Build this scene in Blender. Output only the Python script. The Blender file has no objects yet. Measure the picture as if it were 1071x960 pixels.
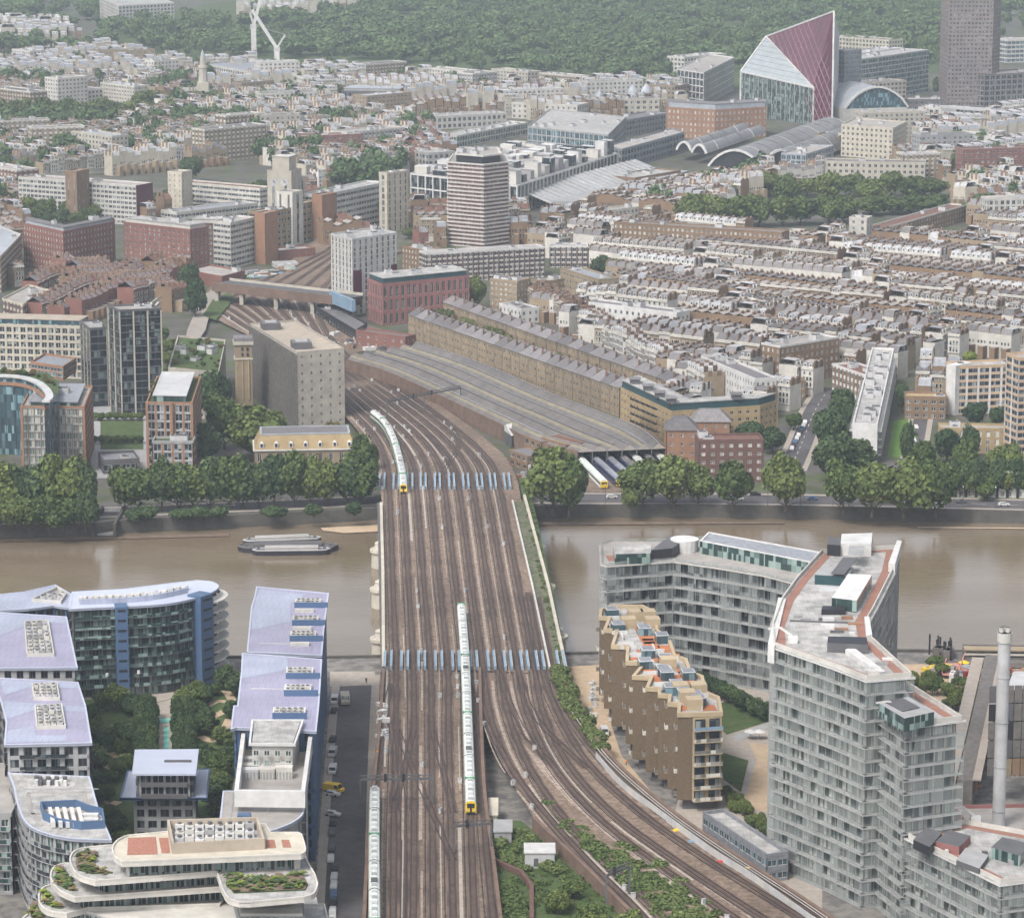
import bpy, math, random
from math import radians, sin, cos, pi, hypot, atan2, sqrt
import numpy as np
SC = bpy.context.scene
COL = SC.collection
random.seed(7)
# ---------------------------------------------------------------- camera, sky, sun, exposure
F, CW, CH, PIT, CZ = 3260.0, 1071.0, 960.0, radians(12.0), 265.0
cam = bpy.data.cameras.new('camera'); cam.lens = 36 * F / CW; cam.sensor_width = 36
cam.clip_start = 1; cam.clip_end = 30000
co = bpy.data.objects.new('camera', cam); COL.objects.link(co); SC.camera = co
co.location = (0, 0, CZ); co.rotation_euler = (radians(90) - PIT, 0, 0)
SUN_EL, SUN_AZ = radians(52), radians(215)      # azimuth clockwise from +Y
w = bpy.data.worlds.new('World'); SC.world = w; w.use_nodes = True
nt = w.node_tree; nt.nodes.clear()
sky = nt.nodes.new('ShaderNodeTexSky'); sky.sky_type = 'NISHITA'; sky.sun_disc = False
sky.sun_elevation = SUN_EL; sky.sun_rotation = SUN_AZ; sky.dust_density = 5; sky.air_density = 1.0; sky.ozone_density = 1
bg = nt.nodes.new('ShaderNodeBackground'); bg.inputs[1].default_value = 0.15
hs = nt.nodes.new('ShaderNodeHueSaturation'); hs.inputs['Saturation'].default_value = 0.42
wo = nt.nodes.new('ShaderNodeOutputWorld')
nt.links.new(sky.outputs[0], hs.inputs['Color']); nt.links.new(hs.outputs[0], bg.inputs[0]); nt.links.new(bg.outputs[0], wo.inputs[0])
sl = bpy.data.lights.new('sun', 'SUN'); sl.energy = 1.4; sl.angle = radians(10); sl.color = (1.0, 0.97, 0.94)
so = bpy.data.objects.new('sun', sl); COL.objects.link(so)
so.rotation_euler = (radians(90) - SUN_EL, 0, -SUN_AZ + pi)
SC.view_settings.view_transform = 'Standard'; SC.view_settings.look = 'None'
SC.view_settings.exposure = 0.66; SC.view_settings.gamma = 1
SC.cycles.use_denoising = True
SC.cycles.max_bounces = 6; SC.cycles.diffuse_bounces = 2; SC.cycles.glossy_bounces = 2
SC.cycles.transmission_bounces = 2; SC.cycles.volume_bounces = 0
SC.cycles.transparent_max_bounces = 6
SC.cycles.caustics_reflective = False; SC.cycles.caustics_refractive = False
HAZE = 0.0001

# ---------------------------------------------------------------- picture pixel -> world point at height z (used to lay the map out)
cp, sp = cos(PIT), sin(PIT)
G0 = 4.0
def ray(px, py):
    u = (px - 535.5) / F; v = (480 - py) / F
    return u, cp + v * sp, -sp + v * cp
def P(px, py, z=G0):
    a, b, c = ray(px, py); t = (z - CZ) / c
    return (a * t, b * t)
def ZT(px, ytop, ybase, z0=G0):
    y = P(px, ybase, z0)[1]; a, b, c = ray(px, ytop)
    return CZ + c * y / b
def PP(pts, z=G0): return [P(x, y, z) for x, y in pts]
def lerp(a, b, t): return tuple(a[i] + (b[i] - a[i]) * t for i in range(len(a)))
def perp(a, b):
    dx, dy = b[0] - a[0], b[1] - a[1]; L = hypot(dx, dy) or 1
    return (-dy / L, dx / L)
def area(p): return sum(p[i][0] * p[(i + 1) % len(p)][1] - p[(i + 1) % len(p)][0] * p[i][1] for i in range(len(p))) / 2
def ccw(p): return list(p) if area(p) > 0 else list(p)[::-1]
def inset(poly, d):
    n = len(poly); out = []
    for i in range(n):
        a, b, c = poly[i - 1], poly[i], poly[(i + 1) % n]
        n1 = perp(a, b); n2 = perp(b, c)
        k = 1 + n1[0] * n2[0] + n1[1] * n2[1]
        if k < .25: k = .25
        out.append((b[0] + (n1[0] + n2[0]) * d / k, b[1] + (n1[1] + n2[1]) * d / k))
    return out
def inside(p, poly):
    x, y = p; r = False; j = len(poly) - 1
    for i in range(len(poly)):
        if (poly[i][1] > y) != (poly[j][1] > y) and x < (poly[j][0] - poly[i][0]) * (y - poly[i][1]) / (poly[j][1] - poly[i][1]) + poly[i][0]: r = not r
        j = i
    return r
def smooth(pts, k=6):
    out = []; n = len(pts)
    for i in range(n - 1):
        p0, p1, p2, p3 = pts[max(i - 1, 0)], pts[i], pts[i + 1], pts[min(i + 2, n - 1)]
        for j in range(k):
            t = j / k
            out.append(tuple(.5 * (2 * p1[q] + (p2[q] - p0[q]) * t + (2 * p0[q] - 5 * p1[q] + 4 * p2[q] - p3[q]) * t * t + (3 * p1[q] - p0[q] - 3 * p2[q] + p3[q]) * t ** 3) for q in range(len(p1))))
    out.append(tuple(pts[-1])); return out
def offset(path, d):
    out = []
    for i, p in enumerate(path):
        a = path[max(i - 1, 0)]; b = path[min(i + 1, len(path) - 1)]
        n = perp(a, b); out.append((p[0] + n[0] * d, p[1] + n[1] * d))
    return out

# ---------------------------------------------------------------- materials
MATS = {}
def M(name, col, rough=.8, var=.16, scale=.25, metal=0, rnd=.0, var2=.12, scale2=.02, spec=.3, bump=0, bscale=1, col2=None, emit=0):
    if name in MATS: return MATS[name]
    m = bpy.data.materials.new(name); m.use_nodes = True; t = m.node_tree; N = t.nodes; L = t.links
    b = N['Principled BSDF']; b.inputs['Roughness'].default_value = rough; b.inputs['Metallic'].default_value = metal
    b.inputs['Specular IOR Level'].default_value = spec
    geo = N.new('ShaderNodeNewGeometry')
    n1 = N.new('ShaderNodeTexNoise'); n1.inputs['Scale'].default_value = scale; n1.inputs['Detail'].default_value = 5; n1.inputs['Roughness'].default_value = .65
    n2 = N.new('ShaderNodeTexNoise'); n2.inputs['Scale'].default_value = scale2; n2.inputs['Detail'].default_value = 3
    L.new(geo.outputs['Position'], n1.inputs['Vector']); L.new(geo.outputs['Position'], n2.inputs['Vector'])
    r1 = N.new('ShaderNodeMapRange'); r1.inputs[1].default_value = .3; r1.inputs[2].default_value = .7; r1.inputs[3].default_value = 1 - var; r1.inputs[4].default_value = 1 + var
    r2 = N.new('ShaderNodeMapRange'); r2.inputs[1].default_value = .3; r2.inputs[2].default_value = .7; r2.inputs[3].default_value = 1 - var2; r2.inputs[4].default_value = 1 + var2
    L.new(n1.outputs[0], r1.inputs[0]); L.new(n2.outputs[0], r2.inputs[0])
    mu = N.new('ShaderNodeMath'); mu.operation = 'MULTIPLY'; L.new(r1.outputs[0], mu.inputs[0]); L.new(r2.outputs[0], mu.inputs[1])
    last = mu
    if rnd:
        oi = N.new('ShaderNodeObjectInfo'); r3 = N.new('ShaderNodeMapRange'); r3.inputs[3].default_value = 1 - rnd; r3.inputs[4].default_value = 1 + rnd
        L.new(oi.outputs['Random'], r3.inputs[0]); m2 = N.new('ShaderNodeMath'); m2.operation = 'MULTIPLY'
        L.new(mu.outputs[0], m2.inputs[0]); L.new(r3.outputs[0], m2.inputs[1]); last = m2
    base = N.new('ShaderNodeRGB'); base.outputs[0].default_value = (*col, 1); src = base.outputs[0]
    if col2:
        mx = N.new('ShaderNodeMix'); mx.data_type = 'RGBA'; mx.inputs['A'].default_value = (*col, 1); mx.inputs['B'].default_value = (*col2, 1)
        n3 = N.new('ShaderNodeTexNoise'); n3.inputs['Scale'].default_value = scale * 1.7; n3.inputs['Detail'].default_value = 4
        L.new(geo.outputs['Position'], n3.inputs['Vector'])
        r4 = N.new('ShaderNodeMapRange'); r4.inputs[1].default_value = .42; r4.inputs[2].default_value = .6; L.new(n3.outputs[0], r4.inputs[0])
        L.new(r4.outputs[0], mx.inputs['Factor']); src = mx.outputs['Result']
    vm = N.new('ShaderNodeVectorMath'); vm.operation = 'SCALE'; L.new(src, vm.inputs[0]); L.new(last.outputs[0], vm.inputs['Scale'])
    L.new(vm.outputs[0], b.inputs['Base Color'])
    if bump:
        bp = N.new('ShaderNodeBump'); bp.inputs['Strength'].default_value = bump; bp.inputs['Distance'].default_value = .3
        n5 = N.new('ShaderNodeTexNoise'); n5.inputs['Scale'].default_value = bscale; n5.inputs['Detail'].default_value = 4
        L.new(geo.outputs['Position'], n5.inputs['Vector']); L.new(n5.outputs[0], bp.inputs['Height']); L.new(bp.outputs[0], b.inputs['Normal'])
    MATS[name] = m; return m
def glass(name, dark, light, rough=.12, cell=(1.3, 1.3, 3.2), thr=.6, spec=.5):
    """window glass: cells of differing darkness (rooms and curtains behind)"""
    if name in MATS: return MATS[name]
    m = bpy.data.materials.new(name); m.use_nodes = True; t = m.node_tree; N = t.nodes; L = t.links
    b = N['Principled BSDF']; b.inputs['Roughness'].default_value = rough; b.inputs['Specular IOR Level'].default_value = spec
    geo = N.new('ShaderNodeNewGeometry'); dv = N.new('ShaderNodeVectorMath'); dv.operation = 'DIVIDE'; dv.inputs[1].default_value = cell
    fl = N.new('ShaderNodeVectorMath'); fl.operation = 'FLOOR'; wn = N.new('ShaderNodeTexWhiteNoise')
    L.new(geo.outputs['Position'], dv.inputs[0]); L.new(dv.outputs[0], fl.inputs[0]); L.new(fl.outputs[0], wn.inputs[0])
    rp = N.new('ShaderNodeValToRGB'); e = rp.color_ramp.elements
    e[0].position = .0; e[0].color = (*[c * .6 for c in dark], 1); e[1].position = thr; e[1].color = (*dark, 1)
    x = rp.color_ramp.elements.new(min(thr + .12, .97)); x.color = (*lerp(dark, light, .6), 1)
    x = rp.color_ramp.elements.new(1.0); x.color = (*light, 1)
    L.new(wn.outputs[0], rp.inputs[0]); L.new(rp.outputs[0], b.inputs['Base Color'])
    MATS[name] = m; return m
BR = {}
def mats():
    M('brick_red', (.2, .095, .075), .9, rnd=.06); M('brick_purple', (.13, .075, .062), .9)
    M('brick_yellow', (.33, .25, .14), .9, rnd=.06); M('brick_brown', (.2, .135, .085), .9, rnd=.08); M('brick_stock', (.26, .205, .14), .9, rnd=.1)
    M('brick_orange', (.28, .16, .1), .9); M('stucco', (.5, .48, .435), .7, rnd=.06); M('white', (.54, .535, .52), .6)
    M('offwhite', (.48, .465, .43), .7); M('cream', (.46, .42, .345), .7); M('stone', (.42, .39, .33), .8); M('concrete', (.34, .31, .27), .9, var=.2)
    M('concrete_dark', (.14, .13, .12), .9, var=.3, scale=.6); M('grey', (.3, .3, .3), .7); M('grey_light', (.45, .45, .45), .6); M('grey_dark', (.1, .1, .105), .7)
    M('black', (.025, .025, .03), .5); M('slate', (.16, .15, .152), .6, var=.3, scale=.8, rnd=.3); M('slate_blue', (.21, .22, .24), .5, var=.3, scale=.8, rnd=.2); M('lead', (.32, .34, .37), .5, rnd=.1, var=.2)
    M('tile_red', (.15, .08, .06), .9, var=.3, scale=.8); M('chimney', (.15, .1, .075), .95, rnd=.3, var=.35); M('pot', (.24, .13, .09), .9); M('roof_felt', (.3, .28, .26), .9, var=.22, scale=.15)
    M('roof_white', (.4, .39, .37), .7, var=.2, scale=.2, col2=(.29, .285, .27)); M('roof_tan', (.36, .31, .25), .9); M('roof_dark', (.14, .135, .135), .8, var=.25)
    M('lilac', (.3, .285, .38), .4, var=.12, scale=.1, var2=.08); M('lilac_blue', (.33, .355, .44), .4, var=.12, scale=.1); M('blue_panel', (.07, .12, .21), .5, var=.06); M('rim_blue', (.42, .45, .54), .4, var=.05)
    M('blue_light', (.2, .29, .38), .5); M('teal', (.03, .07, .08), .3); M('copper_green', (.35, .5, .44), .6)
    M('metal', (.4, .4, .42), .4, metal=.3); M('wood_deck', (.26, .135, .1), .8); M('gravel_red', (.3, .14, .1), .9, var=.3, scale=2)
    M('bronze', (.135, .1, .065), .5, var=.25, scale=2); M('bronze_light', (.4, .32, .21), .6, var=.1); M('yellow', (.75, .5, .03), .5); M('orange', (.75, .25, .03), .5); M('red', (.5, .06, .05), .6)
    M('train_white', (.58, .62, .58), .45, var=.16, scale=.5, var2=.05); M('train_green', (.08, .24, .12), .4); M('train_blue', (.05, .06, .16), .4); M('tyre', (.02, .02, .02), .9)
    M('asphalt', (.085, .08, .082), .9, var=.22, scale=.35, var2=.25, scale2=.06); M('pave', (.33, .29, .25), .9, var=.15, scale=.5); M('paint', (.7, .7, .68), .7)
    M('grass', (.045, .085, .022), .95, var=.3, scale=.4, col2=(.075, .09, .035)); M('earth', (.15, .11, .08), .95, var=.3); M('sand', (.42, .32, .22), .95, var=.15, scale=.4)
    M('bush', (.045, .075, .025), .95, var=.3, scale=.8, rnd=.3); M('bark', (.09, .07, .05), .95)
    M('maroon_glass', (.1, .02, .035), .3, var=.12); M('turquoise', (.2, .5, .42), .3)
    M('river_wall', (.09, .085, .075), .95, var=.3, scale=.3); M('brick_pink', (.26, .12, .11), .9)
    M('fabric_w', (.72, .72, .7), .8)
    glass('glass', (.035, .045, .055), (.3, .33, .33), thr=.68)
    glass('glass_green', (.035, .065, .064), (.27, .36, .33), thr=.55)
    glass('glass_dark', (.018, .025, .032), (.16, .2, .2), thr=.72)
    glass('glass_blue', (.05, .09, .11), (.2, .32, .36), thr=.7)
    glass('glass_pale', (.16, .2, .19), (.5, .52, .47), thr=.55, cell=(1.1, 1.1, 3.3))
    glass('curtain', (.22, .21, .19), (.6, .58, .52), rough=.3, thr=.5)
def extra():
    M('peach', (.46, .33, .22), .8); M('teal_wall', (.22, .33, .34), .4)
    M('house_lead', (.32, .32, .325), .6, var=.25, rnd=.3, scale=.5); M('weeds', (.14, .13, .1), .95, var=.3, scale=.5, col2=(.06, .085, .03)); M('slate_dark', (.135, .128, .128), .7, var=.3, rnd=.3, scale=.5)
    M('grass_bright', (.09, .17, .03), .95, var=.2); M('shed_slate', (.2, .2, .2), .6, var=.2); M('panel_white', (.33, .37, .38), .4, var=.2); M('diagrid', (.24, .13, .15), .5); M('tower_brown', (.21, .18, .17), .8)
extra(); mats()
for n_ in ('lilac', 'lilac_blue', 'roof_white', 'shed_slate'):      # standing seams / sheet joints
    t_ = MATS[n_].node_tree; b_ = t_.nodes['Principled BSDF']; g_ = t_.nodes.new('ShaderNodeNewGeometry'); w_ = t_.nodes.new('ShaderNodeTexBrick'); w_.inputs['Scale'].default_value = .28
    w_.inputs['Color1'].default_value = (1, 1, 1, 1); w_.inputs['Color2'].default_value = (.9, .9, .92, 1); w_.inputs['Mortar'].default_value = (.72, .72, .74, 1); w_.inputs['Mortar Size'].default_value = .03; w_.inputs['Row Height'].default_value = 2.2; w_.inputs['Brick Width'].default_value = .5
    m_ = t_.nodes.new('ShaderNodeMix'); m_.data_type = 'RGBA'; m_.blend_type = 'MULTIPLY'; m_.inputs['Factor'].default_value = .7
    o_ = b_.inputs['Base Color'].links[0].from_socket; t_.links.new(g_.outputs['Position'], w_.inputs['Vector']); t_.links.new(o_, m_.inputs['A']); t_.links.new(w_.outputs['Color'], m_.inputs['B']); t_.links.new(m_.outputs['Result'], b_.inputs['Base Color'])

# ---------------------------------------------------------------- meshes
class MB:
    def __init__(s): s.v = []; s.f = []; s.m = []; s.names = []
    def mi(s, m):
        if m not in s.names: s.names.append(m)
        return s.names.index(m)
    def add(s, vs, fs, m):
        k = len(s.v); s.v += vs; i = s.mi(m)
        for f in fs: s.f.append([k + j for j in f]); s.m.append(i)
    def quad(s, a, b, c, d, m): s.add([a, b, c, d], [(0, 1, 2, 3)], m)
    def prism(s, poly, z0, z1, m, top=None, bottom=False):
        poly = ccw(poly); n = len(poly)
        vs = [(x, y, z0) for x, y in poly] + [(x, y, z1) for x, y in poly]
        s.add(vs, [(i, (i + 1) % n, n + (i + 1) % n, n + i) for i in range(n)], m)
        s.add([(x, y, z1) for x, y in poly], [tuple(range(n))], top or m)
        if bottom: s.add([(x, y, z0) for x, y in poly], [tuple(range(n))[::-1]], m)
    def sheet(s, poly, z, m):
        poly = ccw(poly); s.add([(x, y, z) for x, y in poly], [tuple(range(len(poly)))], m)
    def box(s, cx, cy, z0, z1, sx, sy, m, r=0, top=None):
        c, d = cos(r), sin(r)
        s.prism([(cx + c * x * sx / 2 - d * y * sy / 2, cy + d * x * sx / 2 + c * y * sy / 2) for x, y in ((-1, -1), (1, -1), (1, 1), (-1, 1))], z0, z1, m, top, True)
    def lbox(s, a, b, o0, o1, z0, z1, m):
        """box along the line a-b, from offset o0 to o1 on its right-hand (outward, for a ccw outline) side"""
        n = perp(a, b); n = (-n[0], -n[1])
        s.prism([(a[0] + n[0] * o0, a[1] + n[1] * o0), (b[0] + n[0] * o0, b[1] + n[1] * o0), (b[0] + n[0] * o1, b[1] + n[1] * o1), (a[0] + n[0] * o1, a[1] + n[1] * o1)], z0, z1, m, None, True)
    def ring(s, poly, d, z0, z1, m):
        poly = ccw(poly); q = inset(poly, d); n = len(poly)
        V = [(x, y, z0) for x, y in poly] + [(x, y, z1) for x, y in poly] + [(x, y, z1) for x, y in q] + [(x, y, z0) for x, y in q]
        fs = []
        for i in range(n):
            j = (i + 1) % n
            fs += [(i, j, n + j, n + i), (n + i, n + j, 2 * n + j, 2 * n + i), (2 * n + i, 2 * n + j, 3 * n + j, 3 * n + i), (3 * n + i, 3 * n + j, j, i)]
        s.add(V, fs, m)
    def strip(s, path, w0, w1, z, m, h=0):
        """ribbon along a path between side offsets w0 and w1; z a number or per-point list"""
        A = offset(path, w0); B = offset(path, w1); n = len(path)
        zz = z if isinstance(z, (list, tuple)) else [z] * n
        k = len(s.v); i = s.mi(m)
        if h:
            for q in range(n): s.v += [(*A[q], zz[q]), (*A[q], zz[q] + h), (*B[q], zz[q] + h), (*B[q], zz[q])]
            for q in range(n - 1):
                for a, b in ((0, 1), (1, 2), (2, 3)): s.f.append([k + q * 4 + a, k + q * 4 + b, k + q * 4 + 4 + b, k + q * 4 + 4 + a]); s.m.append(i)
            s.f.append([k, k + 3, k + 2, k + 1]); s.m.append(i); e = k + (n - 1) * 4; s.f.append([e, e + 1, e + 2, e + 3]); s.m.append(i)
        else:
            for q in range(n): s.v += [(*A[q], zz[q]), (*B[q], zz[q])]
            for q in range(n - 1): s.f.append([k + q * 2, k + q * 2 + 1, k + q * 2 + 3, k + q * 2 + 2]); s.m.append(i)
    def cyl(s, x, y, z0, z1, r0, m, r1=None, n=10, top=None):
        r1 = r0 if r1 is None else r1
        vs = [(x + r0 * cos(2 * pi * i / n), y + r0 * sin(2 * pi * i / n), z0) for i in range(n)] + [(x + r1 * cos(2 * pi * i / n), y + r1 * sin(2 * pi * i / n), z1) for i in range(n)]
        s.add(vs, [(i, (i + 1) % n, n + (i + 1) % n, n + i) for i in range(n)], m)
        s.add(vs[n:], [tuple(range(n))], top or m)
    def bar(s, a, b, w, m):
        """square bar between two 3D points"""
        d = np.array(b, float) - np.array(a, float); L = np.linalg.norm(d); d /= L
        u = np.cross(d, (0, 0, 1)); u = u / np.linalg.norm(u) if np.linalg.norm(u) > .01 else np.array((1., 0, 0)); v = np.cross(d, u)
        vs = []
        for p in (a, b):
            for i, j in ((-1, -1), (1, -1), (1, 1), (-1, 1)): vs.append(tuple(np.array(p) + u * i * w / 2 + v * j * w / 2))
        s.add(vs, [(0, 1, 5, 4), (1, 2, 6, 5), (2, 3, 7, 6), (3, 0, 4, 7), (0, 3, 2, 1), (4, 5, 6, 7)], m)
    def mesh(s, name, off=(0, 0, 0)):
        me = bpy.data.meshes.new(name)
        v = np.array(s.v, float).reshape(-1, 3) - np.array(off)
        me.from_pydata(v.tolist(), [], s.f)
        for n in s.names: me.materials.append(MATS[n])
        me.polygons.foreach_set('material_index', s.m); me.update(); return me
    def build(s, name, parent=None, off=None, **kw):
        if not s.f: return None
        if off is None:
            if parent is not None: off = WORLD.get(parent.name, (0, 0, 0))
            else:
                a = np.array(s.v); off = ((a[:, 0].min() + a[:, 0].max()) / 2, (a[:, 1].min() + a[:, 1].max()) / 2, a[:, 2].min())
        o = bpy.data.objects.new(name, s.mesh(name, off)); COL.objects.link(o)
        if parent is not None: o.parent = parent; WORLD[o.name] = off
        else: o.location = off; WORLD[o.name] = tuple(off)
        for k, v in kw.items(): o[k] = v
        return o
WORLD = {}
def thing(name, label, cat, loc, group=None, rz=0):
    o = bpy.data.objects.new(name, None); COL.objects.link(o); o.empty_display_size = .5
    o.location = loc; o.rotation_euler = (0, 0, rz); o['label'] = label; o['category'] = cat
    if group: o['group'] = group
    WORLD[o.name] = tuple(loc); return o
def tag(o, label, cat, group=None):
    o['label'] = label; o['category'] = cat
    if group: o['group'] = group
    return o
def structure(mb, name, **kw): return mb.build(name, kind='structure', **kw)
def dup(o, parent=None, **kw):
    c = o.copy(); COL.objects.link(c)
    if parent is not None: c.parent = parent
    for ch in o.children: dup(ch, c)
    for k, v in kw.items(): c[k] = v
    return c
WIN = {}
def window_mesh(w, h, gl, fr):
    w = round(w * 5) / 5; h = round(h * 5) / 5; k = (w, h, gl, fr)
    if k not in WIN:
        b = MB(); b.add([(-w / 2, -.02, 0), (w / 2, -.02, 0), (w / 2, -.02, h), (-w / 2, -.02, h)], [(0, 1, 2, 3)], gl)
        f = min(.12, w * .1)
        for x0, x1, z0, z1 in ((-w / 2, -w / 2 + f, 0, h), (w / 2 - f, w / 2, 0, h), (-w / 2 + f, w / 2 - f, 0, f), (-w / 2 + f, w / 2 - f, h - f, h), (-f / 2, f / 2, f, h - f)):
            b.add([(x0, -.08, z0), (x1, -.08, z0), (x1, -.08, z1), (x0, -.08, z1)], [(0, 1, 2, 3)], fr)
        WIN[k] = b
    return WIN[k]
WMESH = {}
def put_windows(root, L, gl, fr, cap):
    """L: list of (x,y,z,angle,w,h). The nearest ones are parts of their own, the rest one part."""
    if not L: return
    L.sort(key=lambda q: (q[0] ** 2 + q[1] ** 2) ** .5 - q[2] * .2)
    wl = WORLD[root.name]; rest = MB()
    many = len(L) > cap
    for i, (x, y, z, a, w, h) in enumerate(L):
        b = window_mesh(w, h, gl, fr); k = id(b)
        if i < cap:
            if k not in WMESH: WMESH[k] = b.mesh('window')
            o = bpy.data.objects.new('window', WMESH[k]); COL.objects.link(o); o.parent = root
            o.location = (x - wl[0], y - wl[1], z - wl[2]); o.rotation_euler = (0, 0, a)
        else:
            c, s_ = cos(a), sin(a); kk = len(rest.v)
            rest.v += [(x + c * p[0] - s_ * p[1], y + s_ * p[0] + c * p[1], z + p[2]) for p in b.v]
            ids = [rest.mi(n) for n in b.names]
            for f, mm in zip(b.f, b.m): rest.f.append([kk + j for j in f]); rest.m.append(ids[mm])
    rest.build('window', root, kind='stuff')
def faces_cam(a, b, tol=-.05):
    n = perp(a, b); n = (-n[0], -n[1]); m = ((a[0] + b[0]) / 2, (a[1] + b[1]) / 2); d = hypot(*m)
    return -(n[0] * m[0] + n[1] * m[1]) / d > tol
def facade(mb, W, a, b, z0, z1, st, bay, wall, band=None, pf=.45, sf=.45, rec=.3, e=0, g=(1, 1)):
    """relief of piers and floor bands over a wall core, and the window spots between them"""
    L = hypot(b[0] - a[0], b[1] - a[1])
    if L < 1.5: return
    nb = max(1, round(L / bay)); bw = L / nb; ns = max(1, round((z1 - z0) / st)); sh = (z1 - z0) / ns
    pw = bw * pf; d = ((b[0] - a[0]) / L, (b[1] - a[1]) / L); n = (d[1], -d[0]); ang = atan2(d[1], d[0])
    at = lambda u: (a[0] + d[0] * u, a[1] + d[1] * u)
    if pf > 0:
        for i in range(nb + 1):
            u0 = max(0, i * bw - pw / 2); u1 = min(L, i * bw + pw / 2)
            mb.lbox(at(u0), at(u1), -rec + .01, 0, z0, z1 - .05 + e, wall)
    if sf > 0:
        for s in range(ns + 1):
            za = z0 + s * sh - sf * sh * .5; zb = za + sf * sh
            mb.lbox(a, b, -rec + .01, -.03, max(z0, za), min(z1, zb) + e, band or wall)
    for s in range(ns):
        for i in range(nb):
            p = at((i + .5) * bw)
            W.append((p[0] - n[0] * (rec - .05), p[1] - n[1] * (rec - .05), z0 + s * sh + sf * sh * .5, ang, bw - pw, sh * (1 - sf)))
def roof_units(root, poly, z, n, seed=1, mat='grey_light', size=(2, 5), hh=(1, 2.5)):
    r = random.Random(seed); q = inset(ccw(poly), 2.2); xs = [p[0] for p in q]; ys = [p[1] for p in q]; got = 0
    for _ in range(n * 8):
        if got >= n: break
        p = (r.uniform(min(xs), max(xs)), r.uniform(min(ys), max(ys)))
        if not inside(p, q): continue
        b = MB(); sx, sy, h = r.uniform(*size), r.uniform(*size), r.uniform(*hh); an = atan2(q[1][1] - q[0][1], q[1][0] - q[0][0])
        b.box(p[0], p[1], z, z + h, sx, sy, mat, an, r.choice(['grey_light', 'roof_white', 'grey', 'grey_dark', mat]))
        b.box(p[0], p[1], z + h, z + h + .3, sx * .7, sy * .6, 'grey_dark', an)
        b.cyl(p[0] + sx * .2, p[1], z + h + .3, z + h + .8, .4, 'metal', n=8)
        b.build('rooftop_unit', root); got += 1
def foot(front, z, depth=None, par=False):
    p = PP(front, z)
    if par: return ccw([p[0], p[1], p[2], (p[0][0] + p[2][0] - p[1][0], p[0][1] + p[2][1] - p[1][1])])
    n = perp(p[0], p[-1]); 
    if n[1] < 0: n = (-n[0], -n[1])
    return ccw(p + [(x + n[0] * depth, y + n[1] * depth) for x, y in p[::-1]])
def bldg(name, label, front, base, depth=None, par=False, cat='building', st=3.3, bay=4, wall='brick_red', band=None, gl='glass', fr='white', pf=.45, sf=.45, rec=.3,
         roof='roof_felt', cap=24, para=.9, units=3, group=None, bidx=None, top=None, z0=G0, ztop=None, balc=None, parapet=None, plain=(), seed=None, poly=None, pitched=None):
    i = (1 if (par or len(front) > 2) else 0) if bidx is None else bidx
    z1 = ztop or ZT(front[i][0], front[i][1], base, z0)
    poly = poly or foot(front, z1, depth, par)
    cx = sum(p[0] for p in poly) / len(poly); cy = sum(p[1] for p in poly) / len(poly)
    root = thing(name, label, cat, (cx, cy, z0), group)
    mb = MB(); W = []; n = len(poly); seed = seed or int(abs(cx) + cy)
    mb.prism(inset(poly, rec), z0 - 1, z1 - para, wall, roof)
    vis = 0
    for k in range(n):
        a, b = poly[k], poly[(k + 1) % n]
        if faces_cam(a, b) and k not in plain:
            facade(mb, W, a, b, z0, z1 - para, st, bay, wall, band, pf, sf, rec, .004 * k)
            if balc:
                L = hypot(b[0] - a[0], b[1] - a[1]); ns = max(1, round((z1 - para - z0) / st)); sh = (z1 - para - z0) / ns
                if L > balc.get('min', 8):
                    for s in range(1, ns):
                        bb = MB(); aa, b2 = lerp(a, b, balc.get('t0', .02)), lerp(a, b, balc.get('t1', .98)); zz = z0 + s * sh + .004 * k
                        bb.lbox(aa, b2, 0, balc.get('d', 1.3), zz - .15, zz + .1, balc.get('m', 'grey_light'))
                        bb.lbox(aa, b2, balc.get('d', 1.3) - .06, balc.get('d', 1.3), zz + .1, zz + balc.get('h', 1.1), balc.get('r', balc.get('m', 'grey_light')))
                        bb.build('balcony', root)
        else: mb.lbox(a, b, -rec + .01, 0, z0, z1 - para - .05, wall)
    mb.build('wall', root)
    pb = MB(); pb.ring(poly, .45, z1 - para, z1, parapet or band or wall); pb.build('parapet', root)
    put_windows(root, W, gl, fr, cap)
    if top:
        q = inset(poly, top[0]); tb = MB(); tb.prism(q, z1 - para - .1, z1 - para + top[1], top[2], top[3]); tb.ring(inset(q, -.3), .6, z1 - para + top[1] - .25, z1 - para + top[1] + .15, top[3]); tb.build('penthouse', root)
        roof_units(root, q, z1 - para + top[1], units, seed)
    elif units: roof_units(root, poly, z1 - para, units, seed)
    root['zt'] = z1
    return root, poly, z1
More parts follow.
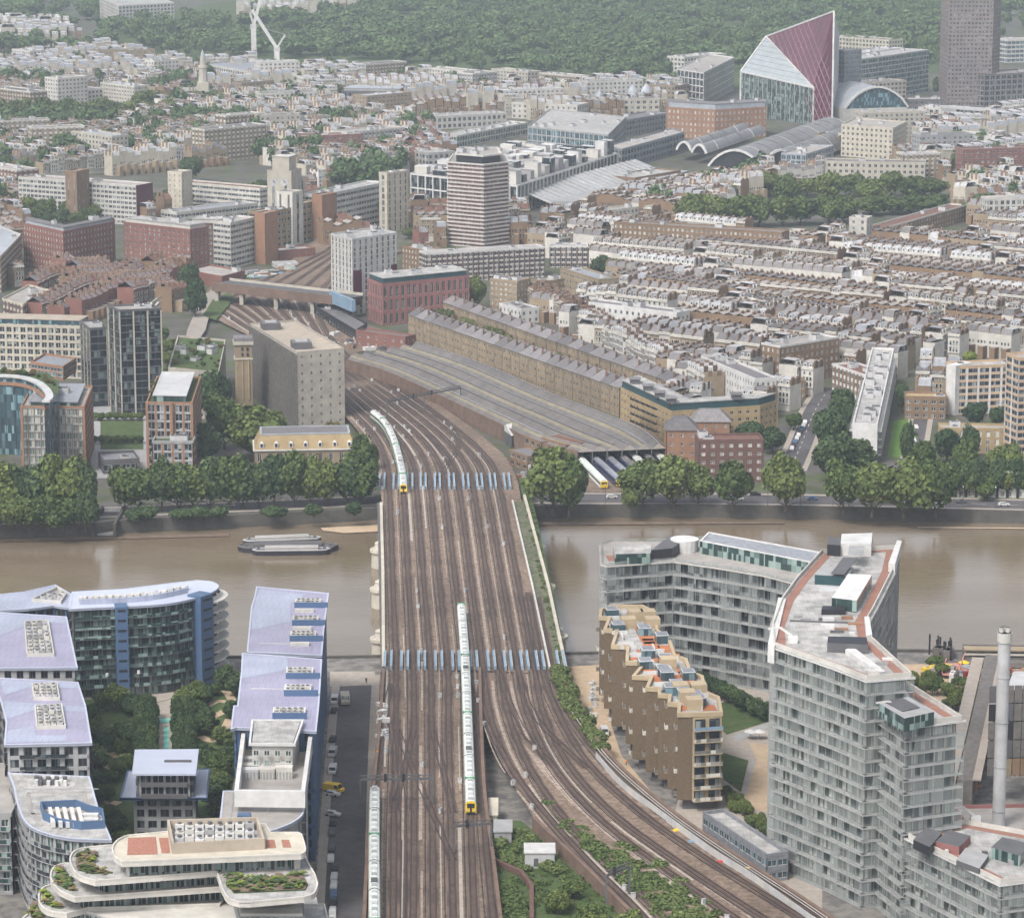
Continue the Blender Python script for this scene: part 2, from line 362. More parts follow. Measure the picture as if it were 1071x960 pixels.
# ================================================================ LAND, RIVER, ROADS
def leafmat(name, c1, c2):
    m = bpy.data.materials.new(name); m.use_nodes = True; t = m.node_tree; N = t.nodes; L = t.links
    b = N['Principled BSDF']; b.inputs['Roughness'].default_value = .75; b.inputs['Specular IOR Level'].default_value = .25
    oi = N.new('ShaderNodeObjectInfo'); geo = N.new('ShaderNodeNewGeometry')
    n1 = N.new('ShaderNodeTexNoise'); n1.inputs['Scale'].default_value = .35; n1.inputs['Detail'].default_value = 4; L.new(geo.outputs['Position'], n1.inputs['Vector'])
    wn = N.new('ShaderNodeTexWhiteNoise'); wn.noise_dimensions = '1D'
    L.new(geo.outputs['Random Per Island'], wn.inputs['W'])
    mx = N.new('ShaderNodeMix'); mx.data_type = 'RGBA'; mx.inputs['A'].default_value = (*c1, 1); mx.inputs['B'].default_value = (*c2, 1)
    ad = N.new('ShaderNodeMath'); ad.operation = 'MULTIPLY_ADD'; ad.inputs[1].default_value = .85; L.new(oi.outputs['Random'], ad.inputs[0]); 
    m1 = N.new('ShaderNodeMath'); m1.operation = 'MULTIPLY_ADD'; m1.inputs[1].default_value = 1.6; m1.inputs[2].default_value = -.72; L.new(n1.outputs[0], m1.inputs[0]); L.new(m1.outputs[0], ad.inputs[2])
    L.new(ad.outputs[0], mx.inputs['Factor'])
    sc = N.new('ShaderNodeVectorMath'); sc.operation = 'SCALE'; L.new(mx.outputs['Result'], sc.inputs[0])
    mr = N.new('ShaderNodeMapRange'); mr.inputs[3].default_value = .7; mr.inputs[4].default_value = 1.35; L.new(wn.outputs[0], mr.inputs[0]); L.new(mr.outputs[0], sc.inputs['Scale'])
    L.new(sc.outputs[0], b.inputs['Base Color']); MATS[name] = m
leafmat('leaf', (.045, .075, .02), (.12, .15, .04))
leafmat('leaf_dark', (.027, .055, .022), (.062, .095, .034))
leafmat('leaf_bright', (.09, .13, .02), (.16, .2, .03))
leafmat('leaf_olive', (.1, .09, .03), (.15, .11, .04))
def crown_arrays(seed, nl=9, nq=2600, flat=.85, leaf=.062, core=True, box=False):
    """leaf clumps on uneven lobes; fits roughly a unit sphere centred at 0"""
    r = np.random.RandomState(seed); V = []; Fc = []
    lob = [(0, 0, 0, .62)]
    for i in range(nl):
        a = 2 * pi * i / nl * 1.618 + r.rand(); e = r.uniform(-.45, .95); d = r.uniform(.42, .68)
        lob.append((cos(a) * cos(e) * d, sin(a) * cos(e) * d, sin(e) * d * flat, r.uniform(.22, .42)))
    lob = np.array(lob)
    if box: lob = np.array([(x, y, z, .36) for x in (-.5, 0, .5) for y in (-.5, 0, .5) for z in (-.45, .1, .6)])
    k = 0
    wts = lob[:, 3] ** 2; idx = r.choice(len(lob), nq, p=wts / wts.sum())
    d = r.normal(size=(nq, 3)); d /= np.linalg.norm(d, axis=1)[:, None]
    c = lob[idx, :3] + d * lob[idx, 3:4] * r.uniform(.82, 1.24, (nq, 1))
    # drop those deep inside
    keep = np.ones(nq, bool)
    for l in lob: keep &= np.linalg.norm(c - l[:3], axis=1) > l[3] * .76
    keep &= c[:, 2] > -.72
    c = c[keep]; d = d[keep]
    nrm = d + r.normal(scale=.55, size=d.shape); nrm /= np.linalg.norm(nrm, axis=1)[:, None]
    t = np.cross(nrm, r.normal(size=d.shape)); t /= np.linalg.norm(t, axis=1)[:, None]; b = np.cross(nrm, t)
    s = leaf * r.uniform(.6, 1.35, (len(c), 1))
    q = np.stack([c - t * s - b * s * .8, c + t * s * .9 - b * s, c + t * s + b * s * .8, c - t * s * .8 + b * s], 1).reshape(-1, 3)
    V = q.tolist(); Fc = [(i, i + 1, i + 2, i + 3) for i in range(0, len(q), 4)]
    if core:
        for l in lob:
            k = len(V); R = l[3] * .72; nn, mm = 7, 4
            V.append((l[0], l[1], max(-.7, l[2] - R)))
            for i in range(1, mm):
                ph = -pi / 2 + pi * i / mm
                for j in range(nn): V.append((l[0] + R * cos(ph) * cos(2 * pi * j / nn), l[1] + R * cos(ph) * sin(2 * pi * j / nn), max(-.7, l[2] + R * sin(ph))))
            V.append((l[0], l[1], l[2] + R)); e = len(V) - 1
            for j in range(nn):
                j2 = (j + 1) % nn; Fc.append((k, k + 1 + j2, k + 1 + j)); Fc.append((e, e - nn + j, e - nn + j2))
                for i in range(mm - 2): Fc.append((k + 1 + i * nn + j, k + 1 + i * nn + j2, k + 1 + (i + 1) * nn + j2, k + 1 + (i + 1) * nn + j))
    return V, Fc
def mk_crown(name, seed, mat, **kw):
    V, Fc = crown_arrays(seed, **kw); me = bpy.data.meshes.new(name); me.from_pydata(V, [], Fc); me.materials.append(MATS[mat]); me.update(); return me
CROWN = {m: [mk_crown('crown', 11 * i + 3, m, nl=12 + i % 4, flat=(.8, 1, .9, 1.1)[i % 4]) for i in range(4 if m != 'leaf' else 6)] for m in ('leaf', 'leaf_dark')}
CROWN['leaf_bright'] = [mk_crown('crown', 77, 'leaf_bright')]; CROWN['leaf_olive'] = [mk_crown('crown', 78, 'leaf_olive')]
CROWN['box'] = [mk_crown('crown', 5, 'leaf_dark', box=True, nq=1800)]
def mk_trunk():
    b = MB(); b.cyl(0, 0, 0, 1, .055, 'bark', .035, 8)
    for i in range(5):
        a = i * 2.4; b.bar((0, 0, .6 + .06 * i), (cos(a) * .35, sin(a) * .35, 1.05 + .07 * i), .035, 'bark')
    b.bar((0, 0, 1), (.05, .02, 1.4), .04, 'bark')
    return b.mesh('trunk')
TRUNK = mk_trunk()
NT = [0]
def tree(x, y, z, R, H, label='leafy green tree', mat='leaf', group=None, name='tree', trunk=.2, squash=None):
    """R crown radius, H total height"""
    NT[0] += 1; rt = thing(name, label, 'tree' if 'bush' not in name else 'bush', (x, y, z), group, rz=random.uniform(0, 6))
    ch = H * (1 - trunk); me = random.choice(CROWN[mat])
    o = bpy.data.objects.new('crown', me); COL.objects.link(o); o.parent = rt
    o.location = (0, 0, H - ch * .5 if trunk > 0 else H * .5); o.scale = (R, R * random.uniform(.88, 1.1), ch * .6)
    if trunk > 0.02:
        t = bpy.data.objects.new('trunk', TRUNK); COL.objects.link(t); t.parent = rt
        t.scale = (max(R * 1.2, 2.5), max(R * 1.2, 2.5), H * trunk * 1.15)
    return rt
def tpx(px, ytop, ybase, wpx, label, mat='leaf', z=G0, group=None, **kw):
    """tree from its picture extent: centre column, top and foot rows, width"""
    x, y = P(px, ybase, z); H = ZT(px, ytop, ybase, z) - z; R = wpx / 2 * y / F * 1.14; kw['trunk'] = min(kw.get('trunk', .12), .12)
    return tree(x, y, z, R, H, label, mat, group, **kw)

# ---- north ground: one sheet to the horizon
NB = [(-2200, 560), (-400, 561), (0, 562), (100, 559), (125, 557), (250, 551), (330, 547), (400, 543), (560, 541), (700, 540), (900, 543), (1071, 547), (1400, 550), (3200, 560)]
nbw = PP(NB, 0.0)
g = MB(); g.sheet(nbw + [(9000, 12000), (-9000, 12000)], G0, 'asphalt')
M('ground_mix', (.1, .092, .085), .95, var=.25, scale=.05, col2=(.07, .085, .04)); g.names = ['ground_mix']
structure(g, 'ground')
# embankment wall and foreshore
EM = MB(); EM.strip(nbw, -1.2, 0, 0 - 1.5, 'river_wall', h=G0 + 2.4); 
structure(EM, 'embankment_wall')
fs = MB()
fp = PP([(335, 552), (395, 549), (395, 556), (360, 557.5), (338, 555)], 0.3); fs.sheet(fp, .35, 'sand')
fs.sheet(PP([(560, 545.5), (820, 545.5), (820, 547.5), (560, 549)], .3), .3, 'earth')
fs.sheet(PP([(0, 563.5), (240, 557.5), (240, 560.5), (0, 566.5)], .3), .25, 'earth')
fs.sheet(PP([(960, 551), (1100, 552), (1100, 553.2), (960, 551.8)], .3), .3, 'sand')
structure(fs, 'foreshore')
# ---- south ground
SB = [(-2200, 690), (-200, 700), (340, 701), (400, 700), (590, 697), (760, 694), (960, 694), (1100, 696), (1500, 690), (3200, 690)]
sbw = PP(SB, 0.0)
g = MB(); M('ground_south', (.2, .185, .165), .95, var=.25, scale=.2, col2=(.12, .115, .11)); g.sheet(sbw + [(3000, 100), (-3000, 100)], G0, 'ground_south'); structure(g, 'ground')
g = MB(); g.strip(sbw, 0, -1.0, -1.5, 'river_wall', h=G0 + 2.3); structure(g, 'quay_wall')
# ---- river
m = bpy.data.materials.new('river_water'); m.use_nodes = True; t = m.node_tree; N = t.nodes; L = t.links; b = N['Principled BSDF']
b.inputs['Roughness'].default_value = .12; b.inputs['IOR'].default_value = 1.65; b.inputs['Specular IOR Level'].default_value = .5
geo = N.new('ShaderNodeNewGeometry'); n1 = N.new('ShaderNodeTexNoise'); n1.inputs['Scale'].default_value = .018; n1.inputs['Detail'].default_value = 5
mp = N.new('ShaderNodeMapping'); mp.inputs['Scale'].default_value = (.6, 1.4, 1); L.new(geo.outputs['Position'], mp.inputs[0]); L.new(mp.outputs[0], n1.inputs['Vector'])
mx = N.new('ShaderNodeMix'); mx.data_type = 'RGBA'; mx.inputs['A'].default_value = (.155, .115, .072, 1); mx.inputs['B'].default_value = (.19, .15, .105, 1)
mr = N.new('ShaderNodeMapRange'); mr.inputs[1].default_value = .4; mr.inputs[2].default_value = .62; L.new(n1.outputs[0], mr.inputs[0]); L.new(mr.outputs[0], mx.inputs['Factor']); L.new(mx.outputs['Result'], b.inputs['Base Color'])
bp = N.new('ShaderNodeBump'); bp.inputs['Strength'].default_value = .25; bp.inputs['Distance'].default_value = .25
n2 = N.new('ShaderNodeTexNoise'); n2.inputs['Scale'].default_value = .35; n2.inputs['Detail'].default_value = 6; n2.inputs['Roughness'].default_value = .6
L.new(mp.outputs[0], n2.inputs['Vector']); L.new(n2.outputs[0], bp.inputs['Height']); L.new(bp.outputs[0], b.inputs['Normal']); MATS['water'] = m
rw = MB(); rw.sheet([(-3000, 850), (3000, 850), (3000, 1400), (-3000, 1400)], 0, 'water'); structure(rw, 'river')
# ---- embankment road north with kerbs and markings
def road(name, px, w, z=G0, kerb=2.2, line=True, world=False, mat='asphalt'):
    p = smooth(px if world else PP(px, z), 6); b = MB()
    b.strip(p, -w / 2, w / 2, z + .02, mat)
    if kerb:
        b.strip(p, w / 2, w / 2 + kerb, z - .1, 'pave', h=.24); b.strip(p, -w / 2 - kerb, -w / 2, z - .1, 'pave', h=.24)
    if line:
        for i in range(0, len(p) - 1):
            L_ = hypot(p[i + 1][0] - p[i][0], p[i + 1][1] - p[i][1]); k = int(L_ / 9)
            for j in range(k):
                a = lerp(p[i], p[i + 1], (j + .2) / k); c = lerp(p[i], p[i + 1], (j + .6) / k); b.strip([a, c], -.1, .1, z + .026, 'paint')
    return structure(b, name), p
road('road', [(-60, 541), (60, 538), (200, 532), (300, 528), (395, 523)], 13)
_, EMB = road('road', [(555, 521), (640, 521.5), (760, 522), (900, 524), (1100, 529)], 15)
road('road', [(826, 492), (838, 465), (852, 430), (868, 405)], 9)     # street running north
road('road', [(955, 480), (962, 445), (966, 415)], 6, line=False)
road('road', [(359, 975), (364, 850), (369, 760), (373, 706)], 9.5, kerb=2.4, line=False)
g = MB(); g.sheet(PP([(345, 702), (392, 702), (392, 716), (345, 718)], G0 + .03), G0 + .03, 'pave'); structure(g, 'pavement')

# ================================================================ RAILWAY
ZR = 10.0
def zr(y):      # rail level falls behind the north bank
    y0, y1 = P(480, 500, ZR)[1], P(400, 400, 6)[1]
    return ZR if y < y0 else max(5.2, ZR - (y - y0) / (y1 - y0) * 4.8)
def Pr(px, py):
    z = ZR
    for _ in range(6): x, y = P(px, py, z); z = zr(y)
    return (x, y)
M('ballast', (.2, .15, .115), .95, var=.3, scale=.5, col2=(.13, .093, .068), var2=.25); M('ballast_light', (.33, .27, .22), .95, var=.2, scale=.6, col2=(.22, .165, .14)); M('rail_steel', (.05, .03, .025), .5)
M('sleepers', (.085, .062, .05), .95, var=.35, scale=.4); M('walkway', (.33, .29, .25), .9, var=.25, scale=.6); M('viaduct_brick', (.16, .11, .085), .95, var=.25)
m = bpy.data.materials.new('track_bed'); m.use_nodes = True; t = m.node_tree; N = t.nodes; L = t.links; b = N['Principled BSDF']; b.inputs['Roughness'].default_value = .95
geo = N.new('ShaderNodeNewGeometry'); n1 = N.new('ShaderNodeTexNoise'); n1.inputs['Scale'].default_value = .08; n1.inputs['Detail'].default_value = 6; L.new(geo.outputs['Position'], n1.inputs['Vector'])
rp = N.new('ShaderNodeValToRGB'); rp.color_ramp.elements[0].position = .38; rp.color_ramp.elements[0].color = (.06, .04, .035, 1); rp.color_ramp.elements[1].position = .66; rp.color_ramp.elements[1].color = (.15, .105, .078, 1)
L.new(n1.outputs[0], rp.inputs[0]); L.new(rp.outputs[0], b.inputs['Base Color']); MATS['track_bed'] = m
def railpath(px, k=8):
    p = smooth([Pr(x, y) for x, y in px], k); return p, [zr(q[1]) for q in p]
# deck outline (picture columns of its two edges)
LE = [(382, 985), (386, 900), (392, 830), (398, 770), (403, 700), (402, 600), (400, 530), (397, 505), (390, 480), (374, 450), (352, 425), (330, 400), (300, 375), (262, 352), (222, 332), (200, 322)]
RE = [(524, 985), (514, 900), (506, 850), (505, 835), (540, 850), (620, 915), (675, 965), (690, 985)]
OUT = [(900, 985), (840, 944), (760, 892), (700, 850), (640, 797), (602, 745), (584, 705), (572, 640), (558, 575), (546, 527), (541, 500), (530, 478), (500, 452), (450, 416), (400, 385), (362, 362), (345, 340), (330, 318), (325, 300)]
lw = [Pr(*q) for q in LE]; ow = [Pr(*q) for q in OUT]
deckz = MB()
Lp = smooth(lw, 4); Op = smooth(ow, 4)
# main deck south part: left edge .. bottom gap .. right edge, split in two sheets
def zip_sheet(A, B, z, m, mb):
    n = 40
    def res(Q):
        d = [0]
        for i in range(1, len(Q)): d.append(d[-1] + hypot(Q[i][0] - Q[i - 1][0], Q[i][1] - Q[i - 1][1]))
        return [tuple(np.interp(t * d[-1], d, [q[k] for q in Q]) for k in (0, 1)) for t in np.linspace(0, 1, n)]
    A, B = res(A), res(B)
    for i in range(n - 1):
        f = lambda p: (p[0], p[1], (zr(p[1]) if z is None else z))
        mb.quad(f(A[i]), f(A[i + 1]), f(B[i + 1]), f(B[i]), m)
cut = Pr(403, 700); cuo = Pr(584, 705)
Ls = [q for q in lw if q[1] <= cut[1] + .1]; Ln = [q for q in lw if q[1] >= cut[1] - .1]
Os = [q for q in ow if q[1] <= cuo[1] + .1]; On = [q for q in ow if q[1] >= cuo[1] - .1]
mid_l = [Pr(524, 985), Pr(514, 900), Pr(507, 850), Pr(503, 800), Pr(500, 701)]
zip_sheet(Ls, mid_l, None, 'ballast', deckz)
zip_sheet([Pr(690, 985), Pr(620, 915), Pr(560, 858), Pr(520, 790), Pr(500, 701)], Os, None, 'ballast', deckz)
zip_sheet(Ln, On, None, 'ballast', deckz)
structure(deckz, 'railway_ballast')
vb = MB()
for Q, s in ((Ls, 1), (mid_l, -1), (Os, -1), ([Pr(690, 985), Pr(620, 915), Pr(560, 858)], 1)):
    vb.strip(smooth(Q, 3), 0, .9 * s, G0 - 1, 'viaduct_brick', h=ZR - G0 + 2.1)
structure(vb, 'viaduct_wall')
# --- tracks
BX = [414, 432, 450, 468, 486.5, 505, 523.5, 541, 558.5]
TX = [407, 421.5, 435.5, 450, 465, 480, 495, 509, 523]
NL = [(406, 505), (403, 480), (391, 455), (368, 430), (345, 408), (318, 384), (288, 361), (258, 342), (232, 326), (205, 314)]
NR = [(523, 505), (512, 482), (478, 449), (430, 414), (388, 388), (362, 370), (345, 352), (336, 336), (330, 322), (327, 310)]
SOUTH = {0: [(411, 965), (412, 850), (414, 760)], 1: [(432, 965), (433, 850), (433, 760)], 2: [(453, 965), (452, 850), (451, 760)], 3: [(474, 965), (471, 850), (469, 760)], 4: [(496, 968), (492, 852), (489, 760)],
 5: [(680, 967), (660, 945), (612, 897), (566, 845), (530, 795), (511, 742)], 6: [(700, 967), (680, 945), (625, 892), (582, 845), (550, 795), (530, 742)],
 7: [(790, 974), (755, 950), (690, 905), (628, 857), (580, 803), (552, 746)], 8: [(815, 970), (780, 948), (708, 900), (643, 852), (595, 800), (568, 745)]}
TRK = []
for k in range(9):
    s = SOUTH[k]; n = [lerp(NL[i], NR[i], k / 8) for i in range(10)]
    TRK.append(s + [(BX[k], 697), (lerp((BX[k], 697), (TX[k], 512), .5)[0], 604), (TX[k], 512)] + n[1:])
EX = [[(861, 974), (815, 945), (730, 892), (665, 845), (613, 795), (582, 742), (566, 697), (552, 620)],
      [(884, 970), (840, 945), (745, 885), (680, 840), (627, 790), (592, 740), (577, 697), (562, 625)],
      [(391, 975), (392, 850), (397, 790), (404, 740), (409, 715)], [(517, 975), (508, 880), (503, 800), (498, 730)],
      [(422, 965), (422, 870), (418, 800), (414, 760)], [(414, 760), (430, 800), (452, 850), (474, 900)], [(451, 760), (462, 800), (474, 850)], [(433, 760), (424, 800), (411, 850)],
      [(505, 700), (500, 760), (492, 800)], [(450, 512), (480, 460), (440, 425), (400, 398)], [(480, 512), (468, 480), (440, 445)],
      [(486, 700), (505, 750), (530, 795)], [(520, 700), (545, 760), (580, 803)], [(541, 697), (560, 750), (613, 803)]]
for k, px in enumerate(TRK + EX):
    p, z = railpath(px, 8)
    b = MB(); b.strip(p, -1.35, 1.35, [q + .06 + .004 * (k % 9) for q in z], 'track_bed', h=.08); b.strip(p, -.6, .6, [q + .145 + .004 * (k % 9) for q in z], 'sleepers')
    o = structure(b, 'railway_track')
    for s in (-.72, .72):
        b = MB(); b.strip(p, s - .13, s + .13, [q + .14 + .004 * (k % 9) for q in z], 'rail_steel', h=.18); b.build('rail', o)
    if k < 14 and k != 11:
        b = MB(); b.strip(p, 1.75, 1.95, [q + .1 for q in z], 'black', h=.12); b.build('conductor_rail', o)
    if k < 9:   # pale cable walkway / worn ballast between the tracks
        b = MB(); rr = random.Random(k); i = 0
        while i < len(p) - 3:
            ln = rr.randint(4, 14); seg = p[i:i + ln + 1]; zz = z[i:i + ln + 1]
            if len(seg) > 1:
                o_ = rr.uniform(2.3, 2.6); wd = rr.choice([.35, .6, .9]); b.strip(seg, o_, o_ + wd, [q + .05 for q in zz], rr.choice(['ballast_light', 'walkway', 'ballast_light']), h=.12)
            i += ln + rr.randint(0, 4)
        structure(b, 'track_walkway')
# light island of ballast between the diverging lines
b = MB(); ip = [Pr(*q) for q in ((545, 775), (560, 790), (600, 825), (650, 872), (700, 915), (735, 945), (715, 945), (672, 905), (630, 868), (595, 838), (565, 805))]
b.sheet(ip, ZR + .05, 'ballast_light'); b.sheet([Pr(*q) for q in ((402, 735), (408, 770), (400, 800), (396, 815), (396, 770))], ZR + .05, 'ballast_light')
structure(b, 'ballast_island')
# viaduct retaining walls beside the curve and grass verges
b = MB(); vp = [Pr(*q) for q in ((577, 700), (594, 700), (607, 740), (640, 785), (618, 775), (592, 735))]; b.sheet(vp, ZR + .06, 'grass')
b.sheet([Pr(*q) for q in ((543, 500), (552, 500), (583, 640), (592, 697), (580, 697), (560, 600))], ZR + .06, 'grass')
b.sheet(PP([(524, 960), (516, 900), (508, 855), (545, 858), (620, 915), (690, 975), (524, 985)], ZR - 2.4), ZR - 2.4, 'grass')
b.sheet([Pr(*q) for q in ((395, 760), (402, 760), (398, 830), (390, 960), (385, 960), (390, 860))], ZR + .04, 'earth')
structure(b, 'verge')
# --- the bridge: edge girders, walkways, river piers
bt = thing('railway_bridge', 'wide multi-track railway bridge with stone piers crossing the brown river', 'bridge', (*P(480, 610, 0), 0))
Lb = [Pr(403, 702), Pr(402, 600), Pr(400, 528)]; Rb = [Pr(590, 700), Pr(572, 615), (Pr(547, 520))]
b = MB(); b.strip(Lb, 0, 1.0, ZR - 2.6, 'cream', h=3.7); b.build('parapet', bt); b = MB(); b.strip(Rb, -1.0, 0, ZR - 2.6, 'cream', h=3.7); b.build('parapet', bt)
b = MB(); b.strip([lerp(Rb[0], Lb[0], .5), lerp(Rb[2], Lb[2], .5)], -28, 28, ZR - 2.4, 'grey_dark', h=2.2); b.build('deck_girder', bt)
b = MB(); b.strip([Pr(575, 700), Pr(557, 615), Pr(536, 525)], -.3, .3, ZR + .1, 'offwhite', h=.8); b.build('inner_kerb', bt)
b = MB(); b.strip([Pr(582, 700), Pr(564.5, 615), Pr(541.5, 525)], -2.2, 2.0, ZR + .03, 'weeds', h=.08); b.build('footway', bt)
for py in (570, 613, 662):
    tL = lerp(Lb[0], Lb[2], (702 - py) / 174); tR = lerp(Rb[0], Rb[2], (702 - py) / 180)
    b = MB(); b.lbox(tL, tR, -3, 3, -1, ZR - 2.5, 'stone')
    for c in (tL, tR):
        b.cyl(c[0], c[1], -1, 5.5, 4.3, 'stone', 4.0, 16); b.cyl(c[0], c[1], 5.5, 6.4, 4.7, 'cream', 4.7, 16); b.cyl(c[0], c[1], 6.4, 8.6, 3.6, 'stone', 2.6, 16); b.cyl(c[0], c[1], 8.6, 9.4, 3.0, 'cream', 1.4, 16)
    b.build('pier', bt)
# --- paired blue girders standing up between the tracks at both ends of the bridge
G1 = [405.5, 423, 441, 459, 477, 496, 514.5, 532, 549.5, 566, 588]; G2 = [399, 414, 428.5, 442.5, 457.5, 472.5, 487.5, 502, 516, 531]
for row, xs, y0, y1 in (('near the south bank', G1, 684, 701), ('near the north bank', G2, 498, 512)):
    for i, x in enumerate(xs):
        a = Pr(x, y1); c = Pr(x - 1 + (x - 480) * -.02, y0)
        t_ = thing('bridge_girder', 'pair of blue and white steel girder tops between the tracks ' + row, 'girder', (*a, ZR), 'girder pairs ' + row)
        for s in (-1, 1):
            b = MB(); b.strip([a, c], s * .95 - .32, s * .95 + .32, ZR - .1, 'blue_light', h=1.4); b.strip([a, c], s * .95 - .4, s * .95 - .3, ZR - .05, 'offwhite', h=1.5)
            b.build('girder_plate', t_)
# --- signal gantries
def gantry(pa, pb, label, posts=2, h=7, lights=2):
    a, c = Pr(*pa), Pr(*pb); z = zr(a[1]); t_ = thing('signal_gantry', label, 'gantry', (*a, z))
    for i in range(posts):
        q = lerp(a, c, i / max(1, posts - 1) if posts > 1 else 0); b = MB(); b.box(q[0], q[1], z, z + h, .5, .5, 'grey_dark'); b.build('post', t_)
    b = MB(); b.bar((*a, z + h), (*c, z + h), .5, 'grey_dark'); b.bar((*a, z + h + 1), (*c, z + h + 1), .25, 'grey_dark')
    n = int(hypot(c[0] - a[0], c[1] - a[1]) / 1.5)
    for i in range(n): p0 = lerp(a, c, i / n); p1 = lerp(a, c, (i + 1) / n); b.bar((*p0, z + h), (*p1, z + h + 1), .12, 'grey_dark')
    b.build('beam', t_)
    for i in range(lights):
        q = lerp(a, c, .35 + .5 * i / max(1, lights)); b = MB(); b.box(q[0], q[1] - .4, z + h - .6, z + h + 1.6, .7, .4, 'black'); b.build('signal_head', t_)
gantry((377, 842), (452, 841), 'dark signal gantry spanning the siding where the train stands')
gantry((475, 892), (514, 889), 'small signal gantry beside the white relay cabin', lights=1)
gantry((634, 945), (658, 935), 'grey signal gantry over the curving tracks at the bottom', lights=1)
gantry((405, 437), (482, 424), 'signal gantry over the station throat by the train shed', posts=3)
for px, py in ((352, 390), (450, 440), (505, 470), (300, 352), (330, 345)):
    pass

cab = MB(); cab.box(0, 0, 0, 1.3, 1.1, .6, 'grey_light'); cab.box(0, 0, 1.3, 1.38, 1.2, .7, 'grey'); cab = cab.mesh('equipment_cabinet')
rk = random.Random(31)
for k in range(90):
    i = rk.randrange(9); p = smooth([Pr(*q) for q in TRK[i]], 6); j = rk.randrange(4, len(p) - 8); q = offset(p, 2.5)[j]; o = bpy.data.objects.new('equipment_cabinet', cab); COL.objects.link(o); o.location = (q[0], q[1], zr(q[1]) + .03); o.rotation_euler = (0, 0, rk.random() * 3)
    tag(o, 'small pale equipment cabinet standing between the railway tracks', 'cabinet', 'cabinets between the tracks')
# ================================================================ TRAINS
def resample(px, start, car, n, gap=.6):
    p, z = railpath(px, 24); d = [0]
    for i in range(1, len(p)): d.append(d[-1] + hypot(p[i][0] - p[i - 1][0], p[i][1] - p[i - 1][1]))
    f = lambda t: (np.interp(t, d, [q[0] for q in p]), np.interp(t, d, [q[1] for q in p]))
    return f, d[-1]
def train(px, label, n, roof='train_white', side='train_white', stripe='train_green', cab='yellow', startpx=None, z=None, name='passenger_train', car=20.0):
    """px runs from the front (nearest) to the back"""
    f, tot = resample(px, 0, car, n)
    a = f(0); zz = (zr(a[1]) if z is None else z) + .35
    rt = thing(name, label, 'train', (*a, zz))
    n = min(n, int(tot / car + .5)); W2 = 1.4
    for c in range(n):
        b = MB(); s0 = c * car + .3; s1 = (c + 1) * car - .3; K = 5
        ctr = [f(s0 + (s1 - s0) * i / K) for i in range(K + 1)]; ns = []
        for i in range(K + 1):
            nn = perp(ctr[max(0, i - 1)], ctr[min(K, i + 1)]); ns.append(nn)
        prof = [(-W2, .1), (-W2, 2.5), (-W2 * .85, 3.15), (-W2 * .45, 3.5), (0, 3.6), (W2 * .45, 3.5), (W2 * .85, 3.15), (W2, 2.5), (W2, .1)]
        if c == 0: pass
        rows = []
        for i in range(K + 1):
            zc = (zr(ctr[i][1]) if z is None else z) + .35
            rows.append([(ctr[i][0] + ns[i][0] * q[0], ctr[i][1] + ns[i][1] * q[0], zc + q[1]) for q in prof])
        for i in range(K):
            for j in range(8):
                b.quad(rows[i][j], rows[i + 1][j], rows[i + 1][j + 1], rows[i][j + 1], side if j in (0, 7) else roof)
        b.add(rows[0], [tuple(range(9))], cab if c == 0 else 'grey_dark'); b.add(rows[-1], [tuple(range(9))[::-1]], 'grey_dark')
        cr = b.build('carriage', rt)
        for s in (-1, 1):
            wb = MB(); st = MB()
            for i in range(K):
                for (mb_, za, zb, m_, o_) in ((wb, 1.5, 2.3, 'glass_dark', .03), (st, .15, .7, stripe, .025)):
                    g_ = lambda k2, z_, o2=o_: (ctr[k2][0] + ns[k2][0] * s * (W2 + o2), ctr[k2][1] + ns[k2][1] * s * (W2 + o2), rows[k2][0][2] - .1 + z_)
                    mb_.quad(g_(i, za), g_(i + 1, za), g_(i + 1, zb), g_(i, zb), m_)
            wb.build('window_band', cr); st.build('stripe', cr)
        eq = MB(); rr = random.Random(c + int(a[0]))
        for i in range(K):
            q = lerp(ctr[i], ctr[i + 1], .5); ang = atan2(ctr[i + 1][1] - ctr[i][1], ctr[i + 1][0] - ctr[i][0]); zc = rows[i][4][2]
            e1 = MB(); e1.box(q[0], q[1], zc - .06, zc + .14, 1.6, 1.3, 'grey_light' if (i + c) % 2 else 'grey', ang); e1.build('air_conditioner', cr)
        if c % 4 == 2: q = f(s0 + 5); eq.box(q[0], q[1], zc, zc + .3, 2.5, 1.6, 'grey_dark', ang)
        if c % 3 == 0: q = f(s1); eq.box(q[0], q[1], zc - .3, zc + .1, .7, 2.7, stripe, ang)
        eq.build('gangway', cr)
        if c == 0:
            p0 = ctr[0]; an = atan2(ctr[1][1] - p0[1], ctr[1][0] - p0[0]); d0 = (cos(an), sin(an)); zc = rows[0][0][2] - .1
            for nm, o0, o1, za, zb, m_ in (('windscreen', -.95, -.25, 1.75, 2.85, 'glass_dark'), ('windscreen', .25, .95, 1.75, 2.85, 'glass_dark'), ('gangway_door', -.22, .22, .5, 2.9, 'black'), ('bumper', -1.2, 1.2, .0, .6, 'black'), ('headlight', -1.1, -.8, 1.0, 1.3, 'white'), ('headlight', .8, 1.1, 1.0, 1.3, 'white')):
                bb = MB(); n0 = (-d0[1], d0[0])
                A = (p0[0] + n0[0] * o0, p0[1] + n0[1] * o0); B_ = (p0[0] + n0[0] * o1, p0[1] + n0[1] * o1)
                bb.lbox(A, B_, 0.0, .12, zc + za, zc + zb, m_) if perp(A, B_)[0] * d0[0] + perp(A, B_)[1] * d0[1] > 0 else bb.lbox(B_, A, 0.0, .12, zc + za, zc + zb, m_)
                bb.build(nm, cr)
    return rt
train([(492.5, 853), (489, 760), (486.5, 697), (482.5, 642)], 'long pale green and white passenger train crossing the south end of the bridge', 11, startpx=1)
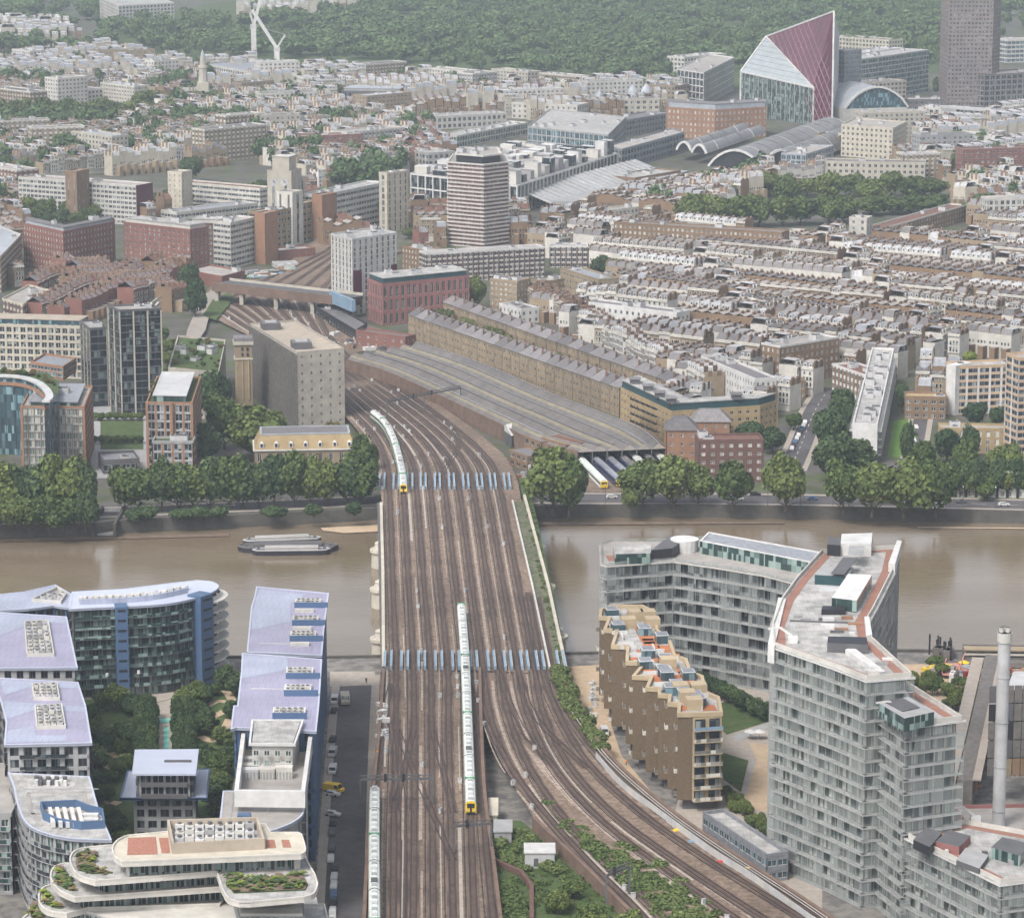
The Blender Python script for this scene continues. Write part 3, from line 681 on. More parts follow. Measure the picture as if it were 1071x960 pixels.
train([(422, 517), (421, 503), (416, 480), (410, 462), (401, 447), (384, 433)], 'curved pale green train with yellow nose leaving the bridge beside the grey block', 8)
train([(392, 1010), (391.5, 900), (392, 837)], 'white-roofed train standing in the siding beside the street', 9)
# ================================================================ FOREGROUND LEFT: riverside wharf flats
def outline_bldg(name, label, roofpx, z1, wall, gl, roofmat, st=3.1, bay=3.2, over=.8, rim='rim_blue', rimh=.5, cap=100, pf=.25, sf=.3, rec=.5, band=None, balc=None, plain=(), z0=G0, group=None, fr='grey_dark', cat='apartment block'):
    poly = ccw(PP(roofpx, z1)); q = inset(poly, over)
    cx = sum(p[0] for p in poly) / len(poly); cy = sum(p[1] for p in poly) / len(poly)
    rt = thing(name, label, cat, (cx, cy, z0), group); mb = MB(); W = []
    mb.prism(inset(q, rec), z0 - 1, z1 - .6, wall, roofmat)
    for k in range(len(q)):
        a, b = q[k], q[(k + 1) % len(q)]
        if faces_cam(a, b):
            facade(mb, W, a, b, z0, z1 - .6, st, bay, wall, band, pf, sf, rec, .004 * (k % 9))
            if balc and hypot(b[0] - a[0], b[1] - a[1]) > balc.get('min', 6):
                ns = max(1, round((z1 - .6 - z0) / st)); sh = (z1 - .6 - z0) / ns
                for s in range(1, ns):
                    bb = MB(); zz = z0 + s * sh + .004 * k; aa, b2 = lerp(a, b, balc.get('t0', 0)), lerp(a, b, balc.get('t1', 1)); d = balc.get('d', 1.2)
                    bb.lbox(aa, b2, 0, d, zz - .15, zz + .08, balc['m']); bb.lbox(aa, b2, d - .05, d, zz + .08, zz + 1.0, balc.get('r', balc['m']))
                    bb.build('balcony', rt)
        else: mb.lbox(a, b, -rec + .01, 0, z0, z1 - .65, wall)
    mb.build('wall', rt)
    b = MB(); b.prism(poly, z1 - .55, z1, rim, roofmat, True); b.build('roof', rt)
    b = MB(); b.ring(poly, .45, z1 - .4, z1 + rimh * .3, rim); b.build('roof_rim', rt)
    put_windows(rt, W, gl, fr, cap)
    return rt, poly
def plant_pit(rt, px, z, wall='offwhite', boxm='offwhite', seed=1, nx=4, ny=6, h=1.4, face='blue_panel'):
    """sunken plant enclosure: frame with rows of condensers"""
    q = ccw(PP(px, z)); b = MB(); b.sheet(q, z + .03, 'grey'); b.ring(q, .35, z, z + h * .7, wall); b.build('plant_enclosure', rt)
    q = PP(px, z); r = random.Random(seed)
    for i in range(nx):
        for j in range(ny):
            if r.random() < .12: continue
            u, v = (i + .75) / (nx + .5), (j + .75) / (ny + .5)
            p = lerp(lerp(q[0], q[1], u), lerp(q[3], q[2], u), v)
            b = MB(); s = r.uniform(1.1, 1.5); b.box(p[0], p[1], z + .05, z + r.uniform(.8, 1.3), s, s * r.uniform(.8, 1.3), r.choice([boxm, 'stucco', 'roof_white', 'grey_light'])); b.cyl(p[0], p[1], z + 1.3, z + 1.4, s * .35, 'grey_dark', n=8)
            b.build('condenser', rt)
ZW = 30.0
balc_d = dict(m='grey_dark', r='glass_green', d=1.1)
# W1 curved riverside block
f1 = smooth([(72, 637.5), (95, 636), (120, 635), (159, 633), (185, 630), (205, 625.5)], 3); tip = smooth([(205, 625.5), (222, 619.5), (229, 613.5), (222, 608.5), (205, 607)], 4)[1:]
z1 = ZT(125, 635, 729); 
rt, poly = outline_bldg('apartment_block', 'curved green-glass riverside block with lilac roof and two bright blue shafts', f1 + tip + [(170, 611), (130, 616), (75, 619)], z1, 'grey_dark', 'glass_green', 'rim_blue', balc=dict(m='grey_dark', r='glass_green', d=.9, min=2), pf=.12, sf=.2, bay=2.4)
for px0, px1, py0, py1, up in ((120, 133, 634.6, 634, .4), (204, 217, 625.5, 621.5, .7)):
    a, c = P(px0, py0, z1), P(px1, py1, z1); b = MB(); b.lbox(a, c, -3, 2.2, G0, z1 + up, 'blue_panel'); o = b.build('stair_shaft', rt)
    for s in range(9):
        z = G0 + 2 + s * (z1 - G0) / 9; b = MB(); b.lbox(lerp(a, c, .2), lerp(a, c, .85), 2.2, 2.26, z, z + .7, 'black'); b.build('window', o)
tp = [P(x, y, z1) for x, y in smooth([(216, 621), (226, 617), (231, 612.5), (227, 609), (220, 607.5)], 4)]
for s in range(1, 9):
    z = G0 + s * (z1 - G0) / 9; b = MB(); b.strip(tp, -2.2, .3, z, 'offwhite', h=.3); b.strip(tp, -.0, .3, z + .3, 'offwhite', h=1.0); b.build('balcony', rt)
b = MB(); pts = [P(x, y, z1) for x, y in smooth([(83, 632), (120, 631), (160, 627.5), (196, 620)], 4)]; b.strip(pts, -.3, .3, z1, 'lilac_blue', h=1.6); b.build('screen', rt)
for i in range(34):
    p = lerp(pts[int(i * .35)], pts[min(int(i * .35) + 1, len(pts) - 1)], (i * .35) % 1); b = MB(); b.box(p[0], p[1] + 3.2 + (i % 2), z1, z1 + random.uniform(1.2, 1.9), 1.1, 1.8, random.choice(['offwhite', 'grey_light', 'stucco']), random.uniform(-.1, .1)); b.build('condenser', rt)
# W0 left riverside block
z0_ = ZT(50, 634, 712)
rt, poly = outline_bldg('apartment_block', 'lilac-roofed block at the left edge pointing towards the river', [(-45, 634), (0, 638.5), (30, 637), (56, 633.5), (72, 636), (75, 621.5), (58, 611.5), (25, 619), (-45, 634 - 8)], z0_, 'blue_panel', 'glass_dark', 'lilac_blue', pf=.2)
plant_pit(rt, [(33, 629), (64, 631.5), (70, 623), (60, 616)], z0_, face='blue_panel', nx=3, ny=3)
def seam(rt, pts, z, m, w=.3, name='roof_panel', h=.05):
    q = PP(pts, z); b = MB()
    if len(q) > 2: b.sheet(ccw(q), z + h, m)
    else: b.strip(q, -w / 2, w / 2, z, m, h=.12)
    b.build(name, rt)
# W2, W3 lilac roofs
z2 = ZT(40, 699, 815)
rt, poly = outline_bldg('apartment_block', 'lilac-roofed block behind the middle of the left row with one long plant pit', [(-40, 699), (81.5, 698.5), (70, 645), (0, 640.5), (-40, 640)], z2, 'grey', 'glass_dark', 'lilac', pf=.45)
seam(rt, [(-38, 642), (0, 642), (68, 646.5), (69.5, 652), (54, 652), (25, 655), (1, 664), (-38, 667)], z2, 'lilac_blue'); plant_pit(rt, [(28, 687), (57, 686.5), (51, 651), (25, 652.5)], z2, seed=3, nx=4, ny=9)
rt, poly = outline_bldg('apartment_block', 'lilac-roofed block in the middle of the left row with two plant pits', [(4, 779), (96.5, 777), (90, 738), (82, 713.5), (0, 709), (-8, 709), (1, 735), (6, 755)], z2, 'grey', 'glass_dark', 'lilac', pf=.35, balc=dict(m='grey_dark', r='glass_dark', d=1, t0=.15, t1=.75, min=12))
for q in ([(0, 711), (80, 715), (82, 720), (62, 719), (30, 719), (5, 727)], [(4, 733), (88, 739), (90, 744), (35, 743), (7, 752)], [(8, 764), (36, 759), (37, 769), (69, 768.5), (69, 775), (6, 777)]): seam(rt, q, z2, 'lilac_blue')
plant_pit(rt, [(35, 732), (63, 733), (60, 716.5), (33, 718)], z2, seed=5, nx=4, ny=4); plant_pit(rt, [(38, 763), (69, 762), (65, 739), (36, 741)], z2, seed=6, nx=4, ny=6)
# W4 curved white-roof block
z4 = z2 - 7.5
r4 = smooth([(8, 808), (14, 823), (18, 842), (27, 861), (46, 871), (72, 876.5), (95, 878), (117, 878.5)], 3) + [(111, 864), (103, 845), (94, 812)]
rt, poly = outline_bldg('apartment_block', 'curved pale-roofed block behind the cream terraced building', r4, z4, 'grey', 'glass_green', 'roof_white', pf=.3, balc=dict(m='grey', r='glass', d=1, min=2))
pit = [(42, 846), (45, 857), (60, 864), (85, 867.5), (110, 866), (108, 853), (92, 849), (80, 844)]
b = MB(); q = ccw(PP(pit, z4)); b.ring(q, .4, z4, z4 + 2, 'blue_panel'); b.sheet(inset(q, .4), z4 + .1, 'roof_tan'); b.build('plant_enclosure', rt)
for i in range(5):
    x = 52 + i * 7.5; b = MB(); a, c = P(x, 846, z4 + 1), P(x + 4, 862, z4 + 1); b.strip([c, a], -.45, .45, z4 + .2, 'white', h=1.4); b.build('duct', rt)
for i in range(6): x = 88 + (i % 3) * 6; p = P(x, 856 + (i // 3) * 5, z4); b = MB(); b.box(*p, z4 + .1, z4 + 1.3, 1.4, 1.6, 'white'); b.build('condenser', rt)
for i in range(16):
    p = P(38 + (i % 8) * 4.3, 816 + (i // 8) * 4 + (i % 2), z4); b = MB(); b.box(*p, z4, z4 + 1.2, .9, 1.2, random.choice(['white', 'grey_dark', 'grey_light'])); b.build('condenser', rt)
seam(rt, [(19, 825), (103, 825)], z4, 'grey', .4, 'roof_joint'); seam(rt, [(31, 829), (33, 850), (45, 862)], z4, 'roof_felt', 1.2) if 0 else None
for a_, c_ in (((29, 829), (32, 848)), ((32, 848), (44, 863)), ((88, 828), (91, 842)), ((29, 829), (88, 828)), ((30, 851), (42, 851)), ((22, 812), (27, 822))): seam(rt, [a_, c_], z4, 'roof_felt', .9, 'walkway')
b = MB(); b.box(*P(-12, 860, G0), G0, G0 + 20, 12, 40, 'grey'); 
# C row of lilac roofs along the street
zc = ZT(337, 686, 810)
rt, poly = outline_bldg('apartment_block', 'long lilac-roofed block nearest the river on the street side', [(258, 682), (337, 685.5), (339, 660), (344, 620.5), (268, 613.5), (266, 624), (262.5, 635)], zc, 'blue_panel', 'glass_dark', 'lilac', pf=.5)
seam(rt, [(264, 638), (263, 659), (304, 650.5), (303, 632), (320, 622), (272, 616), (268, 624)], zc, 'lilac_blue')
seam(rt, [(271, 672.5), (305, 673.5)], zc, 'offwhite', .25)
for k, (y, hh) in enumerate(((629, 6), (647, 6.5), (663, 7))):
    w0 = 309 - k * 2.5; plant_pit(rt, [(w0 - 1, y + hh), (w0 + 26, y + hh), (w0 + 27, y), (w0, y)], zc, seed=9 + k, nx=5, ny=2)
    b = MB(); a, c = P(w0 - 1, y + hh + .3, zc), P(w0 + 34, y + hh + .3, zc); b.lbox(a, c, 0, .4, zc, zc + 1.6, 'blue_panel'); b.build('screen', rt)
    for j in range(4): p = P(w0 + 2 + j * 5, y + hh + 5, zc); b = MB(); b.box(*p, zc, zc + .9, 1.3, 1.4, 'offwhite'); b.build('condenser', rt)
rt, poly = outline_bldg('apartment_block', 'second lilac-roofed block from the river on the street side', [(241, 763), (248, 761), (331, 765), (334, 737), (337, 689.5), (253, 683), (252, 702), (248, 738), (244, 738)], zc + .6, 'blue_panel', 'glass_dark', 'lilac', pf=.5)
seam(rt, [(254, 685), (300, 688), (302, 700), (258, 709), (252, 709)], zc + .6, 'lilac_blue'); seam(rt, [(262, 720), (297, 720.5)], zc + .6, 'offwhite', .25)
for k, (x0, y) in enumerate(((299, 701), (297, 719), (285, 743))):
    plant_pit(rt, [(x0, y + 8), (x0 + 28 + 6 * (k == 2), y + 8), (x0 + 29 + 6 * (k == 2), y), (x0 + 1, y)], zc + .6, seed=20 + k, nx=5, ny=2, wall='white')
    b = MB(); a, c = P(x0, y + 8.5, zc + .6), P(x0 + 36, y + 8.5, zc + .6); b.lbox(a, c, 0, .4, zc + .6, zc + 2.2, 'blue_panel'); b.build('screen', rt)
# C4 white block with light well
zz = zc + 1
rt, poly = outline_bldg('apartment_block', 'white-walled roof block with an open plant court behind the street', [(245, 826.5), (319, 827.5), (329, 752), (254, 754)], zz - 6, 'white', 'glass_green', 'roof_felt', rim='white', pf=.4)
b = MB(); q = ccw(PP([(245, 826.5), (319, 827.5), (329, 752), (254, 754)], zz - 2)); b.ring(q, 1.0, zz - 6, zz - 2, 'white'); b.build('parapet', rt)
q = ccw(PP([(260, 777), (309, 777.5), (318, 752), (263, 752)], zz + 1)); b = MB(); b.prism(inset(q, .8), zz - 6, zz + .8, 'offwhite', 'roof_white'); b.ring(q, .5, zz + .3, zz + 1, 'white'); b.build('penthouse', rt)
Wn = []; facade(MB(), Wn, P(262, 778, zz + 1), P(307, 778.5, zz + 1), zz - 5, zz, 3, 3, 'white'); put_windows(rt, [(w_[0], w_[1] - .1, *w_[2:]) for w_ in Wn], 'glass_green', 'white', 20)
for i in range(9):
    x = 263 + (i % 3) * 17; y = 799 + (i // 3) * 7; p = P(x, y, zz - 6); b = MB(); b.box(*p, zz - 6, zz - 6 + random.uniform(1.5, 3), 4.2, 2.6, random.choice(['grey_light', 'offwhite', 'stucco']))
    for j in range(5): b.box(p[0] - 1.6 + j * .8, p[1] - 1.35, zz - 6, zz - 4.2, .4, .1, 'grey')
    b.build('air_handling_unit', rt)
# C5 curved-corner roof
r5 = [(229, 862), (282, 869)] + smooth([(290, 867), (305, 861), (316, 853), (319, 845)], 4) + [(319, 827), (233, 827)]
rt, poly = outline_bldg('apartment_block', 'tan-roofed block with a rounded pale blue corner beside the street', r5, zc - 6.5, 'grey', 'glass_dark', 'roof_felt', pf=.35, balc=dict(m='grey', r='glass', d=1, min=2))
for i in range(12): p = P(277 + i * 3.4, 832 + (i % 3) * 3, zc - 6.5); b = MB(); b.box(*p, zc - 6.5, zc - 5.2, .9, 1.3, random.choice(['white', 'grey_light', 'grey_dark'])); b.build('condenser', rt)
b = MB(); b.lbox(P(248, 859, zc - 6.5), P(262, 859, zc - 6.5), -2.5, 0, zc - 6.5, zc - 5, 'blue_panel'); b.build('plant_box', rt)
for a_, c_ in (((243, 829), (240, 856)), ((283, 832), (280, 850)), ((240, 856), (268, 860))): seam(rt, [a_, c_], zc - 6.5, 'grey', .8, 'walkway')
# D pavilion
zd = ZT(170, 834.6, 884)
rt, poly = outline_bldg('pavilion', 'small blue-roofed garden pavilion with two stacked floating roofs', [(125, 834.6), (217, 834.6), (220, 804), (133, 806)], zd, 'grey', 'glass_dark', 'lilac_blue', rim='blue_panel', over=3.2, pf=.3, rec=.8, cat='pavilion')
q = ccw(PP([(138, 809), (205, 809), (208, 783), (141, 783.5)], zd + 7)); b = MB(); b.prism(inset(q, 2.2), zd, zd + 6.5, 'grey', 'grey'); b.build('upper_storey', rt)
b = MB(); b.prism(q, zd + 6.5, zd + 7, 'rim_blue', 'rim_blue', True); a, c = P(172, 796, zd + 7), P(200, 796, zd + 7); b.lbox(a, c, -.5, .8, zd + 7, zd + 7.3, 'grey_dark'); b.build('roof', rt)
qq = ccw(inset(q, 2.2)); Wn = []
for k in range(4):
    if faces_cam(qq[k], qq[(k + 1) % 4]):
        fb = MB(); facade(fb, Wn, *(inset(qq, -.5)[k], inset(qq, -.5)[(k + 1) % 4]), zd + .2, zd + 6.4, 3.1, 3, 'grey', None, .12, .2, .5); fb.build('wall', rt)
        for s in (0, 3.1):
            bb = MB(); bb.lbox(qq[k], qq[(k + 1) % 4], .6, 1.4, zd + .1 + s, zd + 1.2 + s, 'grey_dark'); bb.build('balcony', rt)
put_windows(rt, Wn, 'glass_dark', 'grey_light', 40)
# E cream building of rounded terraces
ze = ZT(220, 901, 1110)
rt = thing('terraced_building', 'cream building of stepped rounded balconies with planted corners at the bottom left', 'apartment block', (*P(200, 905, ze), G0))
def rnd(px, z, k=4): return ccw([P(x, y, z) for x, y in px])
def plate(px, z, m='stucco', top='roof_white', th=.95, name='balcony'):
    q = ccw(PP(px, z)); b = MB(); b.prism(q, z - th, z, m, top, True); b.build(name, rt); b = MB(); b.ring(q, .35, z - .1, z + .35, m); b.build('balcony_rim', rt); return q
def arc(pts, i0, i1, k=5):
    return smooth(pts, k)
T1 = arc([(128, 902), (119, 896), (117, 886), (124, 878), (134, 874)], 0, 4, 3) + [(176, 870), (200, 862), (278, 862), (283, 871), (312, 871)] + arc([(316, 873), (320, 887), (319, 892), (315, 894)], 0, 3, 3)
sh = 4.0
pl = plate(T1, ze, top='cream')
gb = MB()
def glaz(px, z, ins, name='glazing_storey', cap=40):
    q = inset(ccw(PP(px, z + sh)), ins); W = []; b = MB(); b.prism(inset(q, .3), z, z + sh - .2, 'offwhite', 'offwhite')
    for k in range(len(q)):
        a, c = q[k], q[(k + 1) % len(q)]
        if faces_cam(a, c): facade(b, W, a, c, z, z + sh - .7, sh, 2.2, 'grey', None, .14, .1, .25)
    b.build('wall', rt); put_windows(rt, W, 'glass_green', 'grey', cap)
glaz(T1, ze - sh - .3, 2.2)
T2 = arc([(100, 922), (82, 916), (74, 906), (73, 896), (80, 889), (95, 886)], 0, 5, 3) + [(118, 884), (150, 890), (310, 880), (330, 915)] + arc([(333, 925), (329, 935), (318, 939)], 0, 2, 3) + [(262, 944)] + arc([(250, 944), (238, 940), (232, 930)], 0, 2, 3) + [(226, 912)]
plate(T2, ze - sh); glaz([(100, 921), (82, 912), (90, 890), (150, 888), (310, 882), (326, 930), (240, 938), (224, 912)], ze - 2 * sh - .3, 3.0)
T3 = arc([(78, 939), (62, 932), (53, 921), (53, 912), (58, 906), (68, 903)], 0, 5, 3) + [(100, 905), (228, 905), (236, 928)]
plate(T3, ze - 2 * sh); glaz([(78, 938), (60, 928), (66, 908), (100, 905), (330, 905), (334, 960), (236, 960), (228, 928)], ze - 3 * sh - .3, 3)
T4 = arc([(70, 956), (50, 953), (41, 945), (40, 936), (44, 929), (54, 925)], 0, 5, 3) + [(100, 925), (228, 925), (234, 942), (230, 946), (92, 950)]
plate(T4, ze - 3 * sh); glaz([(70, 955), (50, 950), (54, 928), (100, 925), (330, 925), (340, 985), (236, 985)], ze - 4 * sh - .3, 3)
T5 = [(60, 972), (40, 966), (30, 950), (40, 944), (100, 946), (240, 946), (340, 946), (350, 990), (240, 990), (236, 964)]
plate(T5, ze - 4 * sh); plate([(40, 985), (22, 980), (18, 965), (30, 955), (240, 960), (350, 960), (355, 1010), (60, 1010)], ze - 5 * sh)
b = MB(); b.prism(PP([(60, 960), (240, 960), (335, 950), (320, 890), (118, 890)], ze - 5 * sh), G0, ze - 5 * sh - 1, 'offwhite'); b.build('wall', rt)
seam(rt, [(133, 894), (165, 893), (163, 875), (134, 876)], ze, 'gravel_red', name='gravel_bed', h=.06); seam(rt, [(169, 892), (178, 892), (176, 876), (166, 876)], ze, 'gravel_red', name='gravel_bed', h=.06); seam(rt, [(278, 887), (289, 886.5), (287, 878), (278, 878)], ze, 'gravel_red', name='gravel_bed', h=.06); seam(rt, [(296, 886), (305, 886), (302, 878), (294, 878)], ze, 'gravel_red', name='gravel_bed', h=.06)
q = ccw(PP([(180, 892), (277, 887), (270, 864), (175, 867)], ze + .2)); b = MB(); b.ring(q, .5, ze, ze + 2.4, 'roof_tan'); b.sheet(q, ze + .08, 'grey'); b.build('plant_enclosure', rt)
for i in range(24):
    x = 188 + (i % 8) * 10.5; y = 868 + (i // 8) * 7; p = P(x, y, ze); b = MB(); b.box(*p, ze + .1, ze + random.uniform(1, 1.9), 1.9, 1.5, random.choice(['white', 'grey_light', 'offwhite', 'grey'])); b.cyl(*p, ze + 1.6, ze + 1.95, .5, 'grey_dark', n=8); b.build('condenser', rt)
def planting(px, z, n=40, mats_=('bush', 'bush', 'leaf_bright', 'leaf_olive', 'leaf', 'earth'), seed=1, s=(.4, 1.1)):
    q = ccw(PP(px, z)); r = random.Random(seed); b = MB(); b.prism(q, z, z + .35, 'bush', 'earth'); xs = [p[0] for p in q]; ys = [p[1] for p in q]; c = 0
    while c < n:
        p = (r.uniform(min(xs), max(xs)), r.uniform(min(ys), max(ys)))
        if not inside(p, q): continue
        c += 1; R = r.uniform(*s); m_ = r.choice(mats_)
        for j in range(9):
            a = r.uniform(0, 6.3); e = r.uniform(.1, 1.4); d = (cos(a) * cos(e) * R, sin(a) * cos(e) * R, sin(e) * R); k = R * .55
            c0 = (p[0] + d[0], p[1] + d[1], z + .3 + d[2] * .7); b.add([(c0[0] - k, c0[1], c0[2] - k * .3), (c0[0], c0[1] - k, c0[2] + k * .2), (c0[0] + k, c0[1], c0[2]), (c0[0], c0[1] + k, c0[2] + k * .5)], [(0, 1, 2, 3)], m_)
    b.build('planting', rt, kind='stuff')
planting([(82, 910), (96, 914), (118, 913), (100, 908), (98, 900), (103, 893), (92, 889), (82, 892), (79, 902)], ze - sh, 40, seed=2)
planting([(60, 925), (72, 931), (80, 931), (72, 925), (70, 912), (62, 908), (58, 915)], ze - 2 * sh, 24, seed=3); planting([(46, 945), (60, 950), (66, 950), (54, 944), (50, 934), (45, 934)], ze - 3 * sh, 16, seed=4)
planting([(236, 924), (245, 934), (319, 931), (322, 925), (315, 913), (290, 918), (260, 920), (238, 916)], ze - sh, 110, seed=5)
planting([(32, 958), (42, 966), (40, 958), (36, 948), (31, 948)], ze - 4 * sh, 14, seed=6)
# road-side row at the far left edge
bldg('apartment_block', 'narrow grey flank building with green balconies at the left edge', [(-60, 850), (12, 850)], 1000, 40, st=3.1, bay=3.5, wall='grey', gl='glass_green', cap=60, balc=dict(m='grey', r='glass_green'), ztop=z4 - 3, units=0)

# ---- courtyard garden
b = MB(); b.sheet(PP([(70, 735), (255, 705), (262, 740), (248, 790), (235, 880), (90, 880), (85, 790)], G0 + .05), G0 + .05, 'grass'); structure(b, 'lawn')
b = MB(); b.sheet(PP([(163, 735), (184, 730), (184, 790), (165, 790)], G0 + .08), G0 + .08, 'pave'); 
for pts in (((236, 722), (243, 735), (232, 745), (222, 750)), ((210, 770), (222, 775), (233, 765), (240, 752)), ((115, 787), (124, 793), (118, 803), (110, 800)), ((118, 760), (135, 757), (152, 757)), ((222, 855), (212, 862), (220, 880)), ((222, 752), (215, 742), (228, 733), (246, 737)), ((100, 830), (112, 842), (124, 838))):
    b.strip(smooth(PP(pts, G0), 5), -1.3, 1.3, G0 + .09, 'sand')
b.sheet(PP([(160, 735), (186, 729), (240, 712), (238, 705), (100, 735)], G0 + .07), G0 + .07, 'pave'); structure(b, 'garden_path')
b = MB(); b.sheet(PP([(171, 760), (176.5, 760), (177, 786), (171.5, 786)], G0 + .12), G0 + .12, 'turquoise'); b.sheet(PP([(165, 751), (181, 751), (181, 756), (166, 756)], G0 + .12), G0 + .12, 'turquoise'); structure(b, 'water_channel')
rg = random.Random(5)
for side, xa, xb in (('left', 148, 158), ('right', 188, 198)):
    for i in range(9):
        y = 745 + i * 5.6
        for x in (xa, xb):
            R = 2.7; X, Y = P(x, y + 8, G0); tree(X, Y, G0, R, 7.5, 'clipped tree in the %s avenue beside the garden water channel' % side, 'leaf_dark', 'avenue trees on the %s of the garden channel' % side, trunk=.15)
garden = [(110, 738), (122, 736), (98, 742), (92, 750), (135, 738), (140, 742), (100, 760), (112, 766), (130, 765), (138, 772), (95, 775), (106, 782), (128, 783), (100, 795), (96, 812), (108, 816), (120, 812), (112, 830), (104, 835), (118, 848), (108, 855), (120, 868), (110, 872), (98, 800),
          (205, 735), (215, 728), (225, 722), (235, 715), (243, 712), (248, 722), (210, 745), (222, 758), (232, 772), (240, 778), (215, 790), (222, 800), (235, 795), (226, 815), (232, 826), (224, 838), (228, 850), (222, 872), (212, 760), (246, 745), (238, 790), (230, 806), (150, 735), (208, 722), (198, 730), (190, 736), (132, 797), (126, 806), (128, 880), (222, 880)]
for i, (x, y) in enumerate(garden):
    R = rg.uniform(2.2, 4.6); X, Y = P(x, y + 6, G0); mt = 'leaf_dark' if rg.random() < .6 else 'leaf'
    tree(X, Y, G0, R, R * rg.uniform(1.3, 1.8), 'dark green tree or shrub in the courtyard garden of the wharf flats', mt, 'garden trees in the wharf courtyard', trunk=.1)
for x, y in ((104, 775), (108, 773), (99, 778)): X, Y = P(x, y, G0); tree(X, Y, G0, 1.8, 1.8, 'bright yellow-green shrub in the courtyard garden', 'leaf_bright', 'yellow shrubs in the courtyard garden', trunk=.05, name='bush')
for x, y in ((113, 738), (146, 735)):
    t_ = thing('lamp_post', 'white globe lamp post in the garden near the ' + ('blue shaft' if x > 120 else 'left row of roofs'), 'lamp post', (*P(x, y, G0), G0)); b = MB(); c = P(x, y, G0); b.cyl(*c, G0, G0 + 9, .12, 'grey_dark', n=6); b.build('post', t_); b = MB(); b.cyl(*c, G0 + 9, G0 + 9.9, .5, 'white', .4, 8); b.build('lamp', t_)

# ================================================================ CARS
CARMESH = {}
def car_proto(col, van=False):
    k = (col, van)
    if k in CARMESH: return CARMESH[k]
    L, W = (5.0, 2.0) if van else (4.3, 1.75); b = MB()
    prof = [(-L / 2, .35), (-L / 2, .8), (-L / 2 + .15, 1.0), (-L * .2, 1.02), (-L * .2, .35)] if 0 else None
    def ext(pts, w, m): 
        n = len(pts); vs = [(-w / 2, x, z) for x, z in pts] + [(w / 2, x, z) for x, z in pts]
        b.add(vs, [tuple(range(n)), tuple(range(2 * n - 1, n - 1, -1))] + [(i, n + i, n + (i + 1) % n, (i + 1) % n) for i in range(n)], m)
    if van:
        ext([(-L / 2, .35), (L / 2, .35), (L / 2, 2.1), (-L * .28, 2.15), (-L * .42, 1.25), (-L / 2, 1.0)], W, col)
        g_ = [(-L * .405, 1.3), (-L * .29, 2.05), (-L * .12, 2.05), (-L * .12, 1.3)]
    else:
        ext([(-L / 2, .3), (L / 2, .3), (L / 2, .85), (L * .45, .95), (-L * .22, .98), (-L * .48, .8)], W, col)
        ext([(-L * .24, .96), (L * .45, .96), (L * .34, 1.4), (-L * .08, 1.43)], W * .86, col)
        g_ = [(-L * .2, 1.0), (-L * .08, 1.36), (L * .31, 1.34), (L * .4, 1.0)]
    body = b.mesh('body'); b = MB()
    ww = W * .505 if van else W * .437
    for s in (-1, 1): b.add([(s * ww, x, z) for x, z in g_], [(0, 1, 2, 3)], 'glass_dark')
    f0, f1 = (g_[0], g_[1]); b.add([(-ww * .9, f0[0] - .06, f0[1]), (ww * .9, f0[0] - .06, f0[1]), (ww * .8, f1[0] - .06, f1[1]), (-ww * .8, f1[0] - .06, f1[1])], [(0, 1, 2, 3)], 'glass_dark')
    if not van: b.add([(-ww * .9, L * .42, 1.02), (ww * .9, L * .42, 1.02), (ww * .8, L * .35, 1.36), (-ww * .8, L * .35, 1.36)], [(0, 1, 2, 3)], 'glass_dark')
    gm = b.mesh('glazing'); b = MB()
    n = 10; b.add([(s * .12, .33 * cos(2 * pi * i / n), .33 * sin(2 * pi * i / n)) for s in (-1, 1) for i in range(n)], [(i, (i + 1) % n, n + (i + 1) % n, n + i) for i in range(n)] + [tuple(range(n)), tuple(range(2 * n - 1, n - 1, -1))], 'tyre'); wh = b.mesh('wheel')
    CARMESH[k] = (body, gm, wh, L, W); return CARMESH[k]
def carat(x, y, z, rz, col, label, group=None, van=False, big=1.0):
    body, gm, wh, L, W = car_proto(col, van); rt = thing('parked_car' if not van else 'parked_van', label, 'van' if van else 'car', (x, y, z), group, rz); rt.scale = (big,) * 3
    for nm, me in (('body', body), ('glazing', gm)): o = bpy.data.objects.new(nm, me); COL.objects.link(o); o.parent = rt
    for sx in (-1, 1):
        for sy in (-.3, .3): o = bpy.data.objects.new('wheel', wh); COL.objects.link(o); o.parent = rt; o.location = (sx * W * .46, sy * L, .33)
CN = {'white': 'white', 'grey_light': 'silver', 'grey_dark': 'dark grey', 'black': 'black', 'blue_panel': 'blue', 'red': 'red', 'yellow': 'yellow'}
sc_ = [((348, 745), 'black', 0), ((349, 735), 'white', 1), ((347, 775), 'black', 0), ((347, 790), 'grey_light', 1), ((347, 808), 'white', 1), ((347, 832), 'white', 0), ((347, 853), 'white', 0), ((347, 863), 'black', 0), ((346, 872), 'grey_dark', 0), ((346, 888), 'grey_dark', 0), ((345, 900), 'white', 0), ((361, 735), 'sand', 1)]
for i, (p, c, v) in enumerate(sc_):
    if c == 'sand': carat(*P(*p), G0 + .03, .1, 'cream', 'beige box van driving on the street near the river end', van=True, big=1.3); continue
    carat(*P(p[0] + 1, p[1]), G0 + .03, random.uniform(-.1, .1) + (1.2 if i in (5, 6) else 0), c, '%s %s parked along the street beside the railway, spot %s from the river' % (CN.get(c, c), 'van' if v else 'car', ('first', 'second', 'third', 'fourth', 'fifth', 'sixth', 'seventh', 'eighth', 'ninth', 'tenth', 'eleventh')[i]), 'cars parked along the street', van=bool(v))
carat(*P(349, 828), G0 + .03, 1.1, 'yellow', 'bright yellow van parked at an angle in the street', van=True, big=1.12)
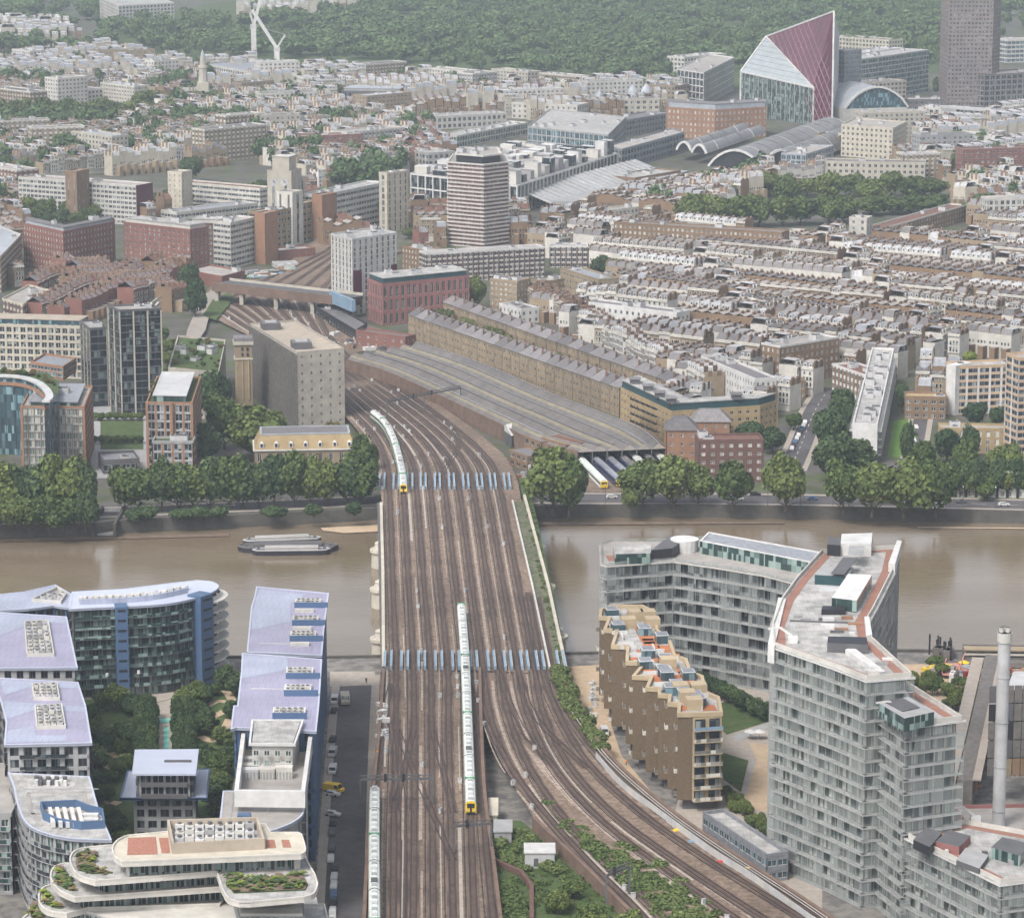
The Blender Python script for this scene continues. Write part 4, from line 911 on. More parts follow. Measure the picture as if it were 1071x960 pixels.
for i, (x, y) in enumerate([(845 - j * 1.7, 443 + j * 3.4) for j in range(9)]): carat(*P(x - 3, y), G0 + .03, -.15, ('white', 'grey_light', 'blue_panel', 'black')[i % 4], '%s car parked along the street running north from the embankment' % CN[('white', 'grey_light', 'blue_panel', 'black')[i % 4]], 'cars in the street north of the embankment')
for i, (x, y) in enumerate([(960, 448), (959, 455), (958, 462)]): carat(*P(x - 2, y), G0 + .03, 0, ('white', 'black', 'grey_light')[i], '%s car parked beside the narrow lawn behind the white slab block' % ('white', 'black', 'silver')[i])
for i, (x, y, c, r) in enumerate(((605, 518.5, 'white', 1.57), (640, 521, 'white', 1.57), (655, 518, 'grey_light', 1.57), (733, 519, 'white', 1.5), (790, 518, 'black', 1.57), (772, 523, 'grey_light', 1.57), (850, 523, 'blue_panel', 1.57), (920, 522, 'red', 1.57), (960, 525, 'white', 1.57), (1005, 526, 'grey_dark', 1.57), (1050, 529, 'white', 1.57), (368, 519, 'white', 1.5), (383, 518, 'blue_panel', 1.5), (375, 508, 'white', .3), (386, 507, 'grey_dark', .3), (240, 530, 'white', 1.5), (192, 533, 'black', 1.5))):
    carat(*P(x, y), G0 + .03, r, c, '%s car on the embankment road, %s' % (CN[c], 'west of the bridge' if x < 400 else 'number %s east of the bridge' % ('one', 'two', 'three', 'four', 'five', 'six', 'seven', 'eight', 'nine', 'ten', 'eleven')[i]), 'cars on the embankment road')
for i in range(7): carat(*P(350 - i * .4, 910 + i * 9), G0 + .03, random.uniform(-.05, .05), ('black', 'grey_light', 'white', 'blue_panel')[i % 4], '%s car parked along the street beside the cream terraced building' % ('black', 'silver', 'white', 'blue')[i % 4], 'cars beside the cream terraced building')
# pedestrian on the pavement
def person(px, py, z, label, top, legs='grey_dark'):
    x, y = P(px, py, z); rt = thing('person', label, 'person', (x, y, z)); b = MB()
    for s in (-1, 1): b.cyl(x + s * .1, y, z, z + .85, .07, legs, .1, 8)
    b.cyl(x, y, z + .82, z + 1.1, .17, top, .18, 10); b.cyl(x, y, z + 1.1, z + 1.45, .18, top, .2, 10); b.cyl(x, y, z + 1.45, z + 1.52, .2, top, .06, 10); b.cyl(x, y, z + 1.5, z + 1.6, .055, 'skin', .055, 8)
    for s in (-1, 1): b.bar((x + s * .21, y, z + 1.42), (x + s * .27, y - .05, z + .85), .09, top)
    for k in range(4): b.cyl(x, y, z + 1.56 + k * .06, z + 1.62 + k * .06, (.07, .1, .105, .085)[k], 'skin' if k < 2 else 'grey_dark', (.1, .105, .085, .03)[k], 10)
    b.build('body', rt)
M('skin', (.5, .3, .2), .7)
person(383, 714, G0 + .1, 'pedestrian in dark clothes walking at the river end of the street', 'black')
# ================================================================ FOREGROUND RIGHT: glass towers, bronze block
def glass_tower_part(rt, poly, z0, z1, st=3.35, bay=2.6, cap=60, gl='glass_pale', slab='grey_light', screen=True, skip=(), d=1.5):
    """storeys of winter-garden balconies: recessed glazing, floor edges, frameless outer screens with mullions"""
    W = []; mb = MB(); q = inset(poly, d); mb.prism(inset(q, .25), z0, z1, 'grey_dark', 'roof_white')
    ns = round((z1 - z0) / st); sh = (z1 - z0) / ns
    for k in range(len(poly)):
        a, b = poly[k], poly[(k + 1) % len(poly)]; a2, b2 = q[k], q[(k + 1) % len(q)]
        if not faces_cam(a, b, -.35): continue
        L = hypot(b[0] - a[0], b[1] - a[1])
        if L < 2: continue
        facade(mb, W, a2, b2, z0, z1, st, bay * 1.3, 'grey_dark', 'grey', .12, .1, .2)
        rr = random.Random(k + int(L)); nb = max(1, round(L / bay))
        for s in range(ns):
            sb = MB(); zz = z0 + s * sh
            sb.lbox(a, b, -d, .06, zz - .14, zz + .12, 'tower_slab'); sb.build('balcony', rt)
        pm = MB(); sm = MB()
        for s in range(ns):
            zz = z0 + s * sh
            for i in range(nb):
                t0, t1 = i / nb, (i + 1) / nb; p0, p1 = lerp(a, b, t0), lerp(a, b, t1)
                n = perp(a, b); n = (-n[0], -n[1]); o = .03
                full = rr.random() < .72
                zt_ = zz + sh - .16 if full else zz + 1.2
                pm.quad((p0[0] + n[0] * o, p0[1] + n[1] * o, zz + .13), (p1[0] + n[0] * o, p1[1] + n[1] * o, zz + .13), (p1[0] + n[0] * o, p1[1] + n[1] * o, zt_), (p0[0] + n[0] * o, p0[1] + n[1] * o, zt_), 'screen_glass')
        pm.build('glass_screen', rt, kind='stuff')
        for i in range(nb + 1):
            p0 = lerp(a, b, i / nb); ux, uy = (b[0] - a[0]) / L, (b[1] - a[1]) / L
            sm.lbox((p0[0] - ux * .03, p0[1] - uy * .03), (p0[0] + ux * .03, p0[1] + uy * .03), -.02, .07, z0, z1, 'grey')
        sm.build('mullion', rt, kind='stuff')
    mb.build('wall', rt); put_windows(rt, W, gl, 'grey_dark', cap)
M('ramp_pink', (.52, .24, .21), .7); M('tower_slab', (.32, .325, .315), .6); M('deck_rust', (.38, .14, .06), .8)
# translucent screen glass
m = bpy.data.materials.new('screen_glass'); m.use_nodes = True; t = m.node_tree; N = t.nodes; L = t.links; b = N['Principled BSDF']
b.inputs['Base Color'].default_value = (.35, .385, .37, 1); b.inputs['Roughness'].default_value = .1; b.inputs['Alpha'].default_value = .4
geo = N.new('ShaderNodeNewGeometry'); dv = N.new('ShaderNodeVectorMath'); dv.operation = 'DIVIDE'; dv.inputs[1].default_value = (2.6, 2.6, 3.35); fl = N.new('ShaderNodeVectorMath'); fl.operation = 'FLOOR'; wn = N.new('ShaderNodeTexWhiteNoise')
L.new(geo.outputs['Position'], dv.inputs[0]); L.new(dv.outputs[0], fl.inputs[0]); L.new(fl.outputs[0], wn.inputs[0]); mr = N.new('ShaderNodeMapRange'); mr.inputs[3].default_value = .08; mr.inputs[4].default_value = .55; L.new(wn.outputs[0], mr.inputs[0]); L.new(mr.outputs[0], b.inputs['Alpha']); MATS['screen_glass'] = m

zA = ZT(807, 676, 905); zB = ZT(947, 760, 968); zC = ZT(948, 876, 968)
rt = thing('glass_tower', 'tall stepped pale-glass residential tower with white roof terraces at the right', 'tower', (*P(880, 800, 30), G0))
RA = ccw(PP([(807, 676), (873, 699), (906, 712), (956, 708), (912, 668), (909, 650), (916, 638), (936, 598), (941, 573), (858, 578), (852, 584), (832, 606), (816, 628), (806, 655)], zA))
glass_tower_part(rt, RA, G0, zA - .3, cap=60)
RBp = ccw(PP([(873, 712), (947, 761), (1009, 753), (950, 716), (930, 700)], zB)); 
glass_tower_part(rt, RBp, G0, zB - .2, cap=20)
RCp = ccw(PP([(947, 876), (1046, 925), (1120, 915), (1120, 880), (1008, 860)], zC)); glass_tower_part(rt, RCp, G0 - 12, zC - .2, cap=20)
for poly, z in ((RA, zA), (RBp, zB), (RCp, zC)):
    b = MB(); b.prism(inset(poly, -.3), z - .4, z, 'white', 'roof_white', True); b.build('roof', rt); b = MB(); b.ring(inset(poly, .5), .3, z, z + 1.1, 'offwhite'); b.build('parapet', rt)
    b = MB(); b.ring(inset(poly, 1.3), 2.2, z, z + .07, 'wood_deck'); b.build('terrace_deck', rt)
def onroof(name, px, z, h, m, top=None, lift=0): b = MB(); b.prism(PP(px, z + lift), z + lift, z + lift + h, m, top, True); return b.build(name, rt)
b = MB(); q = ccw(PP([(870, 625), (896, 628), (912, 601), (887, 600)], zA + 3.2)); b.prism(q, zA, zA + 3.2, 'glass_green', 'white'); b.build('penthouse', rt)
onroof('solar_panel', [(869, 600 + 0), (883, 601), (897, 584), (882, 583)], zA, .15, 'grey_dark', lift=3.3); onroof('solar_panel', [(852, 611), (886, 613), (892, 603), (859, 602)], zA, 2.6, 'teal', 'grey')
onroof('penthouse', [(879, 581), (911, 582), (912, 570), (880, 571)], zA, 3.5, 'white', 'white'); onroof('solar_panel', [(887, 580), (903, 581), (904, 571), (888, 571)], zA, .1, 'grey', lift=3.6)
onroof('penthouse', [(865, 581), (879, 582), (879, 574), (866, 573)], zA, 3.2, 'black', 'grey_dark')
onroof('plant_enclosure', [(865, 682), (908, 684), (906, 676), (866, 675)], zA, 2.4, 'grey_dark', 'black'); onroof('roof_box', [(859, 643), (884, 643), (884, 639), (860, 639)], zA, 1.4, 'black'); onroof('roof_box', [(857, 624), (883, 624), (883, 619), (858, 619)], zA, 1.5, 'grey_light')
rr = random.Random(3)
for i in range(16):
    x, y = rr.uniform(826, 895), rr.uniform(630, 664); c = P(x, y, zA); b = MB(); b.box(*c, zA, zA + rr.uniform(.3, 1.1), rr.uniform(.6, 4), rr.uniform(.6, 1.4), rr.choice(['grey', 'grey_dark', 'white', 'grey_light', 'brick_orange'])); b.build('roof_box', rt)
for i in range(7):
    x, y = rr.uniform(905, 930), rr.uniform(690, 706); c = P(x, y, zA); b = MB(); b.box(*c, zA, zA + rr.uniform(.3, 1.1), rr.uniform(1, 4), rr.uniform(.6, 1.8), rr.choice(['grey', 'grey_light', 'white'])); b.build('roof_box', rt)
onroof('skylight_ridge', [(884, 684), (920, 708), (926, 707), (892, 681)], zA, 1.2, 'white')
onroof('roof_joint', [(826, 650), (888, 652), (888, 651), (826, 649)], zA, .25, 'grey_dark')
b = MB(); q = ccw(PP([(919, 736), (946, 752), (977, 745), (950, 729)], zB + 3)); b.prism(q, zB, zB + 3.2, 'glass_green', 'grey'); b.build('penthouse', rt); onroof('solar_panel', [(925, 734), (944, 744), (962, 740), (944, 730)], zB, .15, 'grey_dark', lift=3.3)
# window-cleaning cradle cranes
def cradle(px, z):
    c = P(*px, z); b = MB(); b.box(c[0], c[1], z, z + 1.6, 2.4, 1.8, 'white'); b.bar((c[0], c[1], z + 1.6), (c[0] - 3, c[1] + 1, z + 3.6), .5, 'white'); b.bar((c[0] - 3, c[1] + 1, z + 3.6), (c[0] - 6, c[1] + 1, z + 3.2), .4, 'white'); b.build('cleaning_crane', rt)
cradle((943, 750), zB); cradle((829, 672), zA); cradle((1020, 860), zC)
for px, h, m_, tp_ in (([(955, 887), (972, 895), (985, 880), (968, 874)], 2.2, 'black', 'grey_dark'), ([(978, 888), (1003, 894), (1015, 882), (992, 876)], 2, 'brick_pink', 'grey_dark'), ([(1000, 905), (1024, 914), (1034, 900), (1010, 892)], 1.4, 'grey_dark', 'grey'), ([(1036, 897), (1066, 906), (1078, 893), (1048, 886)], 2.6, 'glass_green', 'grey_dark')): onroof('penthouse', px, zC, h, m_, tp_)
for i in range(12): x = rr.uniform(965, 1060); c = P(x, 880 + (x - 965) * .2 + rr.uniform(0, 10), zC); b = MB(); b.box(*c, zC, zC + 1, rr.uniform(.6, 2), rr.uniform(.6, 1.6), rr.choice(['white', 'grey', 'grey_dark', 'bush', 'offwhite'])); b.build('roof_box', rt)
# blade-shaped west ends
b = MB(); q = P(803, 676, zA), P(810, 678, zA), P(822, 628, zA), P(814, 627, zA); b.prism(q, zA - 4, zA + .6, 'white'); b.build('white_fin', rt)
b = MB(); a_, c_ = P(936, 599, zA), P(943, 575, zA); b.prism([a_, c_, P(938, 574, zA), P(929, 598, zA)], zA - .2, zA + 2.5, 'white'); b.build('white_fin', rt)
b = MB(); b.prism(PP([(912, 670), (909, 651), (904, 651), (906, 671)], zA), zA - .2, zA + 1.6, 'white'); b.build('white_fin', rt)
# ---- curved glass block by the river
zR = ZT(704, 587, 706)
fr_ = [(628, 590), (635, 592), (704, 587), (752, 594), (800, 602), (850, 615)]; bk = [(860, 580), (800, 572), (752, 562), (704, 566), (640, 566), (627, 570)]
rt = thing('glass_apartment_block', 'angled dark-glass apartment block behind the bronze block, its roof set with planted terraces', 'apartment block', (*P(730, 590, zR), G0))
poly = ccw(PP(fr_ + bk, zR)); glass_tower_part(rt, poly, G0, zR - .3, cap=100, gl='glass', d=1.8, st=3.8)
b = MB(); b.prism(inset(poly, -.2), zR - .4, zR, 'offwhite', 'roof_felt', True); b.build('roof', rt); b = MB(); b.ring(inset(poly, .4), .25, zR, zR + 1, 'screen_glass'); b.build('parapet', rt)
onroof('terrace_deck', [(633, 581), (637, 587), (700, 583), (716, 566), (708, 566), (697, 578), (640, 581)], zR, .08, 'wood_deck')
b = MB(); b.prism(PP([(643, 579.5), (680, 578.5), (682, 569), (641, 570)], zR + 3.2), zR, zR + 3.2, 'glass_green', 'roof_white'); b.build('penthouse', rt)
b = MB(); b.prism(PP([(681, 580), (703, 578), (722, 564), (700, 565)], zR + 2), zR, zR + 3.4, 'black', 'grey_dark'); b.build('plant_enclosure', rt)
b = MB(); c = P(716, 566, zR + 3); b.cyl(*c, zR, zR + 3.8, 4, 'white', 4.4, 16); b.build('roof_drum', rt)
b = MB(); b.prism(PP([(732, 566), (850, 589), (858, 578), (741, 557)], zR + 3.8), zR, zR + 3.8, 'glass_green', 'slate_blue'); b.build('penthouse', rt)
b = MB(); b.ring(PP([(732, 566), (850, 589), (858, 578), (741, 557)], zR + 3.8), .6, zR + 3.8, zR + 4.1, 'white'); b.build('roof_rim', rt)
planting([(733, 573), (785, 584), (786, 588), (733, 578)], zR, 40, ('bush', 'leaf_olive', 'bush'), seed=8, s=(.4, .9))
# ---- bronze sawtooth block
zS = ZT(723, 749, 850)
rt = thing('bronze_apartment_block', 'bronze-clad sawtooth apartment block with cream rims and rust-coloured roof terraces', 'apartment block', (*P(690, 700, zS), G0))
steps = [(627, 646, 637), (632, 659, 645), (640, 676, 656), (655, 693, 674), (662, 708, 681), (676, 720, 689), (689, 727, 700), (699, 736, 710), (709, 747, 724)]
lf = []
for i, (x0, y, x1) in enumerate(steps):
    lf += [(x0, y), (x1 if i < 8 else 724, y + (.8 if i < 8 else 0))]
east = [(755, 746), (752, 730), (738, 724), (735, 708), (722, 703), (718, 690), (706, 686), (700, 668), (688, 660), (684, 640), (672, 634), (640, 634), (628, 638)]
poly = ccw(PP(lf + east, zS)); mb = MB(); mb.prism(poly, G0 + 3, zS - .6, 'bronze', 'roof_white'); mb.prism(inset(poly, 1.5), G0, G0 + 3, 'grey_dark'); mb.build('wall', rt)
b = MB(); b.ring(inset(poly, -.25), .9, zS - .7, zS + .5, 'bronze_light'); b.build('parapet', rt)
for i, (x0, y, x1) in enumerate(steps):
    a, c = P(x0, y, zS), P(x1, y, zS)
    for s in range(8):      # small side balconies poking out of each notch
        zz = G0 + 4 + s * 3; nx = P(x0 - 1.2, y + 1, zS)
        if (s + i) % 2 == 0:
            b = MB(); b.box(nx[0], nx[1] + 3, zz, zz + .2, 1.0, 2.6, 'bronze_light'); b.box(nx[0] - .5, nx[1] + 3, zz + .2, zz + 1.3, .08, 2.6, 'curtain'); b.box(nx[0], nx[1] + 1.7, zz + .2, zz + 1.3, 1.0, .08, 'curtain'); b.build('balcony', rt)
fa, fb = P(725, 748, zS), P(755, 746, zS); W = []; fm = MB(); facade(fm, W, fa, fb, G0 + 3, zS - .8, 3.1, 3.2, 'bronze_light', None, .3, .25, .3); 
W = [(w_[0], w_[1] - .45, *w_[2:]) for w_ in W]; fm.build('front_bay', rt); put_windows(rt, W, 'glass', 'black', 60)
for s in range(7):
    zz = G0 + 3.2 + s * (zS - G0 - 4) / 7; b = MB(); b.lbox(fa, fb, 0, 1.5, zz - .15, zz + .1, 'bronze_light'); b.lbox(fa, fb, 1.42, 1.5, zz + .1, zz + 1.0, 'curtain' if s != 6 else 'blue_light'); b.build('balcony', rt)
rr = random.Random(9)
for i in range(26):
    t_ = i / 26; y = 642 + t_ * 100; xl = np.interp(y, [646, 676, 708, 747], [634, 650, 680, 724]); xr = np.interp(y, [640, 660, 703, 746], [680, 692, 722, 750])
    for u in (.12, .38, .62, .88):
        if rr.random() < .25: continue
        x = xl + (xr - xl) * u; c = P(x, y, zS); k = rr.random()
        b = MB()
        if k < .35: b.box(*c, zS - .55, zS - .4, rr.uniform(3, 5), rr.uniform(4, 7), 'deck_rust', .1); b.build('terrace_deck', rt)
        elif k < .55: b.box(*c, zS - .6, zS + 1.8, 3.6, 5, 'glass_blue', .1, 'grey_light'); b.box(c[0], c[1], zS + 1.8, zS + 2, 3.0, 3.4, 'slate_blue', .1); b.build('roof_lantern', rt)
        elif k < .75 and u > .3: b.box(*c, zS - .6, zS + 2.3, 4.2, 4.2, 'bronze_light', .1); b.build('stair_box', rt)
        else: b.box(*c, zS - .6, zS + .5, 4.5, .3, 'white', .1 + (1.57 if k > .9 else 0)); b.build('terrace_wall', rt)

# ---- ground, lawns, promenade east of the railway
def gsheet(name, px, m, z=G0 + .06): b = MB(); b.sheet(PP(px, z), z, m); return structure(b, name)
b = MB(); b.prism(PP([(572, 842), (600, 858), (660, 905), (735, 962), (765, 990), (700, 990), (640, 922), (585, 868)], ZR - 1.3), G0 - 1, ZR - 1.3, 'earth', 'grass'); structure(b, 'verge')
gsheet('yard', [(592, 697), (628, 695), (640, 760), (650, 790), (700, 850), (650, 810), (612, 760)], 'sand', G0 + .05)
gsheet('pavement', [(740, 700), (860, 700), (860, 990), (700, 870), (730, 760)], 'pave', G0 + .045)
gsheet('lawn', [(752, 735), (770, 732), (812, 745), (812, 752), (760, 768), (750, 758)], 'grass_bright' if 0 else 'grass', G0 + .08)
gsheet('lawn', [(750, 785), (783, 795), (775, 828), (757, 815)], 'grass', G0 + .08)
gsheet('path', [(783, 776), (806, 779), (806, 850), (765, 840), (780, 820), (792, 795)], 'sand', G0 + .07); gsheet('path', [(765, 770), (812, 752), (812, 757), (770, 776)], 'grey', G0 + .09)
gsheet('path', [(786, 793), (790, 797), (775, 845), (768, 842), (780, 820)], 'grey', G0 + .1)
gsheet('promenade', [(880, 694.3), (1120, 694.3), (1120, 712), (1040, 712), (1040, 720), (1010, 790), (1004, 860), (960, 860), (930, 760)], 'sand', G0 + .05)
gsheet('terrace', [(955, 722), (1005, 740), (1000, 752), (950, 733)], 'roof_white', G0 + .09); gsheet('terrace', [(958, 735), (1006, 752), (1004, 764), (972, 750)], 'roof_white', G0 + .1)
gsheet('path', [(1030, 700), (1036, 702), (1013, 770), (1006, 765)], 'grey', G0 + .11)
# low glazed link building beside the fence
bldg('link_building', 'long low grey-glass building with a flat white roof beside the railway fence', [(735, 848), (802, 893)], 905, 6, st=3.5, bay=3, wall='slate_blue', gl='glass_blue', roof='roof_white', pf=.15, sf=.5, units=0, cap=20, bidx=1, ztop=G0 + 7.5)
ft = thing('hoarding', 'pale grey panelled fence following the curve of the railway', 'fence', (*P(760, 880), G0)); fp = smooth([Pr(*q) for q in ((640, 792), (668, 822), (705, 850), (760, 890), (800, 915), (850, 950), (900, 985))], 5); fp = offset(fp, -4.5)
for i in range(len(fp) - 1):
    a, c = fp[i], fp[i + 1]; b = MB(); b.lbox(a, c, -.1, .1, ZR - 3, ZR + 1.8, 'grey_light' if i % 3 else 'offwhite')
    n = 6
    for j in range(n): p0 = lerp(a, c, (j + .5) / n); b.box(p0[0], p0[1], ZR - 3, ZR + 1.9, .22, .22, 'grey')
    b.build('panel', ft)
wt = thing('railing', 'white steel walkway railing along the outside of the curving tracks', 'railing', (*Pr(700, 850), ZR)); wp = offset(smooth([Pr(*q) for q in ((603, 745), (640, 796), (700, 849), (760, 891), (840, 943), (900, 985))], 6), .2)
for o_ in (0, .9, 1.8):
    b = MB(); b.strip(wp, -.08 - o_, .08 - o_, ZR + .7, 'offwhite', h=.14); b.build('rail', wt)
for i, c in enumerate(wp[::2]): b = MB(); b.box(c[0], c[1], ZR, ZR + .8, .15, 2.2, 'grey_light'); b.build('post', wt)
# workers' kit beside the curve
for px, m_, lab in (((708, 872), 'yellow', 'yellow tool box beside the railway fence'), ((724, 884), 'blue_light', 'blue covered crate beside the railway fence'), ((754, 905), 'red', 'red tool crate beside the fence'), ((783, 912), 'yellow', 'pile of yellow timbers by the fence')):
    c = P(*px, ZR - 1); b = MB(); b.box(*c, ZR - 1, ZR + .1, 2, 1.3, m_, .4); b.box(c[0], c[1], ZR + .1, ZR + .35, 1.5, .9, m_, .4); tag(b.build('crate'), lab, 'crate')
b = MB(); b.strip(offset(fp, 2.6), -2.2, 2.2, G0, 'grey_dark', h=ZR - G0 - 1.05); structure(b, 'service_path')
# track-side cabins in the verge
def cabin(px0, px1, base, depth, h, wall, roofm, label, z0=ZR - 2, nm='relay_cabin'):
    a, c = P(px0, base, z0), P(px1, base + (px1 - px0) * .0, z0); n = (0, 1); poly = ccw([a, c, (c[0], c[1] + depth), (a[0], a[1] + depth)])
    r_ = thing(nm, label, 'cabin', (*a, z0)); b = MB(); b.prism(poly, z0 - .6, z0 + h, wall); b.build('wall', r_); b = MB(); b.prism(inset(poly, -.25), z0 + h, z0 + h + .3, roofm, None, True); b.build('roof', r_)
    b = MB(); mid_ = lerp(a, c, .3); b.lbox(mid_, lerp(a, c, .45), .0, .08, z0 + .1, z0 + 2.1, 'grey_dark'); b.build('door', r_)
cabin(517, 535, 882, 9, 3.0, 'grey', 'grey', 'grey flat-roofed relay cabin on the verge between the lines'); cabin(549, 580, 906, 7, 3.4, 'grey_light', 'white', 'white-roofed portable cabin on the verge between the lines')
cabin(500, 520, 855, 14, .5, 'stone', 'cream', 'low pale concrete platform beside the waiting train nose')
# retaining wall of the verge
b = MB(); b.strip(PP([(518, 918), (545, 930), (556, 945), (556, 980)], G0), -.5, .5, G0 - 1, 'brick_purple', h=6); tag(b.build('retaining_wall'), 'dark brick retaining wall in the bushes between the lines', 'wall')
# chimney / steel vent stack
x, y = P(1043, 893, G0); hS = ZT(1043, 661, 893)
ct = thing('vent_stack', 'tall pale steel chimney standing in front of the building site at the right', 'chimney', (x, y, G0)); b = MB()
for k in range(5): z0_, z1_ = G0 + (hS - G0) * k / 5, G0 + (hS - G0) * (k + 1) / 5; b.cyl(x, y, z0_, z1_ - .15, 1.6, 'steel_pale' if 0 else 'grey_light', 1.6, 20); b.cyl(x, y, z1_ - .15, z1_, 1.72, 'grey', 1.72, 20)
b.build('shaft', ct); b = MB()
for dx, dy in ((-.8, 0), (.8, 0), (0, .8)): b.cyl(x + dx, y + dy, hS, hS + 1.2, .6, 'offwhite', .55, 12, 'black')
b.cyl(x, y, hS - 2.5, hS, 1.85, 'offwhite', 1.85, 20); b.build('cap', ct)
# building site right
rt = thing('power_station_wall', 'dark brick power station flank with brown piers behind the pale steel chimney', 'building', (*P(1060, 850), G0))
b = MB(); q = ccw(PP([(1052, 722), (1071, 721), (1130, 719), (1140, 700), (1060, 702)], G0 + 24)); b.prism(q, G0, G0 + 24, 'concrete_dark', 'grey_light'); b.build('wall', rt)
zz = G0 + 24
for i in range(7):
    b = MB(); a = P(1054 + i * 5, 722 - i * .1, zz); b.box(a[0], a[1] - .4, G0, zz + .4, .6, .8, 'black'); b.build('pier', rt)
for k in range(1, 6): b = MB(); a, c = P(1052, 722, zz), P(1125, 719, zz); b.lbox(a, c, 0, .5, G0 + k * 4 - .4, G0 + k * 4, 'brick_brown'); b.build('string_course', rt)
bldg('retaining_block', 'low brick-brown podium with weathered wall at the foot of the steel chimney', [(1015, 868), (1110, 866)], 905, 20, wall='brick_pink', st=4, bay=6, pf=.8, sf=.6, units=0, cap=8, ztop=G0 + 8)
pb_ = thing('site_conveyor', 'dark lattice ramp with orange brackets climbing towards the jetty', 'scaffold', (*P(1020, 850), G0)); a, c = P(1008, 850, G0), P(1037, 715, G0)
b = MB(); b.lbox(a, c, -2, 2, G0, G0 + 9, 'concrete_dark'); b.build('wall', pb_)
b = MB(); b.lbox(a, c, 2, 4.2, G0 + 9, G0 + 9.5, 'pave'); b.lbox(a, c, -6, -2.5, G0 + 7, G0 + 8, 'pave'); b.build('deck', pb_)
for i in range(9): q = lerp(a, c, (i + .5) / 9); b = MB(); b.box(q[0] + 2.6, q[1], G0 + 3, G0 + 8, .8, .8, 'brick_orange'); b.box(q[0] + 3.2, q[1], G0 + 5, G0 + 5.6, 2.2, .6, 'brick_orange'); b.build('bracket', pb_)
# jetty
jt = thing('jetty', 'old dark steel jetty with red ramp standing in the river at the right', 'jetty', (*P(1040, 690, 0), 0)); 
a, c = P(982, 692, 6), P(1120, 694, 6)
b = MB(); b.lbox(a, c, -12, 0, 4.5, 6, 'concrete_dark'); b.build('deck', jt)
for i in range(16): q = lerp(a, c, i / 15); b = MB(); b.cyl(q[0], q[1] + 1, -1, 4.6, .5, 'black', n=8); b.cyl(q[0], q[1] + 10, -1, 4.6, .5, 'black', n=8); b.build('pile', jt)
b = MB(); b.lbox(lerp(a, c, .2), c, -10, -9.5, 6, 9, 'concrete_dark'); b.lbox(lerp(a, c, .2), c, -3, -2.6, 7.5, 8, 'stone'); b.lbox(lerp(a, c, .2), c, -8, -4, 8.6, 9, 'brick_stock'); b.build('gantry_beam', jt)
b = MB()
for i in range(12): u = .0 + .01 * i; q = lerp(a, c, u); b.box(q[0] + random.uniform(-2, 2), q[1] + random.uniform(1, 10), 6, 6 + random.uniform(2, 7), .5, .5, 'black'); b.box(q[0], q[1] + random.uniform(2, 9), 6, 9, 2, 2, 'concrete_dark')
b.build('crane_base', jt)
b = MB(); p0, p1 = P(994, 704, 6), P(1001, 684, 6); b.strip([p0, p1], -2.4, 2.4, 5.2, 'ramp_pink', h=.5); b.strip([p0, p1], -2.6, -2.3, 5.7, 'ramp_pink', h=1.2); b.strip([p0, p1], 2.3, 2.6, 5.7, 'ramp_pink', h=1.2)
b.build('ramp', jt)
for i, (x, y) in enumerate(((962, 716), (972, 712), (980, 720), (990, 722), (1003, 716), (1000, 732), (992, 730), (1008, 736), (985, 702), (978, 696), (1010, 728), (968, 722), (955, 718), (975, 722), (1013, 722), (996, 737))):
    X, Y = P(x, y + 6); tree(X, Y, G0, random.uniform(2, 3.4), random.uniform(3.5, 6.5), 'small tree planted on the riverside terraces by the jetty', 'leaf', 'small trees on the riverside terraces', trunk=.3)
for i, (x, y, c_) in enumerate(((1010, 707, 'red'), (1018, 708, 'red'), (1008, 700, 'yellow'), (1004, 706, 'brick_orange'))):
    c = P(x, y); b = MB(); b.cyl(*c, G0, G0 + 2.2, .12, 'white', n=6); b.cyl(*c, G0 + 2.2, G0 + 3, 1.8, c_, .1, 8); tag(b.build('parasol'), ('red parasol nearest the ramp', 'red parasol right of the other one', 'yellow parasol behind the red ones', 'orange parasol left of the red ones')[i] + ' on the promenade', 'parasol')
for i in range(9):
    c = P(1019 - i * 1.6, 722 + i * 6); carat(*c, G0 + .05, -.1, ('white', 'black', 'grey_light', 'blue_panel', 'red')[i % 5], '%s car parked in the line between the promenade and the building site' % ('white', 'black', 'silver', 'blue', 'red')[i % 5], 'cars parked by the building site')
for i in range(26):    # bushes beside link building
    x, y = random.uniform(757, 806), 0; y = 838 + (x - 757) * .75 + random.uniform(-9, 6); X, Y = P(x, y); tree(X, Y, G0, random.uniform(1.2, 2.4), random.uniform(2, 4), 'small leafy shrub between the link building and the tower', 'leaf', 'shrubs beside the link building', trunk=.1, name='bush')
for i in range(8): X, Y = P(735 + i * 9, 722 + i * 4.5); tree(X, Y, G0, 3.2, 6, 'dark tree on the lawn edge below the angled glass block', 'leaf_dark', 'trees below the angled glass block', trunk=.2)
# parasol pair on terrace
for x in (785, 794):
    c = P(x, 773); b = MB(); b.cyl(*c, G0, G0 + 2.3, .1, 'white', n=6); b.cyl(*c, G0 + 2.3, G0 + 3, 1.9, 'white', .1, 8); tag(b.build('parasol'), 'white parasol on the terrace by the lawns, %s one' % ('left' if x < 790 else 'right'), 'parasol')
# dumped sacks and van in the yard by the bronze block
for i in range(22):
    x, y = random.uniform(617, 624), random.uniform(715, 752); c = P(x, y); b = MB(); b.box(*c, G0, G0 + random.uniform(.4, 1.1), random.uniform(.6, 1.6), random.uniform(.6, 1.6), random.choice(['offwhite', 'grey_light', 'white', 'grey']), random.random()); b.cyl(*c, G0 + 1, G0 + 1.2, .3, 'white', .1, 6); tag(b.build('rubble_sack'), 'pale sack in the rubble heap beside the bronze block', 'sack', 'rubble sacks in the yard')
carat(*P(632, 768), G0 + .05, .1, 'grey_light', 'silver van parked at the foot of the bronze block', van=True)
